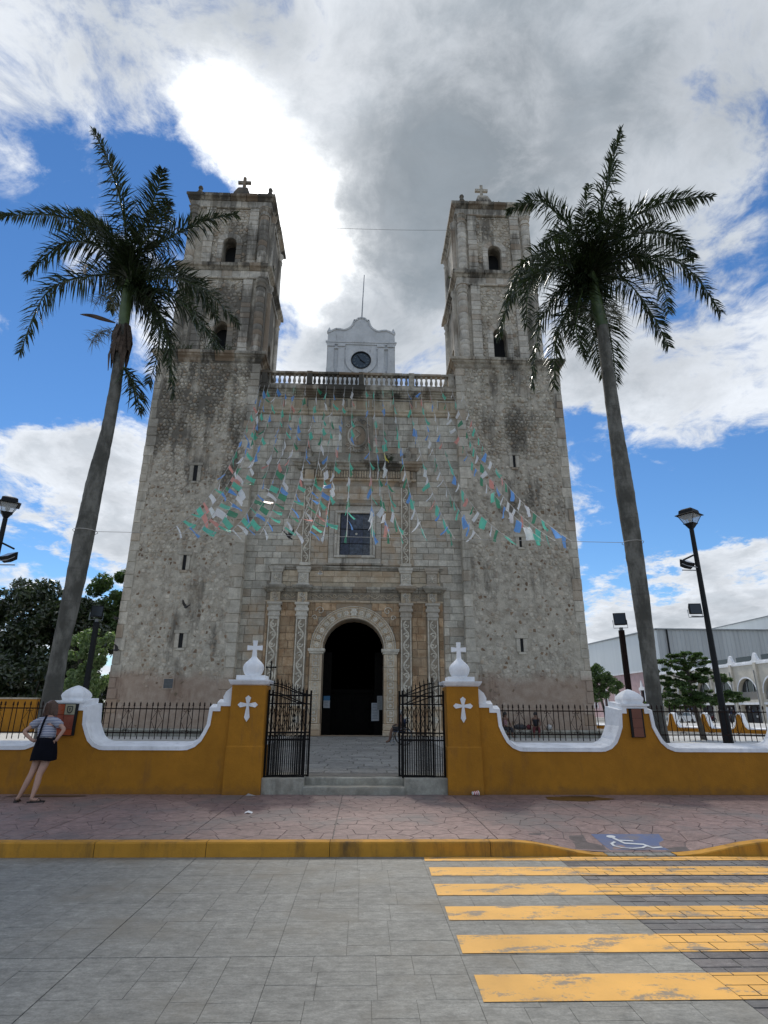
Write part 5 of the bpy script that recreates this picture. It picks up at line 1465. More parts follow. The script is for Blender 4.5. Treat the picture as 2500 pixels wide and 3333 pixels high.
frame(-1.43, 0.37, 8.66, 11.16, 0.14, FY-0.045, 'dress', 'window_frame_stone')
hbp(-1.80, 0.74, [(0.10, 11.42), (0.16, 11.46), (0.17, 11.54), (0.1, 11.56)], 'cornice_stone', M['cornice'], 0.65, 59)
hbp(-1.80, 0.74, [(0.10, 8.28), (0.16, 8.31), (0.16, 8.38), (0.1, 8.40)], 'cornice_stone', M['cornice'], 0.65, 60)
win = O('window', None, parent=po, at=(-0.48, FY, 8.74))
gcol = [(0.02, 0.025, 0.045), (0.035, 0.045, 0.06), (0.045, 0.055, 0.075), (0.03, 0.035, 0.05), (0.055, 0.06, 0.07), (0.028, 0.035, 0.06)]
zz = [8.76, 9.42, 10.18, 11.0]; xx = [-1.27, -0.80, -0.12, 0.30]
k_ = 0
for j in range(3):
    for i in range(3):
        mt = flat('stained_glass', gcol[(i*2+j*3) % 6], 0.25, 0, 0.8, 7)
        MB().box(xx[i]+.004, xx[i+1]-.004, FY-0.022, FY-0.014, zz[j]+.004, zz[j+1]-.004).obj('pane', mt, win)
for z in zz: MB().box(-1.29, 0.32, FY-0.03, FY-0.010, z-0.018, z+0.018).obj('glazing_bar', M['iron'], win)
for x in (xx[0], xx[-1]): MB().box(x-0.022, x+0.022, FY-0.031, FY-0.0105, 8.78, 10.98).obj('glazing_bar', M['iron'], win)
for x in xx[1:-1]: MB().box(x-0.008, x+0.008, FY-0.028, FY-0.010, 8.78, 10.16).obj('glazing_bar', M['iron'], win)
MB().ball((-0.46, FY-0.03, 9.93), (0.06, 0.01, 0.06), 10, 6).obj('roundel', M['dress'], win)
# carved medallion above
md = O('coat_of_arms', None, parent=po, at=(-0.5, FY, 14.3))
MB().box(-1.12, 0.12, FY-0.05, FY-0.001, 14.42, 16.30).obj('field', M['groove'], md)
m = MB(); 
for k_ in range(40):
    t = k_/40*2*math.pi; 
m.tube([(-0.5+0.50*math.cos(2*math.pi*i/28), FY-0.07, 15.38+0.62*math.sin(2*math.pi*i/28)) for i in range(29)], 0.055, 5); m.obj('oval_frame', M['dress'], md)
MB().ball((-0.5, FY-0.04, 15.38), (0.44, 0.05, 0.55), 14, 8).obj('oval_shield', M['dress'], md)
m = MB()
for s in (-1, 1):
    for (cx_, cz_, r_) in ((0.30, 16.18, 0.17), (0.52, 15.95, 0.13), (0.30, 14.60, 0.17), (0.52, 14.82, 0.12), (0.12, 16.30, 0.11), (0.10, 14.48, 0.10)):
        m.tube([(-0.5+s*(cx_+r_*(1-q/13)*math.cos(q*0.7)), FY-0.085, cz_+r_*(1-q/13)*math.sin(q*0.7)) for q in range(12)], 0.028, 4)
m.tube([(-0.5-0.14*math.sin(t*1.2), FY-0.10, 15.0+0.75*t/6) for t in range(7)], 0.05, 5)
m.obj('scrollwork', M['dress'], md)
# doorway: dark nave, inner wooden screen and posters
nv_ = part('nave'); 
m = MB()
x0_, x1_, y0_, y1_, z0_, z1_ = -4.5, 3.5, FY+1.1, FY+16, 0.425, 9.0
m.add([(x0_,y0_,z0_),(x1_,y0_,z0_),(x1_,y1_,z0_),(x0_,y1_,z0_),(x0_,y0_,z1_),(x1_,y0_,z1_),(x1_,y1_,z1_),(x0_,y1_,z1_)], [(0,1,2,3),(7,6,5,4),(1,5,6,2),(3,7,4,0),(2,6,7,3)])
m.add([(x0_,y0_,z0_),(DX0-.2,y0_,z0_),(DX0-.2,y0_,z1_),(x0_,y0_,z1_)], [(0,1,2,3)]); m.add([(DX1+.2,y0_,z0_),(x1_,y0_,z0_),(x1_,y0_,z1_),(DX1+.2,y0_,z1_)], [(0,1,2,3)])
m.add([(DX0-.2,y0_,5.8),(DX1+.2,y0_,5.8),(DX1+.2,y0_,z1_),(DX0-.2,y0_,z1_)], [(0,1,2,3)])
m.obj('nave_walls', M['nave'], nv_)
MB().box(-2.3, 1.3, FY+2.3, FY+2.4, 0.43, 2.35).obj('inner_screen', M['wood'], nv_)
for i in range(4):
    xx_ = -2.2+i*0.88; MB().cbox(xx_, xx_+0.78, FY+2.27, FY+2.299, 0.6, 2.25, 0.02).obj('screen_panel', M['wood'], nv_)
MB().box(-1.9, 0.9, FY+2.2, FY+2.45, 2.35, 2.5).obj('screen_beam', M['wood'], nv_)
for x in (DX0-0.08, DX1-0.40): MB().box(x, x+0.48, FY+1.02, FY+1.09, 0.44, 4.2).obj('door_leaf', M['wood'], nv_)
M['paper'] = flat('notice_paper', (0.34, 0.36, 0.38), 0.7, 0, 0.12, 8); M['paperb'] = flat('blue_notice', (0.04, 0.14, 0.26), 0.7); M['paperg'] = flat('grey_notice', (0.20, 0.21, 0.21), 0.7)
M['ink'] = flat('ink', (0.10, 0.11, 0.12), 0.7)
def notice(x0_, x1_, z0_, z1_, y, blue, lab):
    n_ = T('notice', ((x0_+x1_)/2, y, z0_), lab, 'notice')
    MB().box(x0_, x1_, y, y+0.006, z0_, z1_).obj('sheet', M['paper' if blue != 2 else 'paperg'], n_)
    if blue == 1: MB().box(x0_, x1_, y-0.002, y-0.0002, z0_+(z1_-z0_)*0.62, z1_).obj('printed_band', M['paperb'], n_)
    m = MB(); z = z1_-0.08 if blue != 1 else z0_+(z1_-z0_)*0.55
    while z > z0_+0.05: m.box(x0_+0.04, x1_-0.04-R.uniform(0, 0.08), y-0.003, y-0.0003, z, z+0.018); z -= 0.07
    m.obj('text_lines', M['ink'], n_)
notice(-1.86, -1.56, 1.62, 2.16, FY+0.93, 1, 'white and blue notice taped inside the left of the church doorway')
notice(0.42, 0.78, 1.05, 1.86, FY+1.0, 0, 'white printed notice hanging low inside the right of the doorway')
notice(0.68, 0.94, 1.55, 2.18, FY+0.90, 2, 'grey notice on the right door edge, above the white one')

# ------------------------------------------------------------------ palms
FRONDS_L = [
  [(-6.98, 14.0, 13.25), (-7.16, 14.0, 14.18), (-7.39, 13.67, 15.59), (-7.83, 13.33, 16.95), (-8.34, 13.0, 17.93)],
  [(-6.98, 14.0, 13.25), (-7.03, 14.0, 14.43), (-6.57, 13.5, 15.2), (-6.17, 13.0, 15.68), (-5.88, 12.5, 15.94)],
  [(-6.98, 14.0, 13.25), (-6.85, 14.0, 14.19), (-6.22, 14.27, 15.16), (-5.39, 14.53, 16.11), (-4.35, 14.8, 16.77)],
  [(-6.98, 14.0, 13.25), (-7.28, 14.0, 14.17), (-8.38, 14.1, 15.29), (-9.68, 14.2, 15.86), (-11.4, 14.3, 15.89)],
  [(-6.98, 14.0, 13.25), (-7.21, 14.0, 13.69), (-8.01, 13.8, 14.39), (-8.89, 13.6, 14.22), (-9.51, 13.4, 12.91)],
  [(-6.98, 14.0, 13.25), (-7.18, 14.0, 13.51), (-8.23, 14.17, 13.62), (-9.48, 14.33, 13.12), (-9.94, 14.5, 11.16)],
  [(-6.98, 14.0, 13.25), (-6.78, 14.0, 13.35), (-5.85, 14.4, 13.82), (-4.94, 14.8, 13.66), (-4.04, 15.2, 12.83)],
  [(-6.98, 14.0, 13.25), (-6.75, 14.0, 13.14), (-5.8, 13.83, 12.83), (-4.8, 13.67, 11.88), (-4.06, 13.5, 10.81)],
  [(-6.98, 14.0, 13.25), (-6.71, 14.0, 13.06), (-6.11, 14.07, 12.49), (-5.67, 14.13, 11.43), (-5.35, 14.2, 9.76)],
  [(-6.98, 14.0, 13.25), (-6.84, 14.0, 13.11), (-6.47, 14.4, 12.86), (-6.18, 14.8, 11.88), (-6.49, 15.2, 10.65)],
  [(-6.98, 14.0, 13.25), (-7.17, 14.0, 14.06), (-8.18, 14.5, 15.5), (-8.98, 15.0, 16.5), (-9.84, 15.5, 17.41)],
  [(-6.98, 14.0, 13.25), (-7.04, 14.0, 14.18), (-6.34, 13.4, 14.49), (-5.87, 12.8, 14.57), (-5.44, 12.2, 14.48)],
  [(-6.73, 14.0, 10.44), (-6.5, 14.0, 10.13), (-6.25, 14.0, 9.62), (-6.08, 14.0, 9.07)],
  [(-7.03, 14.0, 11.84), (-7.36, 14.17, 12.64), (-7.74, 14.33, 13.12), (-8.11, 14.5, 12.89)],
  [(-7.08, 14.0, 11.56), (-7.42, 14.1, 11.68), (-7.73, 14.2, 11.63), (-7.88, 14.3, 11.42)],
  [(-7.18, 14.0, 11.89), (-7.52, 14.0, 12.0), (-7.86, 14.0, 12.1), (-8.19, 14.0, 12.14)],
]
FRONDS_R = [
  [(6.7, 14.0, 14.0), (6.9, 14.0, 14.92), (7.18, 13.73, 16.26), (7.55, 13.47, 17.79), (7.9, 13.2, 19.06)],
  [(6.7, 14.0, 14.0), (6.67, 14.0, 14.91), (6.12, 14.2, 16.32), (5.43, 14.4, 17.35), (4.49, 14.6, 17.05)],
  [(6.7, 14.0, 14.0), (7.3, 14.0, 15.36), (8.43, 13.87, 16.38), (9.61, 13.73, 16.81), (10.67, 13.6, 16.86)],
  [(6.7, 14.0, 14.0), (7.27, 14.0, 15.08), (8.66, 14.43, 16.13), (9.97, 14.87, 16.54), (10.91, 15.3, 16.05)],
  [(6.7, 14.0, 14.0), (6.99, 14.0, 14.22), (8.26, 14.07, 14.89), (9.75, 14.13, 14.58), (10.6, 14.2, 12.95)],
  [(6.7, 14.0, 14.0), (7.0, 14.0, 14.29), (7.82, 13.7, 14.61), (8.4, 13.4, 13.74), (8.3, 13.1, 12.02)],
  [(6.7, 14.0, 14.0), (6.97, 14.0, 14.01), (7.91, 14.3, 14.1), (8.68, 14.6, 13.26), (9.25, 14.9, 12.22)],
  [(6.7, 14.0, 14.0), (6.54, 14.0, 14.27), (5.56, 14.1, 14.96), (4.55, 14.2, 14.24), (3.82, 14.3, 11.96)],
  [(6.7, 14.0, 14.0), (6.53, 14.0, 14.17), (5.51, 13.67, 14.08), (4.58, 13.33, 13.22), (4.25, 13.0, 11.39)],
  [(6.7, 14.0, 14.0), (6.46, 14.0, 14.03), (5.91, 14.13, 13.68), (5.12, 14.27, 12.56), (4.71, 14.4, 10.37)],
  [(6.7, 14.0, 14.0), (6.51, 14.0, 13.93), (6.13, 14.4, 13.29), (5.71, 14.8, 12.31), (5.65, 15.2, 10.87)],
  [(6.7, 14.0, 14.0), (6.5, 14.0, 13.86), (6.08, 13.8, 12.68), (5.86, 13.6, 11.77), (5.89, 13.4, 10.78)],
  [(6.7, 14.0, 14.0), (6.76, 14.0, 13.67), (7.13, 14.33, 12.8), (7.36, 14.67, 11.93), (7.48, 15.0, 10.93)],
  [(6.7, 14.0, 14.0), (6.7, 14.0, 13.66), (6.74, 14.5, 12.79), (7.03, 15.0, 12.15), (7.35, 15.5, 11.49)],
  [(6.7, 14.0, 14.0), (6.93, 14.0, 14.64), (6.99, 13.33, 14.99), (6.97, 12.67, 14.86), (6.74, 12.0, 14.82)],
  [(6.7, 14.0, 14.0), (6.83, 14.0, 14.77), (6.51, 13.5, 15.13), (6.22, 13.0, 15.17), (6.27, 12.5, 15.89)],
  [(6.7, 14.0, 14.0), (6.61, 14.0, 14.35), (6.44, 14.6, 15.76), (6.38, 15.2, 16.8), (5.93, 15.8, 16.88)],
]

def cr(P, t):
    """Catmull-Rom through the points, t in 0..1"""
    n = len(P)-1; s = min(n-1e-6, t*n); i = int(s); u = s-i
    p0, p1, p2, p3 = P[max(0, i-1)], P[i], P[i+1], P[min(n, i+2)]
    return 0.5*((2*p1)+(-p0+p2)*u+(2*p0-5*p1+4*p2-p3)*u*u+(-p0+3*p1-3*p2+p3)*u*u*u)
def frond(pts, leaf, seed, start=0.10, dens=1.0):
    Rn = random.Random(seed); P = [Vector(p_) for p_ in pts]; m = MB()
    N_ = 22; line = [cr(P, i/N_) for i in range(N_+1)]
    L_ = sum((a-b).length for a, b in zip(line[:-1], line[1:]))
    m.tube(line, [0.036*(1-0.85*i/N_)+0.004 for i in range(N_+1)], 5, 0)
    n = int(L_*42*dens)
    for i in range(n):
        t = start+(1-start)*(i+Rn.uniform(-0.3, 0.3))/n; t = min(0.999, max(0.02, t))
        p_ = cr(P, t); T_ = (cr(P, min(0.9995, t+0.02))-cr(P, max(0, t-0.02))).normalized()
        side = T_.cross(Vector((0, 0, 1)))
        if side.length < 0.15: side = T_.cross(Vector((0, 1, 0)))
        side.normalize(); up = side.cross(T_).normalized()
        env = (0.55+0.45*math.sin(math.pi*min(1, t*1.15)**0.8))*(1.0 if t < 0.8 else 1-0.55*(t-0.8)/0.2)
        for s in (-1, 1):
            a = Rn.uniform(-0.9, 0.9)+0.15
            d_ = side*s*math.cos(a)+up*math.sin(a)
            fwd = 0.55+0.9*max(0, t-0.55)+Rn.uniform(-0.1, 0.15)
            d_ = (d_+T_*fwd).normalized(); l_ = leaf*env*Rn.uniform(0.8, 1.12)
            w_ = 0.020*Rn.uniform(0.8, 1.25)
            mid = p_+d_*l_*0.5+Vector((0, 0, -0.05*l_)); droop = Rn.uniform(0.15, 0.55)
            tip = p_+d_*l_+Vector((0, 0, -droop*l_))
            q = d_.cross(Vector((Rn.uniform(-1, 1), Rn.uniform(-1, 1), 1.0))).normalized()*w_
            m.add([p_-q*0.5, p_+q*0.5, mid+q, mid-q, tip], [(0, 1, 2, 3), (3, 2, 4)], 1)
    return m
EXTRA_L = [[(-6.98, 14, 13.3), (-6.6, 14.9, 14.6), (-5.9, 15.9, 15.0), (-5.2, 16.8, 14.2)], [(-6.98, 14, 13.3), (-7.5, 14.9, 14.7), (-8.2, 15.9, 15.2), (-8.9, 16.9, 14.5)], [(-6.98, 14, 13.3), (-7.0, 13.2, 14.3), (-7.1, 12.2, 14.3), (-7.2, 11.4, 13.4)],
           [(-6.98, 14, 13.3), (-6.5, 13.4, 13.9), (-5.8, 12.7, 13.6), (-5.3, 12.2, 12.5)], [(-6.98, 14, 13.3), (-7.0, 14.9, 15.0), (-6.9, 15.9, 16.2), (-6.7, 17.0, 16.6)], [(-6.98, 14, 13.3), (-7.7, 13.5, 13.7), (-8.6, 12.9, 12.9), (-9.0, 12.6, 11.7)]]
EXTRA_R = [[(6.7, 14, 14.1), (7.2, 14.8, 15.5), (7.8, 15.6, 16.2), (8.5, 16.4, 16.0)], [(6.7, 14, 14.1), (6.1, 14.9, 15.4), (5.5, 15.8, 15.7), (4.8, 16.6, 15.0)], [(6.7, 14, 14.1), (6.8, 13.2, 15.0), (6.8, 12.3, 15.0), (6.7, 11.5, 14.2)],
           [(6.7, 14, 14.1), (7.3, 13.4, 14.6), (8.0, 12.8, 14.2), (8.5, 12.4, 13.0)], [(6.7, 14, 14.1), (6.0, 13.5, 14.6), (5.3, 13.0, 14.1), (4.9, 12.7, 12.9)], [(6.7, 14, 14.1), (6.9, 15.0, 15.8), (7.3, 16.0, 17.0), (7.8, 17.0, 17.6)], [(6.7, 14, 14.1), (7.4, 14.6, 14.0), (7.9, 15.2, 13.0), (8.1, 15.5, 11.7)]]
def palm(x, stations, crown, fronds, lab, seed, leaf, brushes, extras):
    Rn = random.Random(seed)
    t = T('palm_tree', (x, 14, YARD), lab, 'palm tree', 'tall royal palms inside the wall')
    line = [(cx, 14+Rn.uniform(-.01, .01), z) for cx, z, r in stations]; m = MB()
    # densify with the ring scars
    pts = []; rs = []
    for (a, b) in zip(stations[:-1], stations[1:]):
        n = max(2, int((b[1]-a[1])/0.11))
        for k in range(n):
            u = k/n; pts.append((a[0]+(b[0]-a[0])*u+Rn.uniform(-.004, .004), 14+Rn.uniform(-.004, .004), a[1]+(b[1]-a[1])*u)); rs.append(0.86*(a[2]+(b[2]-a[2])*u)*(1+Rn.uniform(-.018, .022)))
    pts.append((stations[-1][0], 14, stations[-1][1])); rs.append(0.86*stations[-1][2])
    m.tube(pts, rs, 18); smooth_by_angle(m.obj('trunk', M['trunk'], t), 60)
    m = MB(); m.tube([(c[0], 14, c[1]) for c in crown], [0.86*c[2] for c in crown], 14); smooth_by_angle(m.obj('crownshaft', M['shaft'], t), 60)
    for i, f in enumerate(list(fronds)+(extras or [])):
        kind = brushes.get(i)
        if kind == 'spathe':
            m = MB(); P = [Vector(p_) for p_ in f]; m.tube([cr(P, j/10) for j in range(11)], [0.02, 0.03, 0.045, 0.055, 0.06, 0.062, 0.058, 0.05, 0.04, 0.025, 0.006], 8)
            smooth_by_angle(m.obj('spathe', M['sheath'], t), 60); continue
        if kind == 'brush':
            m = MB(); P = [Vector(p_) for p_ in f]
            for j in range(150):
                t0_ = Rn.uniform(0.1, 1); p_ = cr(P, min(.999, t0_)); d_ = Vector((Rn.uniform(-1, 1), Rn.uniform(-1, 1), Rn.uniform(-.9, .5))).normalized()*Rn.uniform(0.2, 0.42)
                q = d_.cross(Vector((0.3, 1, 0.2))).normalized()*0.006; m.add([p_-q, p_+q, p_+d_*0.6+q, p_+d_*0.6-q, p_+d_+Vector((0, 0, -.08))], [(0, 1, 2, 3), (3, 2, 4)])
            m.obj('flower_brush', M['flower'], t); continue
        m = frond(f, leaf*(0.75 if kind == 'small' else 1), seed*40+i, 0.05 if kind == 'small' else 0.09, 1.0)
        m.obj('frond', [M['shaft'], M['frond']], t)
    return t
pl = palm(-7.0, [(-7.06, 0.30, 0.30), (-7.05, 0.9, 0.245), (-7.04, 1.7, 0.235), (-7.05, 2.8, 0.21), (-6.98, 4.5, 0.252), (-6.97, 5.6, 0.275), (-6.95, 6.2, 0.26), (-6.93, 7.2, 0.245), (-6.85, 8.5, 0.185), (-6.84, 9.7, 0.178), (-6.88, 10.8, 0.165), (-6.92, 11.8, 0.15)],
     [(-6.92, 11.75, 0.165), (-6.95, 12.3, 0.18), (-6.97, 12.9, 0.165), (-6.98, 13.3, 0.13), (-6.98, 13.7, 0.07)], FRONDS_L, 'tall palm at the left, grey trunk in front of the dark trees and left tower', 3, 0.80,
     {12: 'small', 13: 'brush', 14: 'brush', 15: 'spathe'}, EXTRA_L[:2])
m = MB()                                 # dead leaf base hanging round the trunk
for i in range(26):
    a = R.uniform(0, 6.28); r_ = R.uniform(0.17, 0.27); z0_ = R.uniform(11.3, 11.85); L_ = R.uniform(0.6, 1.35); w_ = R.uniform(0.05, 0.11)
    c, s = math.cos(a), math.sin(a)
    m.add([(-6.92+0.16*c-w_*s, 14+0.16*s+w_*c, z0_), (-6.92+0.16*c+w_*s, 14+0.16*s-w_*c, z0_), (-6.90+r_*1.1*c+w_*s*1.2, 14+r_*1.1*s-w_*c*1.2, z0_-L_*0.5), (-6.90+r_*1.1*c-w_*s*1.2, 14+r_*1.1*s+w_*c*1.2, z0_-L_*0.5), (-6.87+r_*c+w_*s*.3, 14+r_*s-w_*c*.3, z0_-L_), (-6.87+r_*c-w_*s*.3, 14+r_*s+w_*c*.3, z0_-L_)], [(0, 1, 2, 3), (3, 2, 4, 5)])
m.obj('dead_sheath', M['sheath'], pl)
pr_ = palm(6.8, [(6.84, 0.30, 0.28), (6.84, 0.9, 0.225), (6.82, 1.7, 0.205), (6.83, 2.6, 0.20), (6.84, 3.5, 0.215), (6.84, 4.6, 0.24), (6.83, 5.7, 0.255), (6.81, 7.0, 0.27), (6.80, 8.0, 0.245), (6.79, 8.85, 0.22), (6.79, 10.5, 0.20), (6.81, 12.2, 0.19)],
     [(6.81, 12.18, 0.195), (6.76, 12.8, 0.20), (6.70, 13.6, 0.185), (6.69, 14.1, 0.14), (6.70, 14.5, 0.07)], FRONDS_R, 'tall palm at the right, bushy crown in front of the right tower', 7, 0.80, {}, EXTRA_R[:2])
m = MB()
for (cx_, cy_, z0_) in ((6.45, 14.2, 12.9), (7.05, 13.8, 12.6)):
    for j in range(130):
        p_ = Vector((cx_+R.uniform(-.25, .25), cy_+R.uniform(-.2, .2), z0_+R.uniform(-.3, .3))); d_ = Vector((R.uniform(-1, 1), R.uniform(-1, 1), R.uniform(-.9, .3))).normalized()*R.uniform(0.2, 0.5)
        q = d_.cross(Vector((0.3, 1, 0.2))).normalized()*0.006; m.add([p_-q, p_+q, p_+d_*0.6+q, p_+d_*0.6-q, p_+d_+Vector((0, 0, -.08))], [(0, 1, 2, 3), (3, 2, 4)])
m.obj('flower_brush', M['flower'], pr_)

# ------------------------------------------------------------------ broad-leaved trees
def foliage(m, blobs, n, ls, seed, up=0.35):
    """leaf-sized faces spread through lumpy volumes; more near each lump's surface"""
    Rn = random.Random(seed); vol = [b[3]*b[4]*b[5] for b in blobs]; tot = sum(vol)
    for b, v in zip(blobs, vol):
        subs = []
        for k in range(max(8, int(22*(v/tot)**0.5*2))):
            while True:
                q = Vector((Rn.uniform(-1, 1), Rn.uniform(-1, 1), Rn.uniform(-1, 1)))
                if 0.2 < q.length < 1: break
            q = q.normalized()*Rn.uniform(0.62, 0.98); subs.append((q, Rn.uniform(0.16, 0.32)))
        for k in range(int(n*v/tot)):
            q, r_ = Rn.choice(subs)
            e = Vector((Rn.gauss(0, 1), Rn.gauss(0, 1), Rn.gauss(0, 1))).normalized()*r_*Rn.uniform(0.55, 1.05)
            p_ = Vector((b[0]+(q.x+e.x)*b[3], b[1]+(q.y+e.y)*b[4], b[2]+(q.z+e.z)*b[5]))
            nrm = (e+Vector((Rn.uniform(-.7, .7), Rn.uniform(-.7, .7), Rn.uniform(-.3, 1)*up*2))).normalized()
            a = nrm.cross(Vector((Rn.uniform(-1, 1), Rn.uniform(-1, 1), Rn.uniform(-1, 1)))).normalized(); c = nrm.cross(a)
            s = ls*Rn.uniform(0.6, 1.3)
            m.add([p_-a*s, p_-c*s*0.42, p_+a*s+nrm*(-0.15*s), p_+c*s*0.42], [(0, 1, 2, 3)])
    return m
def tree(lab, base, blobs, n, ls, mat, seed, tr=0.16, grp='trees behind the wall on the left'):
    t = T('tree', base, lab, 'tree', grp)
    foliage(MB(), blobs, n, ls, seed).obj('crown', M[mat], t)
    top = max(blobs, key=lambda b: b[2]); m = MB(); b0 = Vector(base)
    hub = Vector((sum(b[0] for b in blobs)/len(blobs), sum(b[1] for b in blobs)/len(blobs), min(b[2]-b[5]*0.5 for b in blobs)))
    hub.z = max(hub.z, base[2]+0.8)
    m.tube([b0+Vector((0, 0, -0.1)), b0.lerp(hub, 0.5)+Vector((0.05, 0, 0)), hub], [tr*1.25, tr, tr*0.8], 8)
    for b in blobs:
        c = Vector(b[:3]); m.tube([hub-Vector((0, 0, 0.1)), hub.lerp(c, 0.5)+Vector((0, 0, 0.15)), c+Vector((0, 0, b[5]*0.4))], [tr*0.7, tr*0.45, tr*0.12], 6)
        for k in range(3): q = Vector((R.uniform(-.7, .7)*b[3], R.uniform(-.7, .7)*b[4], R.uniform(-.2, .7)*b[5])); m.tube([hub.lerp(c, 0.6), c+q*0.5, c+q], [tr*0.35, tr*0.2, tr*0.06], 5)
    m.obj('trunk', M['bark'], t); return t
tree('broad dark tree with glossy leaves at the far left edge', (-24.0, 40, YARD), [(-25.2, 40, 6.6, 3.4, 3, 3.2), (-23.2, 40.5, 7.0, 2.8, 3, 2.9), (-26.5, 40, 4.4, 3.0, 2.5, 2.6), (-22.6, 39.5, 4.2, 2.6, 2.5, 2.6), (-28.2, 40, 6.5, 3.0, 3, 3.2)], 34000, 0.17, 'leafd', 1, 0.25)
tree('dark tree in the middle of the left group, behind the palm trunk', (-19.8, 41, YARD), [(-20.6, 41, 6.9, 2.4, 2.5, 2.6), (-19.2, 41.5, 6.2, 2.3, 2.5, 3.0), (-20.4, 40, 3.4, 2.8, 2.2, 2.2)], 22000, 0.16, 'leafd', 2, 0.2)
tree('tall green tree with rounded top beside the left tower', (-17.8, 43, YARD), [(-17.8, 43, 9.4, 2.3, 2.2, 2.2), (-16.6, 43.5, 8.9, 2.0, 2, 2.1), (-18.6, 42.5, 6.9, 2.4, 2.2, 1.7), (-16.5, 43, 6.6, 2.4, 2.2, 1.7)], 24000, 0.15, 'leafg', 3, 0.22)
tree('small pale-leaved tree catching light by the left tower corner', (-15.4, 34, YARD), [(-15.1, 34, 5.0, 0.95, 1.0, 1.15), (-16.1, 34.3, 4.6, 0.75, 0.9, 0.9), (-15.0, 34, 3.3, 0.85, 1.0, 1.2), (-15.9, 34.3, 2.6, 0.9, 1.0, 1.2)], 9000, 0.11, 'leafl', 4, 0.09)
tree('light green tree leaning in from the left edge', (-19.6, 29, YARD), [(-19.0, 29, 5.7, 0.95, 0.9, 0.6), (-18.6, 29, 4.5, 0.9, 0.9, 0.6), (-19.8, 29, 5.0, 1.1, 0.9, 0.9)], 3000, 0.13, 'leafl', 5, 0.1)
tree('low dark thicket under the trees behind the left wall', (-21.0, 37, YARD), [(-23.5, 37, 2.4, 3.5, 2, 2.3), (-19.5, 37, 2.2, 3.0, 2, 2.2), (-16.2, 37.5, 2.0, 2.2, 1.6, 2.2), (-27, 37, 2.4, 3, 2, 2.4), (-14.2, 38, 2.6, 1.6, 1.6, 2.6)], 26000, 0.17, 'leafd', 6, 0.1)
tree('small feathery dark green tree beside the right tower corner', (20.2, 50, YARD), [(19.6, 50, 4.3, 1.3, 1.2, 1.0), (20.5, 50, 3.6, 1.15, 1.2, 0.95), (19.4, 50, 3.1, 1.2, 1.2, 0.9)], 11000, 0.09, 'leafg', 7, 0.12, 'trees to the right of the church')
# flat-layered tree
at = T('tree', (14.45, 26, YARD), 'flat-topped tree with layered branches between right palm and street lamp', 'tree', 'trees to the right of the church')
tiers = [(13.5, 26, 3.72, 0.62, 0.9, 0.16), (14.3, 26, 3.86, 0.7, 0.9, 0.24), (15.1, 26, 3.72, 0.62, 0.9, 0.17), (13.9, 26, 3.45, 0.7, 0.8, 0.16),
         (13.4, 26, 3.12, 0.55, 0.9, 0.22), (14.2, 26, 2.85, 0.75, 0.9, 0.28), (15.1, 26, 3.02, 0.75, 0.9, 0.20), (15.95, 26, 3.02, 0.50, 0.8, 0.24),
         (13.2, 26, 2.02, 0.75, 0.9, 0.26), (14.1, 26, 2.12, 0.8, 0.9, 0.28), (15.1, 26, 2.10, 0.85, 0.9, 0.22), (16.0, 26, 2.12, 0.68, 0.8, 0.20), (14.1, 26, 1.78, 0.75, 0.8, 0.18), (14.3, 26, 2.5, 0.35, 0.5, 0.3), (13.7, 25.6, 2.45, 0.6, 0.7, 0.16), (14.6, 25.7, 1.95, 0.9, 0.7, 0.22), (14.75, 26.2, 3.3, 0.6, 0.8, 0.18), (13.5, 26, 2.75, 0.5, 0.7, 0.2), (15.5, 25.8, 2.25, 0.7, 0.7, 0.2)]
foliage(MB(), tiers, 26000, 0.085, 8, 0.9).obj('crown', M['leafg'], at)
m = MB(); m.tube([(14.62, 26, 0.35), (14.5, 26, 1.2), (14.35, 26, 2.2), (14.35, 26, 3.2), (14.3, 26, 3.95)], [0.13, 0.11, 0.09, 0.06, 0.03], 8)
for (x, y, z, rx, ry, rz) in tiers: m.tube([(14.38, 26, z-0.25), ((14.38+x)/2, y+0.1, z-0.12), (x, y, z)], [0.045, 0.03, 0.012], 5)
m.obj('trunk', M['bark'], at)
# weeds on the ledges
def weeds(lab, x, y, z, w, h, n, seed):
    Rn = random.Random(seed); m = MB()
    for i in range(n):
        bx, by_ = x+Rn.uniform(-w, w), y+Rn.uniform(-.06, .06); d_ = Vector((Rn.uniform(-.5, .5), Rn.uniform(-.3, .3), 1)).normalized(); L_ = h*Rn.uniform(0.4, 1.1)
        m.tube([(bx, by_, z), Vector((bx, by_, z))+d_*L_], [0.008, 0.003], 3, cap=False)
        for k in range(6):
            p_ = Vector((bx, by_, z))+d_*L_*Rn.uniform(0.25, 1); a = Vector((Rn.uniform(-1, 1), Rn.uniform(-1, 1), Rn.uniform(-.4, .8))).normalized()*Rn.uniform(0.04, 0.09); c = a.cross(Vector((0, 0.6, 1))).normalized()*0.022
            m.add([p_, p_+a*0.5+c, p_+a, p_+a*0.5-c], [(0, 1, 2, 3)])
    return tag(m.obj('ledge_weeds', M['weed']), lab, 'plant', 'weeds rooted in the church ledges')
weeds('dark weeds growing along the lower cornice of the left tower', -8.2, 27.3, 19.98, 0.75, 0.55, 42, 1)
weeds('weeds on the left end of the left tower lower cornice', -10.2, 27.3, 19.98, 0.55, 0.45, 26, 2)
weeds('twiggy bush on the roof edge of the right tower behind its cross', 8.35, 28.0, 31.18, 0.4, 1.0, 16, 3)
weeds('small weed sticking out of the inner flank of the right tower', 4.85, 28.2, 26.0, 0.08, 0.5, 6, 4)
weeds('little dark weed on the cornice above the window', 1.15, 27.62, 13.81, 0.22, 0.35, 22, 5)
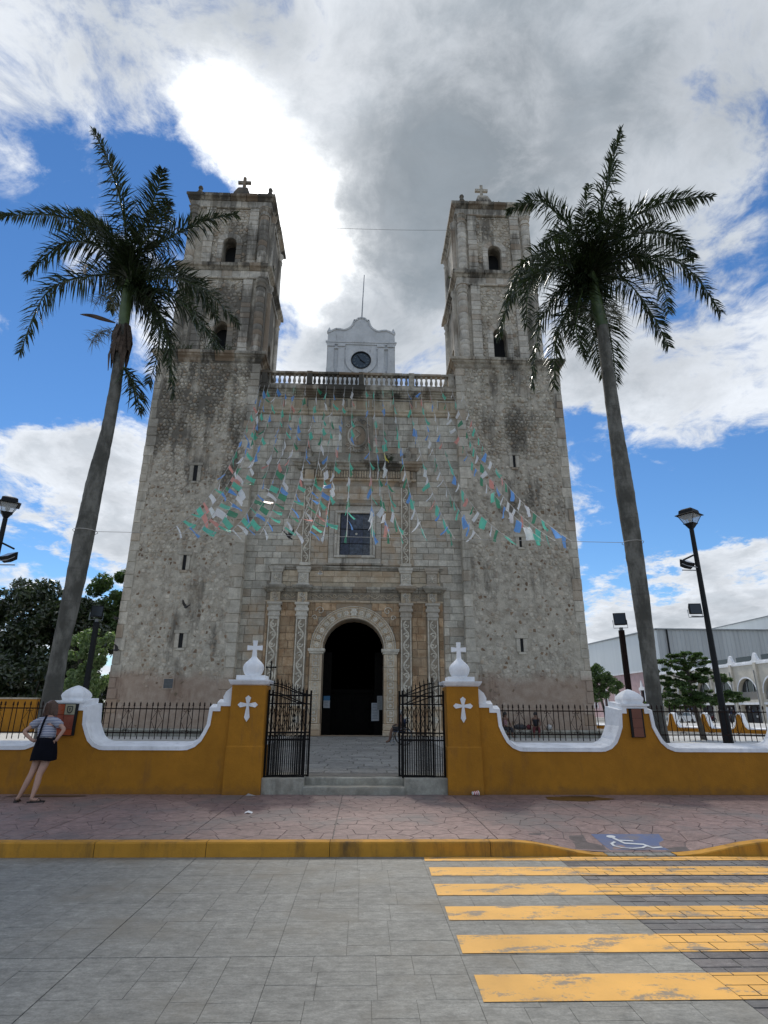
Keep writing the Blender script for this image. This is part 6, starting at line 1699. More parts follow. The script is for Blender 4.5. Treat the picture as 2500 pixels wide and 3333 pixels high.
weeds('small weed on the inner flank of the left tower', -5.75, 28.0, 26.0, 0.08, 0.4, 6, 6)

# ------------------------------------------------------------------ street lamps and floodlights
M['lglass'] = None
def glassmat():
    m, N = new_mat('lantern_glass')
    N.b.inputs['Base Color'].default_value = (0.75, 0.78, 0.78, 1); N.b.inputs['Roughness'].default_value = 0.15
    tr = N.n('ShaderNodeBsdfTransparent'); mx = N.n('ShaderNodeMixShader'); mx.inputs[0].default_value = 0.45
    N.t.links.new(tr.outputs[0], mx.inputs[1]); N.t.links.new(N.b.outputs[0], mx.inputs[2]); N.t.links.new(mx.outputs[0], N.out.inputs[0]); return m
M['lglass'] = glassmat(); M['bulb'] = flat('lamp_bulb', (0.5, 0.5, 0.48), 0.3); M['lens'] = flat('flood_lens', (0.035, 0.04, 0.042), 0.12)
def lantern(par, x, y, z, rot=0.6):
    K = 0.80
    def add(prof, nm, mat, sq=True, n=4):
        prof = [(a*K, b*K) for a, b in prof]; m = MB(); m.lathe(0, 0, prof, n, 0, sq); o = m.obj(nm, mat, par, at=(x, y, z)); o.rotation_euler = (0, 0, rot); return o
    add([(0.045, -0.02), (0.07, 0.02), (0.13, 0.13), (0.15, 0.135), (0.15, 0.15)], 'lantern_base', M['black'])
    add([(0.125, 0.15), (0.235, 0.40)], 'lantern_glass', M['lglass'])
    m = MB()
    for a in range(4):
        t = math.pi/2*(a+0.5); c, s = math.cos(t)*math.sqrt(2), math.sin(t)*math.sqrt(2); m.tube([(0.128*c*K, 0.128*s*K, 0.15*K), (0.238*c*K, 0.238*s*K, 0.40*K)], 0.008, 4)
    o = m.obj('lantern_frame', M['black'], par, at=(x, y, z)); o.rotation_euler = (0, 0, rot)
    add([(0.29, 0.395), (0.30, 0.41), (0.215, 0.455), (0.20, 0.56), (0.13, 0.61), (0.02, 0.625)], 'lantern_roof', M['black'])
    m = MB(); m.ball((0, 0, 0.23), (0.05, 0.05, 0.07), 10, 8); m.tube([(0, 0, 0.11), (0, 0, 0.18)], 0.03, 8); m.obj('bulb', M['bulb'], par, at=(x, y, z))
def floodlight(par, x, y, z, w, h, tilt, yaw, arm):
    """head on a bracket; arm: list of world points of the bracket bar"""
    f = O('floodlight', None, parent=par, at=(x, y, z)); f.rotation_euler = (rad(tilt), 0, rad(yaw))
    def P(m, nm, mat): o = m.obj(nm, mat, None, at=(0, 0, 0.0001)); o.parent = f; o.location = (0, 0, 0); return o
    m = MB(); a, b = w/2, h/2
    m.add([(-a, -0.07, -b), (a, -0.07, -b), (a, -0.07, b), (-a, -0.07, b), (-a*.7, 0.09, -b*.6), (a*.7, 0.09, -b*.6), (a*.7, 0.09, b*.6), (-a*.7, 0.09, b*.6)], [(0, 1, 2, 3), (7, 6, 5, 4), (0, 4, 5, 1), (1, 5, 6, 2), (2, 6, 7, 3), (3, 7, 4, 0)])
    P(m, 'lamp_body', M['black']); P(MB().box(-a*.86, a*.86, -0.078, -0.071, -b*.84, b*.84), 'lens', M['lens'])
    m = MB(); m.tube([(-a-0.015, 0.0, 0), (-a-0.015, 0, -b-0.05), (a+0.015, 0, -b-0.05), (a+0.015, 0, 0)], 0.009, 4); P(m, 'yoke', M['metalp'])
    if arm: m = MB(); m.tube(arm, 0.013, 5); m.obj('bracket', M['metalp'], par)
def lamp_post(x, y, ztop, lab, floods, nm='street_lamp'):
    t = T(nm, (x, y, YARD), lab, 'street lamp', 'black lantern lamps inside the wall')
    m = MB(); m.tube([(x, y, 0.35), (x, y, 1.6), (x, y, 1.62), (x, y, ztop)], [0.105, 0.10, 0.068, 0.05], 10); m.obj('pole', M['black'], t)
    m = MB(); m.lathe(x, y, [(0.17, 0.40), (0.17, 0.46), (0.115, 0.50), (0.11, 0.7)], 12); m.obj('foot', M['black'], t)
    lantern(t, x, y, ztop+0.02); return t
lr = lamp_post(7.82, 13.0, 5.72, 'street lamp at the right with a four sided lantern and two floodlights', None)
MB().tube([(7.86, 13.0, 5.11), (7.72, 12.96, 5.06), (7.44, 12.9, 4.93)], 0.022, 5).obj('arm', M['black'], lr)
floodlight(lr, 7.53, 12.95, 4.84, 0.30, 0.22, -58, 25, [(7.40, 12.95, 4.70), (7.84, 13.0, 4.71)])
floodlight(lr, 7.53, 12.95, 3.78, 0.27, 0.25, -6, -8, [(7.44, 12.95, 3.63), (7.82, 13.0, 3.63)])
ll = lamp_post(-8.33, 13.0, 5.72, 'street lamp at the left edge, half out of the picture, with one floodlight', None)
MB().tube([(-8.42, 13.0, 5.20), (-8.25, 12.97, 5.12), (-7.92, 12.9, 4.97)], 0.022, 5).obj('arm', M['black'], ll)
floodlight(ll, -8.02, 12.95, 4.78, 0.34, 0.26, -55, -25, [(-8.36, 13.0, 4.62), (-7.86, 12.95, 4.61)])
def flood_pole(x, y, z, lab, yaw, tilt=-18):
    t = T('floodlight_pole', (x, y, YARD), lab, 'floodlight', 'floodlights on short poles')
    MB().box(x-0.055, x+0.055, y-0.055, y+0.055, 0.36, z).obj('pole', M['rust'] if x > 0 else M['black'], t)
    MB().box(x-0.035, x+0.035, y-0.035, y+0.035, z, z+0.07).obj('pole_cap', M['metalp'], t)
    floodlight(t, x-0.02, y-0.02, z+0.25, 0.30, 0.33, tilt, yaw, None); return t
flood_pole(6.47, 14.5, 3.50, 'square floodlight on a brown post behind the right domed pier', -18)
flood_pole(-7.22, 16.0, 3.78, 'dark floodlight on a post against the trees at the left', 20)

# ------------------------------------------------------------------ bunting of cut paper flags
TOPS = [-5.82, -5.57, -5.35, -4.85, -4.41, -3.98, -3.36, -2.72, -2.24, -1.82, -1.24, -0.82, -0.12, 0.33, 0.81, 1.34, 2.14, 2.83, 3.36, 3.96, 4.57, 5.08]
BOTS = [-4.98, -4.57, -4.19, -3.81, -3.45, -3.15, -2.65, -2.11, -1.82, -1.45, -1.05, -0.47, 0.18, 0.62, 0.95, 1.53, 2.26, 2.94, 3.74, 4.54, 4.84, 5.27]
cable = T('cable', (6.55, 14, 5.60), 'thin cable stretched between the two palm trunks above the yard', 'cable')
def cz(x): t = (x+6.7)/13.25; return 5.68-0.08*t-0.10*4*t*(1-t)*0+0.05
MB().tube([(-6.72+13.27*i/24, 14, cz(-6.72+13.27*i/24)) for i in range(25)], 0.006, 4).obj('strand', M['string'], cable)
m = MB()
for x, r_ in ((-6.96, 0.285), (6.83, 0.262)): m.tube([(x+r_*math.cos(a*0.52), 14+r_*math.sin(a*0.52), cz(-6.7 if x < 0 else 6.55)) for a in range(13)], 0.008, 4)
m.obj('loop', M['string'], cable)
order = ['white', 'blue', 'teal', 'coral', 'green', 'white', 'teal', 'blue', 'green', 'teal', 'white', 'blue']
FL = {}
def flag_mesh(colour, v):
    if (colour, v) in FL: return FL[(colour, v)]
    Rn = random.Random(hash_((colour, v))); m = MB(); vs = []; nx, nz = 4, 5; w_, h_ = 0.32, 0.32
    fold = Rn.uniform(-0.10, 0.10); curl = Rn.uniform(0.01, 0.07); ph = Rn.uniform(0, 6)
    for j in range(nz+1):
        for i in range(nx+1):
            u, q = i/nx-0.5, j/nz
            vs.append((u*w_*(1-0.10*q*Rn.uniform(0, 1)), math.sin(u*4+ph)*curl*q+fold*q*q+Rn.uniform(-.008, .008)*q, -q*h_+Rn.uniform(-.006, .006)-abs(u)*0.05*q*math.sin(ph)))
    fs = [(j*(nx+1)+i, j*(nx+1)+i+1, (j+1)*(nx+1)+i+1, (j+1)*(nx+1)+i) for j in range(nz) for i in range(nx)]
    # fringed lower edge
    m.add(vs, fs); FL[(colour, v)] = m.mesh('paper_flag', [FLAGM[colour]], False); return FL[(colour, v)]
def hash_(t): return sum(ord(c)*(i+3) for i, c in enumerate(t[0]))*31+t[1]*977
ordn = ['outermost on the left', 'second', 'third', 'fourth', 'fifth', 'sixth', 'seventh', 'eighth', 'ninth', 'tenth', 'eleventh']
for k, (a, b) in enumerate(zip(TOPS, BOTS)):
    if k < 11: lab = 'string of paper flags, %s%s of the left half' % (ordn[k], '' if k == 0 else ' from the left')
    else:
        q = 21-k; lab = 'string of paper flags, %s of the right half' % ('outermost on the right' if q == 0 else ordn[q]+' from the right')
    s_ = T('bunting', (a, FY-0.45, 18.12), lab, 'bunting', 'strings of paper flags from the cornice to the cable')
    p0, p1 = Vector((a, FY-0.45, 18.12)), Vector((b, 14, cz(b))); sag = R.uniform(1.5, 2.0)
    def sp(t): 
        v = p0.lerp(p1, t); v.z -= sag*4*t*(1-t)*(1.0-0.25*t); v.x += 0.12*math.sin(t*3.1)*math.sin(k*1.7); return v
    MB().tube([sp(i/26) for i in range(27)], 0.0085, 4).obj('cord', M['string'], s_)
    n = 19; off = R.uniform(0, 0.6); c0 = R.randrange(12)
    for i in range(n):
        t = (i+off+0.2)/(n+0.5)
        if t > 0.985 or R.random() < 0.04: continue
        t = min(0.98, t+R.uniform(-.006, .006))
        p_ = sp(t); T_ = (sp(min(1, t+0.01))-sp(t-0.01)).normalized()
        twist = R.gauss(0.0, 0.28); yaw_ = R.gauss(0.0, 0.2)
        if b < -1.2 and t > 0.58: twist = R.gauss(0.85, 0.25)
        down = Vector((0, 0, -1)); zx = (T_.cross(down)).normalized(); d_ = zx.cross(T_).normalized()       # perpendicular to the cord, pointing down
        if d_.z > 0: d_ = -d_
        dd = (d_*math.cos(twist)+zx*math.sin(twist)).normalized(); yy = (-dd).cross(T_).normalized()
        col_ = order[(c0+i*5+R.randrange(2)) % 12] if R.random() > 0.02 else 'yellow'
        if col_ == 'yellow' and R.random() < 0.7: col_ = 'white'
        o = O('paper_flag', flag_mesh(col_, R.randrange(5)), None, s_, at=p_)
        rotm = Matrix((T_, yy, -dd)).transposed(); 
        if rotm.determinant() < 0: rotm = Matrix((T_, -yy, -dd)).transposed()
        o.rotation_euler = rotm.to_euler()
        rotm = rotm @ Matrix.Rotation(yaw_, 3, 'Z')
        o.rotation_euler = rotm.to_euler(); sc_ = R.uniform(0.92, 1.15); o.scale = (sc_, sc_, sc_)
w_ = T('wire', (-0.4, 27.8, 29.2), 'thin wire crossing the sky between the two bell towers', 'cable')
MB().tube([(-6.0+11.2*i/16, 27.75, 29.35-0.5*4*(i/16)*(1-i/16)*0.3) for i in range(17)], 0.012, 4).obj('strand', M['wire'], w_)

# ------------------------------------------------------------------ birds
M['bird'] = flat('dark_feathers', (0.035, 0.032, 0.032), 0.7); M['birdw'] = flat('pale_feathers', (0.62, 0.60, 0.57), 0.7)
def bird(x, y, z, lab, heading, wing, bank, mat, L_=0.24):
    b = T('bird', (x, y, z), lab, 'bird', 'pigeons flying in front of the church', rot=(0, rad(bank), rad(heading)))
    def P(m, nm): o = m.obj(nm, M[mat], None, at=(0, 0, 0.00001)); o.parent = b; o.location = (0, 0, 0); return o
    m = MB(); m.tube([(-L_*.5, 0, .0), (-L_*.3, 0, .0), (-L_*.05, 0, -.005), (L_*.18, 0, 0), (L_*.30, 0, .02), (L_*.38, 0, .03), (L_*.44, 0, .022), (L_*.50, 0, .018)], [0.012, 0.03, 0.05, 0.045, 0.025, 0.030, 0.02, 0.003], 8); smooth_by_angle(P(m, 'body'), 60)
    m = MB(); m.add([(-L_*.45, -.02, 0), (-L_*.45, .02, 0), (-L_*.85, .05, 0), (-L_*.88, 0, .004), (-L_*.85, -.05, 0), (-L_*.6, 0, .012)], [(0, 1, 5), (1, 2, 3, 5), (5, 3, 4, 0)]); P(m, 'tail')
    for s in (-1, 1):
        a = rad(wing*(1 if s > 0 else 0.8)); m = MB(); pts = []
        for (u, f, g_) in ((0.0, 0.055, -0.05), (0.08, 0.075, -0.055), (0.16, 0.055, -0.065), (0.25, -0.01, -0.09), (0.31, -0.08, -0.10)):
            for q in (f, g_ if u < .30 else f-.02): pts.append((q, s*(0.03+u*math.cos(a*(1-.3*u))), 0.02+u*math.sin(a)-u*u*0.25))
        m.add(pts, [(2*i, 2*i+1, 2*i+3, 2*i+2) for i in range(4)]); P(m, 'wing')
    return b
bird(-7.0, 23, 5.35, 'dark bird flying low across the middle of the left tower', 150, 55, 20, 'bird')
bird(-10.3, 25, 3.85, 'dark bird by the left corner of the left tower, lower of two', 20, 60, 0, 'bird')
bird(-10.5, 25, 5.15, 'dark bird by the left corner of the left tower, upper of two', 10, 20, 10, 'bird')
bird(-3.0, 21.8, 7.95, 'black bird just below the bunting left of the window', 40, 70, 35, 'bird', 0.42)
bird(-2.1, 26.6, 7.55, 'dark bird with white wings gliding under the window ledge', 10, 25, 10, 'birdw')
bird(-8.25, 13.9, 13.55, 'white bird with raised wings above a frond of the left palm', 120, 75, 0, 'birdw', 0.36)

# ------------------------------------------------------------------ people
M['skin'] = flat('skin', (0.40, 0.235, 0.17), 0.55, 0, 0.08, 12); M['skind'] = flat('brown_skin', (0.155, 0.08, 0.05), 0.55, 0, 0.08, 12)
M['hair'] = flat('brown_hair', (0.075, 0.035, 0.02), 0.45, 0, 0.4, 25); M['hairk'] = flat('black_hair', (0.01, 0.009, 0.009), 0.5)
M['navy'] = flat('navy_cloth', (0.005, 0.0055, 0.009), 0.95, 0, 0.2, 9, 0, 0.1); M['sole'] = flat('black_rubber', (0.012, 0.010, 0.010), 0.6)
def stripes():
    m, N = new_mat('striped_jersey'); x, y, z = N.sep(N.pos)
    q = N.math('ADD', N.math('MULTIPLY', z, 1.0), N.math('ADD', N.math('MULTIPLY', N.math('SUBTRACT', N.noise(N.pos, 5, 3, .5), .5), .02), N.math('MULTIPLY', x, 0.02)))
    f = N.math('FRACT', N.math('MULTIPLY', q, 40.0)); k = N.ramp(f, 0.42, 0.58); k2 = N.ramp(f, 0.97, 0.90)
    c = N.mix(N.math('MULTIPLY', k, k2), (0.46, 0.47, 0.50), (0.045, 0.06, 0.16))
    N.put(N.b.inputs['Base Color'], c); N.b.inputs['Roughness'].default_value = 0.85; bump(N, N.noise(N.pos, 14, 4, .6), 0.5, 0.02); return m
M['jersey'] = stripes()
def skin_mesh(nm, V, E, mat, par, sub=2, root=0):
    """V: name -> (x,y,z,r) ; E: pairs"""
    keys = list(V); me = bpy.data.meshes.new(nm); me.from_pydata([V[k][:3] for k in keys], [(keys.index(a), keys.index(b)) for a, b in E], [])
    o = bpy.data.objects.new(nm+'_src', me); COL.objects.link(o)
    md_ = o.modifiers.new('skin', 'SKIN'); md_.use_smooth_shade = True
    for i, k in enumerate(keys):
        r_ = V[k][3]; sv = me.skin_vertices[0].data[i]; sv.radius = r_ if isinstance(r_, tuple) else (r_, r_); sv.use_root = (i == root)
    sb_ = o.modifiers.new('sub', 'SUBSURF'); sb_.levels = sub; sb_.render_levels = sub
    dg = bpy.context.evaluated_depsgraph_get(); dg.update(); m2 = bpy.data.meshes.new_from_object(o.evaluated_get(dg)); m2.name = nm
    bpy.data.objects.remove(o, do_unlink=True)
    m2.materials.clear(); m2.materials.append(mat); m2.polygons.foreach_set('use_smooth', [True]*len(m2.polygons))
    return O(nm, m2, None, par)
def to_world_parts(par): 
    for c in par.children: pass
wm = T('person', (-5.42, 10.45, 0.15), 'person in striped top and black skirt, leaning in to read the board', 'person')
Z0 = 0.15
V = {'pelvis': (-5.35, 10.72, 0.90, (0.13, 0.11)), 'waist': (-5.39, 10.80, 1.06, (0.115, 0.09)), 'chest': (-5.46, 10.90, 1.24, (0.145, 0.10)), 'upper': (-5.49, 10.95, 1.36, (0.09, 0.06)), 'neck': (-5.51, 11.0, 1.45, 0.045), 'skull0': (-5.525, 11.05, 1.53, 0.062), 'skull': (-5.53, 11.06, 1.61, 0.078), 'top': (-5.53, 11.05, 1.68, 0.045),
     'lsh': (-5.655, 10.93, 1.355, 0.043), 'lel': (-5.775, 10.76, 1.19, 0.036), 'lwr': (-5.59, 10.70, 1.07, 0.026), 'lhand': (-5.525, 10.71, 1.045, 0.030),
     'rsh': (-5.33, 10.93, 1.35, 0.043), 'rel': (-5.12, 10.80, 1.235, 0.036), 'rwr': (-5.165, 10.72, 1.10, 0.026), 'rhand': (-5.195, 10.72, 1.045, 0.030),
     'lhip': (-5.43, 10.73, 0.82, 0.085), 'lth': (-5.425, 10.68, 0.70, 0.072), 'lkn': (-5.42, 10.58, 0.56, 0.050), 'lcalf': (-5.445, 10.54, 0.44, 0.052), 'lan': (-5.50, 10.48, 0.235, 0.030), 'lheel': (-5.515, 10.45, 0.195, 0.030), 'ltoe': (-5.56, 10.57, 0.178, 0.026),
     'rhip': (-5.28, 10.72, 0.82, 0.085), 'rth': (-5.28, 10.66, 0.70, 0.074), 'rkn': (-5.295, 10.57, 0.54, 0.052), 'rcalf': (-5.275, 10.52, 0.43, 0.054), 'ran': (-5.27, 10.43, 0.235, 0.031), 'rheel': (-5.275, 10.405, 0.195, 0.030), 'rtoe': (-5.16, 10.47, 0.178, 0.027)}
E = [('pelvis', 'waist'), ('waist', 'chest'), ('chest', 'upper'), ('upper', 'neck'), ('neck', 'skull0'), ('skull0', 'skull'), ('skull', 'top'), ('upper', 'lsh'), ('lsh', 'lel'), ('lel', 'lwr'), ('lwr', 'lhand'), ('upper', 'rsh'), ('rsh', 'rel'), ('rel', 'rwr'), ('rwr', 'rhand'),
     ('pelvis', 'lhip'), ('lhip', 'lth'), ('lth', 'lkn'), ('lkn', 'lcalf'), ('lcalf', 'lan'), ('lan', 'lheel'), ('lheel', 'ltoe'), ('pelvis', 'rhip'), ('rhip', 'rth'), ('rth', 'rkn'), ('rkn', 'rcalf'), ('rcalf', 'ran'), ('ran', 'rheel'), ('rheel', 'rtoe')]
skin_mesh('body', V, E, M['skin'], wm)
# fingers resting on the hips
for s, hx in ((-1, V['lhand']), (1, V['rhand'])):
    m = MB()
    for k in range(4):
        bz = hx[2]+0.018-0.013*k; m.tube([(hx[0]-s*0.005, hx[1]-0.01, bz), (hx[0]-s*0.035, hx[1]-0.008, bz-0.012), (hx[0]-s*0.058, hx[1]+0.012, bz-0.022)], [0.009, 0.0085, 0.006], 5)
    m.tube([(hx[0], hx[1]+0.01, hx[2]+0.02), (hx[0]-s*0.02, hx[1]+0.035, hx[2]+0.03), (hx[0]-s*0.035, hx[1]+0.05, hx[2]+0.02)], [0.010, 0.009, 0.006], 5); m.obj('fingers', M['skin'], wm)
S = {'hem': (-5.385, 10.785, 1.045, (0.155, 0.125)), 'mid': (-5.42, 10.84, 1.15, (0.152, 0.12)), 'chest': (-5.465, 10.905, 1.26, (0.165, 0.115)), 'upper': (-5.49, 10.955, 1.365, (0.12, 0.085)), 'nk': (-5.50, 10.975, 1.405, 0.06), 'lm': (-5.57, 10.94, 1.36, 0.088), 'rm': (-5.41, 10.94, 1.355, 0.088),
     'lsh': (-5.64, 10.93, 1.355, 0.078), 'lsl': (-5.73, 10.83, 1.265, 0.066), 'rsh': (-5.34, 10.93, 1.35, 0.078), 'rsl': (-5.215, 10.86, 1.285, 0.066)}
skin_mesh('striped_top', S, [('hem', 'mid'), ('mid', 'chest'), ('chest', 'upper'), ('upper', 'nk'), ('upper', 'lm'), ('lm', 'lsh'), ('lsh', 'lsl'), ('upper', 'rm'), ('rm', 'rsh'), ('rsh', 'rsl')], M['jersey'], wm, 2)
m = MB(); rings = [(-5.375, 10.775, 1.10, 0.135, 0.11), (-5.37, 10.76, 1.05, 0.165, 0.135), (-5.355, 10.73, 0.95, 0.185, 0.155), (-5.345, 10.71, 0.85, 0.20, 0.17), (-5.34, 10.70, 0.755, 0.205, 0.175)]
vs = []; n = 24
for (cx, cy, z, a, b) in rings:
    for i in range(n):
        t = 2*math.pi*i/n; w_ = 1+0.035*math.sin(t*5)*(1.1-z)*3; vs.append((cx+a*math.cos(t)*w_, cy+b*math.sin(t)*w_, z+0.01*math.sin(t*3)))
m.add(vs, [(j*n+(i+1) % n, j*n+i, (j+1)*n+i, (j+1)*n+(i+1) % n) for j in range(4) for i in range(n)]+[tuple(range(n))]); smooth_by_angle(m.obj('skirt', M['navy'], wm), 60)
m = MB()                                  # bag strap down the back
sl = [(-5.50, 10.90, 1.46), (-5.49, 10.825, 1.39), (-5.478, 10.755, 1.28), (-5.462, 10.69, 1.16), (-5.45, 10.63, 1.05), (-5.44, 10.60, 0.99)]
for a, b in zip(sl[:-1], sl[1:]): m.add([(a[0]-.02, a[1]-.012, a[2]), (a[0]+.02, a[1]-.014, a[2]), (b[0]+.02, b[1]-.014, b[2]), (b[0]-.02, b[1]-.012, b[2])], [(0, 3, 2, 1)])
m.obj('bag_strap', M['navy'], wm)
m = MB(); m.ball((-5.53, 11.045, 1.60), (0.098, 0.105, 0.115), 16, 12)
for i in range(90):
    t = R.uniform(-2.9, 0.2)-0.1; r_ = 0.09; a0 = Vector((-5.53+r_*math.cos(t), 11.045+r_*math.sin(t), 1.62+R.uniform(-.02, .05)))
    a1 = a0+Vector((0.022*math.cos(t), 0.012*math.sin(t), -0.10)); a2 = a1+Vector((R.uniform(-.015, .015), R.uniform(-.012, .008), -R.uniform(0.05, 0.10)))
    m.tube([a0, a1, a2], [0.012, 0.013, 0.004], 4)
smooth_by_angle(m.obj('hair', M['hair'], wm), 70)
for (hx, hy, tx, ty, lift) in ((-5.515, 10.42, -5.57, 10.60, 0.0), (-5.29, 10.375, -5.12, 10.49, 0.0)):
    d_ = Vector((tx-hx, ty-hy, 0)); L_ = d_.length+0.05; d_.normalize(); q = Vector((-d_.y, d_.x, 0)); c = Vector((hx, hy, 0))-d_*0.02; m = MB(); pts = []
    for (u, w_) in ((0, .022), (.05, .035), (.12, .036), (.19, .045), (.23, .038), (.245, .015)): pts.append((u*L_/0.245, w_))
    poly = [(c+d_*u+q*w_) for u, w_ in pts]+[(c+d_*u-q*w_) for u, w_ in reversed(pts)]
    m.hprism([(p_.x, p_.y) for p_ in reversed(poly)], 0.1495, 0.170)
    for s in (-1, 1): m.tube([c+d_*0.16+Vector((0, 0, .205)), c+d_*0.13+q*s*0.038+Vector((0, 0, .18))], 0.006, 4)
    m.tube([c+d_*0.16+Vector((0, 0, .205)), c+d_*0.20+Vector((0, 0, .172))], 0.006, 4)
    m.obj('sandal', M['sole'], wm)

def seated(x, y, zs, lab, shirt, trousers, hair, skin_, lean, face, grp, foot=True):
    """person sitting on a ledge at height zs, facing the camera side"""
    p_ = T('person', (x, y-0.35, YARD), lab, 'person', grp)
    fx = math.sin(rad(face)); fy = -math.cos(rad(face)); k = 0.92
    def at(f, s, z): return (x+(f*fx+s*fy*-1*-1*0)*k+s*(-fy)*k, y+f*fy*k+s*fx*k, zs+z*k)
    V = {'pelvis': (*at(0, 0, 0.10), 0.12), 'waist': (*at(0.02, 0, 0.25), 0.105), 'chest': (*at(lean*0.6, 0, 0.42), 0.125), 'upper': (*at(lean, 0, 0.52), 0.085), 'neck': (*at(lean*1.15, 0, 0.58), 0.042), 'skull0': (*at(lean*1.3+.01, 0, 0.64), 0.062), 'skull': (*at(lean*1.3, 0, 0.71), 0.075), 'top': (*at(lean*1.3, 0, 0.78), 0.04)}
    E = [('pelvis', 'waist'), ('waist', 'chest'), ('chest', 'upper'), ('upper', 'neck'), ('neck', 'skull0'), ('skull0', 'skull'), ('skull', 'top')]
    for s, n_ in ((-1, 'l'), (1, 'r')):
        V.update({n_+'sh': (*at(lean, s*0.17, 0.50), 0.048), n_+'el': (*at(lean+0.10, s*0.22, 0.27), 0.036), n_+'wr': (*at(lean+0.28, s*0.12, 0.17), 0.026), n_+'ha': (*at(lean+0.33, s*0.10, 0.15), 0.03),
                  n_+'hp': (*at(0.08, s*0.09, 0.07), 0.085), n_+'kn': (*at(0.42, s*0.12, 0.07), 0.058), n_+'ca': (*at(0.44, s*0.12, -0.12), 0.05), n_+'an': (*at(0.40, s*0.12, YARD+0.09-zs), 0.032), n_+'to': (*at(0.54, s*0.13, (YARD+0.035-zs)/k), 0.028)})
        E += [('upper', n_+'sh'), (n_+'sh', n_+'el'), (n_+'el', n_+'wr'), (n_+'wr', n_+'ha'), ('pelvis', n_+'hp'), (n_+'hp', n_+'kn'), (n_+'kn', n_+'ca'), (n_+'ca', n_+'an'), (n_+'an', n_+'to')]
    skin_mesh('body', V, E, skin_, p_, 1)
    S = {'hem': (*at(0.02, 0, 0.12), 0.135), 'waist': (*at(0.03, 0, 0.26), 0.125), 'chest': (*at(lean*0.6, 0, 0.42), 0.14), 'upper': (*at(lean, 0, 0.52), 0.10), 'lsh': (*at(lean, -0.17, 0.49), 0.062), 'rsh': (*at(lean, 0.17, 0.49), 0.062)}
    skin_mesh('shirt', S, [('hem', 'waist'), ('waist', 'chest'), ('chest', 'upper'), ('upper', 'lsh'), ('upper', 'rsh')], shirt, p_, 1)
    for s in (-1, 1):
        T_ = {'a': (*at(0.05, s*0.09, 0.08), 0.10), 'b': (*at(0.42, s*0.12, 0.075), 0.07), 'c': (*at(0.44, s*0.12, -0.13), 0.062)}
        skin_mesh('trouser_leg', T_, [('a', 'b'), ('b', 'c')], trousers, p_, 1)
    m = MB(); hc = at(lean*1.3-0.02, 0, 0.73); m.ball(hc, (0.088, 0.09, 0.095), 10, 8)
    hb = at(lean*1.3-0.07, 0, 0.62); m.ball(hb, (0.055, 0.05, 0.09), 8, 6); smooth_by_angle(m.obj('hair', hair, p_), 60)
    return p_
M['pinkc'] = flat('pink_check_cloth', (0.30, 0.17, 0.19), 0.85, 0, 0.5, 22); M['tank'] = flat('black_top', (0.012, 0.012, 0.016), 0.8); M['redc'] = flat('maroon_cloth', (0.10, 0.018, 0.022), 0.85, 0, 0.3, 9)
M['jean'] = flat('dark_trousers', (0.03, 0.028, 0.032), 0.85)
GP = 'people resting on the ledge of the right tower'
seated(6.24, 26.92, 0.745, 'person in pinkish checked shirt on the ledge, behind the scoop of the right wall', M['pinkc'], M['jean'], M['hairk'], M['skind'], 0.10, 25, GP)
seated(7.66, 26.92, 0.745, 'person in black top sitting on the ledge below the right tower', M['tank'], M['redc'], M['hairk'], M['skind'], 0.04, -15, GP)
m = MB(); m.tube([(6.72, 27.0, 0.86), (6.85, 27.0, 0.875), (7.05, 27.0, 0.87), (7.22, 27.0, 0.86)], [0.07, 0.11, 0.115, 0.08], 10); bgk = T('bag', (6.97, 27.0, 0.745), 'dark chequered bag lying on the ledge between two people', 'bag')
smooth_by_angle(m.obj('sack', flat('chequered_bag', (0.04, 0.042, 0.046), 0.8, 0, 0.9, 30), bgk), 60); MB().tube([(6.85, 26.95, 0.97), (6.92, 26.93, 1.03), (7.02, 26.93, 1.03), (7.08, 26.95, 0.97)], 0.008, 5).obj('handle', M['sole'], bgk)
m = MB(); m.tube([(7.26, 26.95, 0.84), (7.34, 26.95, 0.87), (7.42, 26.95, 0.85)], [0.08, 0.12, 0.09], 10); bg2 = T('bag', (7.34, 26.95, 0.745), 'maroon bag beside the person in the black top', 'bag')
smooth_by_angle(m.obj('sack', M['redc'], bg2), 60); MB().tube([(7.30, 26.92, 0.97), (7.34, 26.91, 1.01), (7.39, 26.92, 0.97)], 0.007, 5).obj('handle', M['sole'], bg2)
m = MB(); m.lathe(8.27, 27.0, [(0.05, 0.745), (0.11, 0.79), (0.13, 0.86), (0.11, 0.93), (0.05, 0.965), (0.02, 0.99)], 10); bg3 = T('bag', (8.27, 27.0, 0.745), 'small round white sack on the ledge to the right of the people', 'bag')
smooth_by_angle(m.obj('sack', flat('white_sack', (0.45, 0.44, 0.42), 0.85, 0, 0.2, 12), bg3), 60)

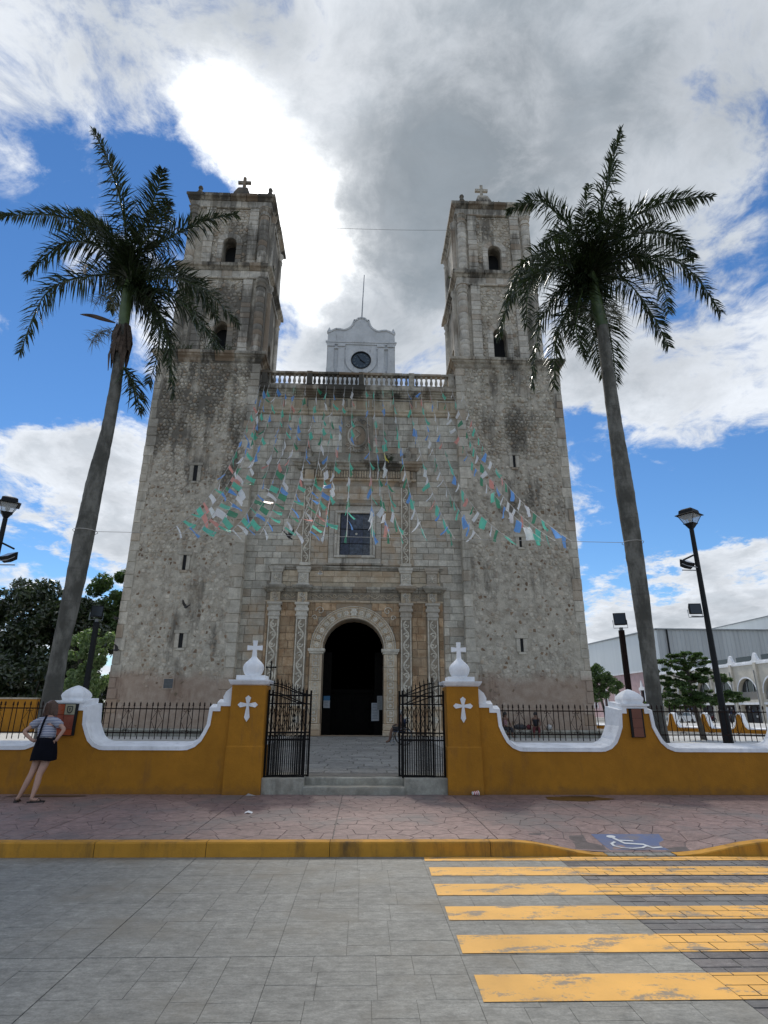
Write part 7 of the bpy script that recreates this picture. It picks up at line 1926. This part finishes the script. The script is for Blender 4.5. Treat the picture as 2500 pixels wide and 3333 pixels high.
# wheelchair and its user beside the door
WX, WY, WZ = 1.28, 21.3, YARD
wc = T('wheelchair', (WX, WY, WZ), 'wheelchair with dark blue seat standing right of the church door', 'wheelchair')
M['chrome'] = flat('grey_tube', (0.30, 0.31, 0.32), 0.35, 0.6); M['bluev'] = flat('dark_blue_vinyl', (0.012, 0.02, 0.06), 0.5)
def torus(m, c, r_, t_, ax, n=24): m.tube([(c[0]+r_*math.cos(2*math.pi*i/n), c[1], c[2]+r_*math.sin(2*math.pi*i/n)) for i in range(n+1)], t_, 5)
for dy in (-0.27, 0.27):
    w_ = O('wheel', None, parent=wc, at=(WX+0.14, WY+dy, WZ+0.30)); m = MB(); torus(m, (WX+0.14, WY+dy, WZ+0.30), 0.29, 0.014, 1); m.obj('tyre', M['sole'], w_)
    m = MB(); torus(m, (WX+0.14, WY+dy*1.12, WZ+0.30), 0.25, 0.009, 1)
    for i in range(8): m.tube([(WX+0.14, WY+dy, WZ+0.30), (WX+0.14+0.28*math.cos(i*.785), WY+dy, WZ+0.30+0.28*math.sin(i*.785))], 0.003, 3)
    m.obj('rim', M['chrome'], w_)
    m = MB(); torus(m, (WX-0.22, WY+dy*0.8, WZ+0.09), 0.075, 0.014, 1, 14); m.obj('caster', M['chrome'], wc)
    m = MB(); m.tube([(WX-0.22, WY+dy*0.8, WZ+0.10), (WX-0.20, WY+dy*0.85, WZ+0.42), (WX+0.2, WY+dy*0.85, WZ+0.44), (WX+0.22, WY+dy*0.85, WZ+0.86), (WX+0.33, WY+dy*0.85, WZ+0.87)], 0.012, 5)
    m.tube([(WX-0.2, WY+dy*0.85, WZ+0.42), (WX-0.24, WY+dy*0.85, WZ+0.62), (WX-0.16, WY+dy*0.85, WZ+0.66), (WX+0.2, WY+dy*0.85, WZ+0.64)], 0.013, 5)
    m.tube([(WX-0.2, WY+dy*0.7, WZ+0.40), (WX-0.34, WY+dy*0.5, WZ+0.12), (WX-0.42, WY+dy*0.5, WZ+0.09)], 0.011, 5); m.obj('side_frame', M['chrome'] if dy > 0 else M['sole'], wc)
MB().box(WX-0.2, WX+0.2, WY-0.21, WY+0.21, WZ+0.43, WZ+0.46).obj('seat', M['bluev'], wc); MB().box(WX+0.195, WX+0.215, WY-0.21, WY+0.21, WZ+0.46, WZ+0.84).obj('backrest', M['bluev'], wc)
wp = T('person', (WX-0.25, WY, WZ+0.46), 'person in a blue and white top sitting in the wheelchair', 'person'); k = 0.86
def at(f, s, z): return (WX+0.10-f*k, WY+s*k, WZ+0.47+z*k)
V = {'pelvis': (*at(0, 0, 0.08), 0.12), 'chest': (*at(0.0, 0, 0.36), 0.12), 'upper': (*at(0.03, 0, 0.47), 0.085), 'neck': (*at(0.05, 0, 0.54), 0.042), 'skull0': (*at(0.09, 0, 0.60), 0.062), 'skull': (*at(0.09, 0, 0.67), 0.072), 'top': (*at(0.08, 0, 0.73), 0.04)}
E = [('pelvis', 'chest'), ('chest', 'upper'), ('upper', 'neck'), ('neck', 'skull0'), ('skull0', 'skull'), ('skull', 'top')]
for s, n_ in ((-1, 'l'), (1, 'r')):
    V.update({n_+'sh': (*at(0.03, s*.17, .45), .046), n_+'el': (*at(0.10, s*.22, .24), .034), n_+'wr': (*at(0.32, s*.16, .20), .025), n_+'ha': (*at(0.37, s*.14, .18), .028), n_+'hp': (*at(.08, s*.09, .05), .08), n_+'kn': (*at(.42, s*.10, .08), .055), n_+'ca': (*at(.46, s*.10, -.14), .048), n_+'an': (*at(.52, s*.10, -.38), .032), n_+'to': (*at(.66, s*.11, -.44), .027)})
    E += [('upper', n_+'sh'), (n_+'sh', n_+'el'), (n_+'el', n_+'wr'), (n_+'wr', n_+'ha'), ('pelvis', n_+'hp'), (n_+'hp', n_+'kn'), (n_+'kn', n_+'ca'), (n_+'ca', n_+'an'), (n_+'an', n_+'to')]
skin_mesh('body', V, E, M['skind'], wp, 1)
M['bw'] = flat('blue_white_cloth', (0.10, 0.13, 0.22), 0.85, 0, 0.9, 9)
skin_mesh('shirt', {'a': (*at(0.0, 0, .10), .135), 'b': (*at(0, 0, .34), .135), 'c': (*at(.03, 0, .46), .10), 'l': (*at(.03, -.17, .44), .06), 'r': (*at(.03, .17, .44), .06)}, [('a', 'b'), ('b', 'c'), ('c', 'l'), ('c', 'r')], M['bw'], wp, 1)
for s in (-1, 1): skin_mesh('trouser_leg', {'a': (*at(.04, s*.09, .06), .095), 'b': (*at(.42, s*.10, .085), .065)}, [('a', 'b')], M['jean'], wp, 1)
m = MB(); m.ball(at(0.06, 0, 0.69), (0.085, 0.085, 0.085), 10, 8); smooth_by_angle(m.obj('hair', flat('grey_hair', (0.35, 0.34, 0.33), 0.6), wp), 60)

# ------------------------------------------------------------------ litter and stains on the pavement
m = MB(); Rn = random.Random(2)
pts = [(Rn.uniform(-.05, .05), Rn.uniform(-.035, .035), Rn.uniform(0, .03)) for _ in range(9)]
m.add([(-.06, -.02, .001), (-.01, -.035, .02), (.05, -.02, .002), (.06, .02, .015), (0, .035, .001), (-.05, .03, .018), (0, 0, .038)], [(0, 1, 6), (1, 2, 6), (2, 3, 6), (3, 4, 6), (4, 5, 6), (5, 0, 6)])
def litter(m, nm, mat, lab, cat, at_):
    o = m.obj(nm, mat, None, at=at_); o['label'] = lab; o['category'] = cat; return o
litter(m, 'paper_scrap', flat('white_scrap', (0.75, 0.75, 0.74), 0.7), 'crumpled white paper on the red pavement in front of the left gate pillar', 'litter', (-1.63, 9.41, 0.151))
cp = T('paper_cup', (2.02, 11.22, 0.15), 'crushed red and white striped cup at the foot of the right gate pillar', 'litter', rot=(0, 0, 0.3))
for i in range(7):
    a0, a1 = i/7, (i+1)/7; m = MB(); m.tube([(-0.06+0.12*a0, 0, 0.042), (-0.06+0.12*a1, 0, 0.044)], [0.028+0.012*a0, 0.028+0.012*a1], 10); o = m.obj('cup_band', flat('cup_red' if i % 2 else 'cup_white', (0.5, 0.03, 0.03) if i % 2 else (0.75, 0.74, 0.72), 0.5), None, at=(0, 0, .00001)); o.parent = cp; o.location = (0, 0, 0)
m = MB(); m.add([(-0.16, 0, 0.0), (0.0, -0.05, 0.004), (0.03, 0.0, 0.0), (-0.12, 0.06, 0.03)], [(0, 1, 2, 3)])
litter(m, 'paper_scrap', flat('grey_scrap', (0.30, 0.28, 0.27), 0.8), 'flat grey scrap at the foot of the left gate pillar', 'litter', (-1.86, 11.2, 0.151))
M['stain'] = flat('rusty_stain', (0.10, 0.055, 0.018), 0.35, 0, 0.3, 8); M['damp'] = flat('damp_stain', (0.05, 0.036, 0.03), 0.35, 0, 0.3, 8)
def stain(cx, cy, rx, ry, mat, lab, seed):
    Rn = random.Random(seed); n = 36; ph = [Rn.uniform(0, 6) for _ in range(5)]; m = MB()
    pts = []
    for i in range(n):
        t = 2*math.pi*i/n; k = 1+0.12*math.sin(2*t+ph[0])+0.10*math.sin(3*t+ph[1])+0.07*math.sin(5*t+ph[2])+0.05*math.sin(8*t+ph[3]); pts.append((rx*k*math.cos(t), ry*k*math.sin(t), 0))
    m.add(pts, [tuple(range(n))]); o = m.obj('stain', mat, None, at=(cx, cy, 0.1535)); o['label'] = lab; o['category'] = 'stain'; return o
stain(3.72, 10.86, 0.52, 0.28, M['stain'], 'rust coloured puddle stain on the pavement below the right wall', 4)
stain(3.85, 11.12, 0.34, 0.07, M['damp'], 'thin dark damp mark at the foot of the right wall, above the rusty stain', 5)
stain(-5.35, 11.12, 0.75, 0.08, M['damp'], 'dark damp mark along the wall foot behind the person in stripes', 6)

# ------------------------------------------------------------------ walls and buildings beyond the yard
ROWS = 'ochre scooped walls round the yard'
def low_wall(ax, ay, bx, by, z0, pier, lab, first=0.0):
    """scooped wall with short bays running from a to b"""
    L_ = math.hypot(bx-ax, by-ay); ang = math.atan2(by-ay, bx-ax)
    w = T('boundary_wall', (ax, ay, z0), lab, 'wall', ROWS, rot=(0, 0, ang))
    pl = []; x = first
    while x < L_:
        c = x
        pl += [(c-0.16, 1.20), (c-0.10, 1.50), (c, 1.56), (c+0.10, 1.50), (c+0.16, 1.20), (c+0.24, 0.92), (c+0.36, 0.80)]
        e = x+pier; pl += [(e-0.36, 0.80), (e-0.24, 0.92)]; x += pier
    body = MB()
    for (xa, za), (xb, zb) in zip(pl[:-1], pl[1:]):
        if xb-xa > 0.004: body.add([(xa,0,-0.3),(xb,0,-0.3),(xb,0,zb),(xa,0,za),(xa,0.3,-0.3),(xb,0.3,-0.3),(xb,0.3,zb),(xa,0.3,za)], [(0,1,2,3),(5,4,7,6),(3,2,6,7)])
    o = body.obj('wall_body', M['yellow'], None, at=(0, 0, .00001)); o.parent = w; o.location = (0, 0, 0)
    cb = MB(); coping_band(cb, pl, -0.02, 0.34, 0.05, 0.09); o = cb.obj('coping', M['white'], None, at=(0, 0, .00001)); o.parent = w; o.location = (0, 0, 0)
low_wall(14.2, 38.9, 24.6, 25.2, -0.12, 1.78, 'far ochre wall with short scoops closing the yard at the right', 0.3)
lw = T('boundary_wall', (-21, 31, YARD), 'plain ochre wall under the dark trees at the left', 'wall', ROWS)
MB().box(-30, -16.3, 31, 31.3, 0.4, 1.96).obj('wall_body', M['yellow'], lw); MB().box(-30, -16.28, 30.97, 31.33, 1.96, 2.03).obj('coping', M['mortar'], lw)
# low kerb steps in front of the far right wall
lk = T('yard_kerbs', (17, 33, YARD), 'pale low kerbs with brown edges in front of the far right wall', 'kerb')
for d_, z in ((0.9, 0.50), (1.9, 0.47)):
    ang = math.atan2(-13.7, 10.4); ox, oy = 14.2-d_*0.8, 38.9-d_*0.6; c, s = math.cos(ang), math.sin(ang)
    m = MB(); q = [(0, 0), (17, 0), (17, 0.3), (0, 0.3)]; m.hprism([(ox+a*c-b*s, oy+a*s+b*c) for a, b in q], 0.41, z); m.obj('kerb_block', M['pale'], lk)

FXW = 50.5                                # building line of the side street
def on_x(m2):                            # front drawn in (y,z) turned to face -x
    return m2
def xwall(m, y0_, y1_, z0_, z1_, holes, x=FXW, depth=0.8):
    f = MB(); holed_wall(f, y0_, y1_, z0_, z1_, holes, 0, depth); return m.add([(x+v[1], v[0], v[2]) for v in f.v], [tuple(reversed(q)) for q in f.f])
ar = T('arcade_building', (FXW+5, 80, 0), 'cream two storey building with round arches and a humped parapet', 'building')
AC = [77.7+5.2*k for k in range(-4, 5)]
holes = []
for c in AC: holes += [(c-1.95, c+1.95, 2.98, 3.72, True), (c-2.1, c+2.1, -0.05, 2.34, False)]
m = MB(); xwall(m, 54, 104, 2.66, 7.55, [h for h in holes if h[4]]); xwall(m, 54, 104, -0.1, 2.659, [h for h in holes if not h[4]]); m.obj('front_wall', M['cream'], ar)
MB().box(FXW+0.81, FXW+14, 54, 104, -0.1, 7.4).obj('back_wall', M['dark'], ar)
M['shopi'] = flat('shop_inside', (0.02, 0.022, 0.026), 0.6, 0, 0.9, 1.5)
M['gl2'] = flat('window_glass', (0.03, 0.035, 0.04), 0.15)
for c in AC:
    wd_ = O('arch_window', None, parent=ar, at=(FXW+0.5, c, 3.0)); m = MB(); pa = [(c-1.9, 3.0), (c+1.9, 3.0)]+[(c+1.9*math.cos(math.pi*i/12), 3.72+1.9*math.sin(math.pi*i/12)) for i in range(13)]
    m.add([(FXW+0.5, y, z) for y, z in pa], [tuple(range(len(pa)))]); m.obj('pane', M['gl2'], wd_)
    for q in (-0.65, 0.65): MB().box(FXW+0.42, FXW+0.48, c+q-0.05, c+q+0.05, 3.0, 5.4).obj('mullion', M['metalp'], wd_)
    MB().box(FXW+0.2, FXW+0.4, c-1.93, c+1.93, 3.0, 3.95).obj('balcony_panel', flat('grey_panel', (0.22, 0.21, 0.19), 0.8), wd_)
    m = MB(); vs = []
    for i in range(17):
        a = math.pi*i/16
        for r_ in (1.95, 2.16): vs += [(FXW-0.05, c+r_*math.cos(a), 3.72+r_*math.sin(a))]
    m.add(vs, [(2*i, 2*i+2, 2*i+3, 2*i+1) for i in range(16)]); m.obj('arch_band', M['white'], ar)
    sh = O('shop_front', None, parent=ar, at=(FXW+0.5, c, 0)); MB().box(FXW+0.7, FXW+0.75, c-2.05, c+2.05, 0, 2.3).obj('opening', M['shopi'], sh)
    for k in range(9):
        yy, z_ = c+R.uniform(-1.8, 1.6), R.uniform(0.3, 2.0); w2, h2 = R.uniform(0.12, 0.4), R.uniform(0.12, 0.35)
        MB().box(FXW+0.6, FXW+0.66, yy, yy+w2, z_, z_+h2).obj('goods', flat('goods', R.choice([(0.4, 0.4, 0.42), (0.05, 0.08, 0.2), (0.25, 0.22, 0.2), (0.3, 0.05, 0.06), (0.5, 0.5, 0.5), (0.08, 0.10, 0.12)]), 0.7), sh)
    MB().box(FXW-0.28, FXW-0.001, c+2.35, c+2.85, 0, 7.5).obj('pier', M['cream'], ar)
    MB().box(FXW-0.36, FXW-0.281, c+2.75, c+2.82, 0.3, 6.6).obj('downpipe', M['metalp'], ar)
    # parapet: hump over every pier, dark opening between
    cy = c+2.6; m = MB(); pts = [(cy-1.0, 7.75), (cy-0.62, 7.85), (cy-0.42, 8.15), (cy-0.30, 8.35), (cy-0.22, 8.62), (cy, 8.75), (cy+0.22, 8.62), (cy+0.30, 8.35), (cy+0.42, 8.15), (cy+0.62, 7.85), (cy+1.0, 7.75)]
    f = MB(); f.prism([(cy+1.0, 7.56), (cy-1.0, 7.56)][::-1]+list(reversed(pts)), 0, 0.3); m.add([(FXW-0.05+v[1], v[0], v[2]) for v in f.v], f.f); m.obj('parapet_hump', M['white'], ar)
    MB().box(FXW+0.2, FXW+0.3, c-1.55, c+1.55, 7.75, 8.42).obj('parapet_screen', M['gl2'], ar); MB().box(FXW-0.05, FXW+0.25, c-1.6, c+1.6, 7.56, 7.75).obj('parapet_rail', M['white'], ar)
MB().box(FXW-0.12, FXW-0.001, 54, 104, 7.30, 7.55).obj('string_course', M['white'], ar); MB().box(FXW-0.06, FXW-0.001, 54, 104, 2.36, 2.62).obj('lintel_band', M['white'], ar)
pk = T('pink_building', (FXW+5, 116, 0), 'low pink building with white ornamented windows beyond the arcade', 'building')
wy = [107.5+5.6*k for k in range(6)]
m = MB(); xwall(m, 104.3, 140, -0.1, 8.1, [(c-0.75, c+0.75, 2.2, 5.0, False) for c in wy]); m.obj('front_wall', M['pink'], pk)
MB().box(FXW+0.81, FXW+12, 104.3, 140, -0.1, 8.0).obj('back_wall', M['dark'], pk)
MB().box(FXW-0.25, FXW+0.4, 104.3, 140, 8.1, 8.4).obj('cornice', M['white'], pk)
for c in wy:
    wn = O('window', None, parent=pk, at=(FXW, c, 2.2)); MB().box(FXW+0.3, FXW+0.36, c-0.75, c+0.75, 2.2, 5.0).obj('pane', M['gl2'], wn)
    for (a, b, z0_, z1_) in ((c-1.0, c-0.75, 1.9, 5.0), (c+0.75, c+1.0, 1.9, 5.0)): MB().box(FXW-0.1, FXW-0.001, a, b, z0_, z1_).obj('frame', M['white'], wn)
    for q in (-0.35, 0.0, 0.35): MB().box(FXW+0.02, FXW+0.06, c+q-0.03, c+q+0.03, 2.2, 5.0).obj('grille_bar', M['black'], wn)
    f = MB(); f.prism([(c-1.15, 5.0), (c+1.15, 5.0), (c+1.0, 5.45), (c+0.4, 5.6), (c+0.22, 6.2), (c, 6.75), (c-0.22, 6.2), (c-0.4, 5.6), (c-1.0, 5.45)], 0, 0.2); m = MB(); m.add([(FXW-0.2+v[1], v[0], v[2]) for v in f.v], [tuple(reversed(q)) for q in f.f]); m.obj('hood', M['white'], wn)
# the big metal hall
def corr(name, c1, c2):
    m, N = new_mat(name); x, y, z = N.sep(N.pos)
    st = N.noise(N.vec('MULTIPLY', N.pos, (1, 1, 0.06)), 0.5, 6, 0.65); c = N.mix(N.ramp(st, 0.38, 0.68), c1, c2)
    N.put(N.b.inputs['Base Color'], c); N.b.inputs['Roughness'].default_value = 0.55; return m
M['hall'] = corr('ribbed_metal', (0.56, 0.57, 0.56), (0.45, 0.46, 0.455)); M['hall2'] = corr('pale_metal', (0.82, 0.84, 0.83), (0.76, 0.78, 0.77))
hl = T('metal_hall', (85, 145, 0), 'huge grey metal hall rising behind the arcade', 'building')
m = MB(); x = 66.0
while x < 112: m.add([(x, 130, -0.1), (x+0.55, 130, -0.1), (x+0.55, 130, 18.9), (x, 130, 18.9)], [(0, 1, 2, 3)]); m.add([(x+0.55, 130, -0.1), (x+0.65, 129.90, -0.1), (x+0.85, 129.90, -0.1), (x+0.95, 130, -0.1), (x+0.55, 130, 18.9), (x+0.65, 129.90, 18.9), (x+0.85, 129.90, 18.9), (x+0.95, 130, 18.9)], [(0, 1, 5, 4), (1, 2, 6, 5), (2, 3, 7, 6)]); x += 0.95
m.obj('ribbed_wall', M['hall'], hl)
MB().add([(66, 130, -0.1), (62.5, 166, -0.1), (62.5, 166, 18.9), (66, 130, 18.9)], [(0, 3, 2, 1)]).obj('side_wall', M['hall2'], hl)
MB().box(65.8, 112, 129.6, 130.4, 18.9, 19.15).obj('roof_edge', M['metalp'], hl); MB().hprism([(65.6, 129.7), (66.1, 129.7), (62.8, 166), (62.3, 166)], 18.9, 19.15).obj('roof_edge', M['metalp'], hl)
MB().add([(66, 130, 19.0), (112, 130, 19.0), (112, 166, 19.0), (62.5, 166, 19.0)], [(0, 1, 2, 3)]).obj('roof', M['hall2'], hl); MB().box(68.0, 68.25, 129.4, 129.71, 0, 18.9).obj('downpipe', M['black'], hl)
h2 = T('metal_roof_building', (112, 172, 0), 'second pale metal building with sloping roof, farther behind at the right', 'building')
MB().prism([(98.5, -0.1), (128, -0.1), (128, 30), (98.5, 23.4)], 165, 190).obj('hall_body', M['hall2'], h2)
MB().prism([(98.3, 23.35), (128, 29.95), (128, 30.25), (98.3, 23.65)], 164.6, 190).obj('roof_sheet', M['metalp'], h2)
rb = T('rooftop_hut', (50, 146, 0), 'small blue grey hut on a roof left of the pink building', 'building'); MB().box(47.2, 52.6, 142, 148, -0.1, 10.2).obj('hut_wall', flat('blue_grey_wall', (0.17, 0.21, 0.24), 0.7), rb); MB().box(47.0, 52.8, 141.8, 148.2, 10.2, 10.5).obj('roof_edge', M['white'], rb)

# side street with two cars and two motorbikes
MB().box(40, FXW-2.2, 50, 150, -0.055, -0.02).obj('side_street', M['road'], None, kind='structure'); MB().box(FXW-2.2, FXW+0.1, 50, 150, -0.05, 0.12).obj('side_pavement', M['pale'], None, kind='structure')
M['carp'] = flat('white_car_paint', (0.55, 0.56, 0.57), 0.25); M['cars'] = flat('silver_car_paint', (0.30, 0.31, 0.33), 0.25, 0.5)
def car(x, y, lab, mat):
    c = T('car', (x, y, 0), lab, 'car', 'cars in the side street')
    prof = [(-2.05, 0.28), (2.05, 0.28), (2.12, 0.55), (2.0, 0.80), (1.25, 0.93), (0.75, 1.36), (-0.75, 1.42), (-1.45, 1.0), (-2.0, 0.92), (-2.12, 0.6)]
    f = MB(); f.prism(prof, -0.82, 0.82); m = MB(); m.add([(x+v[1]*(0.86 if v[2] > 1.1 else 1), y+v[0], v[2]) for v in f.v], [tuple(reversed(q)) for q in f.f]); m.obj('body', mat, c)
    for s in (-1, 1):
        m = MB(); g_ = [(-1.25, 0.98), (1.1, 0.96), (0.68, 1.30), (-0.68, 1.35)]; m.add([(x+s*(0.79 if z > 1.1 else 0.835), y+q, z) for q, z in g_], [(0, 1, 2, 3) if s < 0 else (3, 2, 1, 0)]); m.obj('side_window', M['gl2'], c)
        for q in (-1.3, 1.3): m = MB(); m.add([(x+s*0.80+dx_, y+q+0.32*math.cos(a*.3927), 0.31+0.32*math.sin(a*.3927)) for dx_ in (0, s*0.05) for a in range(16)], [tuple(range(16)), tuple(range(31, 15, -1))]+[(i, (i+1) % 16, 16+(i+1) % 16, 16+i) for i in range(16)]); m.obj('wheel', M['sole'], c)
    m = MB(); m.add([(x-0.72, y+1.27, 0.945), (x+0.72, y+1.27, 0.945), (x+0.66, y+0.79, 1.34), (x-0.66, y+0.79, 1.34)], [(0, 3, 2, 1)]); m.add([(x-0.72, y-1.49, 1.0), (x+0.72, y-1.49, 1.0), (x+0.66, y-0.80, 1.40), (x-0.66, y-0.80, 1.40)], [(0, 1, 2, 3)]); m.obj('windscreen', M['gl2'], c)
    m = MB(); 
    for s in (-1, 1): m.box(x+s*0.6-0.15, x+s*0.6+0.15, y-2.14, y-2.05, 0.62, 0.75)
    m.obj('headlight', M['bulb'], c); return c
car(44.2, 84.5, 'silver car passing in the side street, left of two seen through the railing', M['cars']); car(43.6, 79.5, 'white car in the side street, right of two seen through the railing', M['carp'])
def motorbike(x, y, lab):
    b = T('motorbike', (x, y, 0.12), lab, 'motorbike', 'motorbikes parked by the arcade')
    for q in (-0.62, 0.62): m = MB(); m.tube([(x, y+q+0.27*math.cos(a*.4488), 0.42+0.27*math.sin(a*.4488)) for a in range(15)], 0.05, 6); m.obj('wheel', M['sole'], b)
    m = MB(); m.tube([(x, y+0.45, 0.75), (x, y, 0.72), (x, y-0.35, 0.85)], [0.1, 0.14, 0.12], 8); m.tube([(x, y, 0.5), (x, y+0.1, 0.7)], 0.14, 8); m.obj('body', M['redc'], b)
    m = MB(); m.tube([(x, y-0.62, 0.42), (x, y-0.45, 1.05)], 0.03, 6); m.tube([(x-0.32, y-0.42, 1.1), (x, y-0.45, 1.05), (x+0.32, y-0.42, 1.1)], 0.02, 5); m.obj('handlebar', M['chrome'], b)
    MB().box(x-0.12, x+0.12, y, y+0.6, 0.84, 0.92).obj('saddle', M['sole'], b); return b
motorbike(46.6, 80.2, 'dark red motorbike parked by the arcade, left of two'); motorbike(46.6, 76.6, 'dark red motorbike parked by the arcade, right of two')
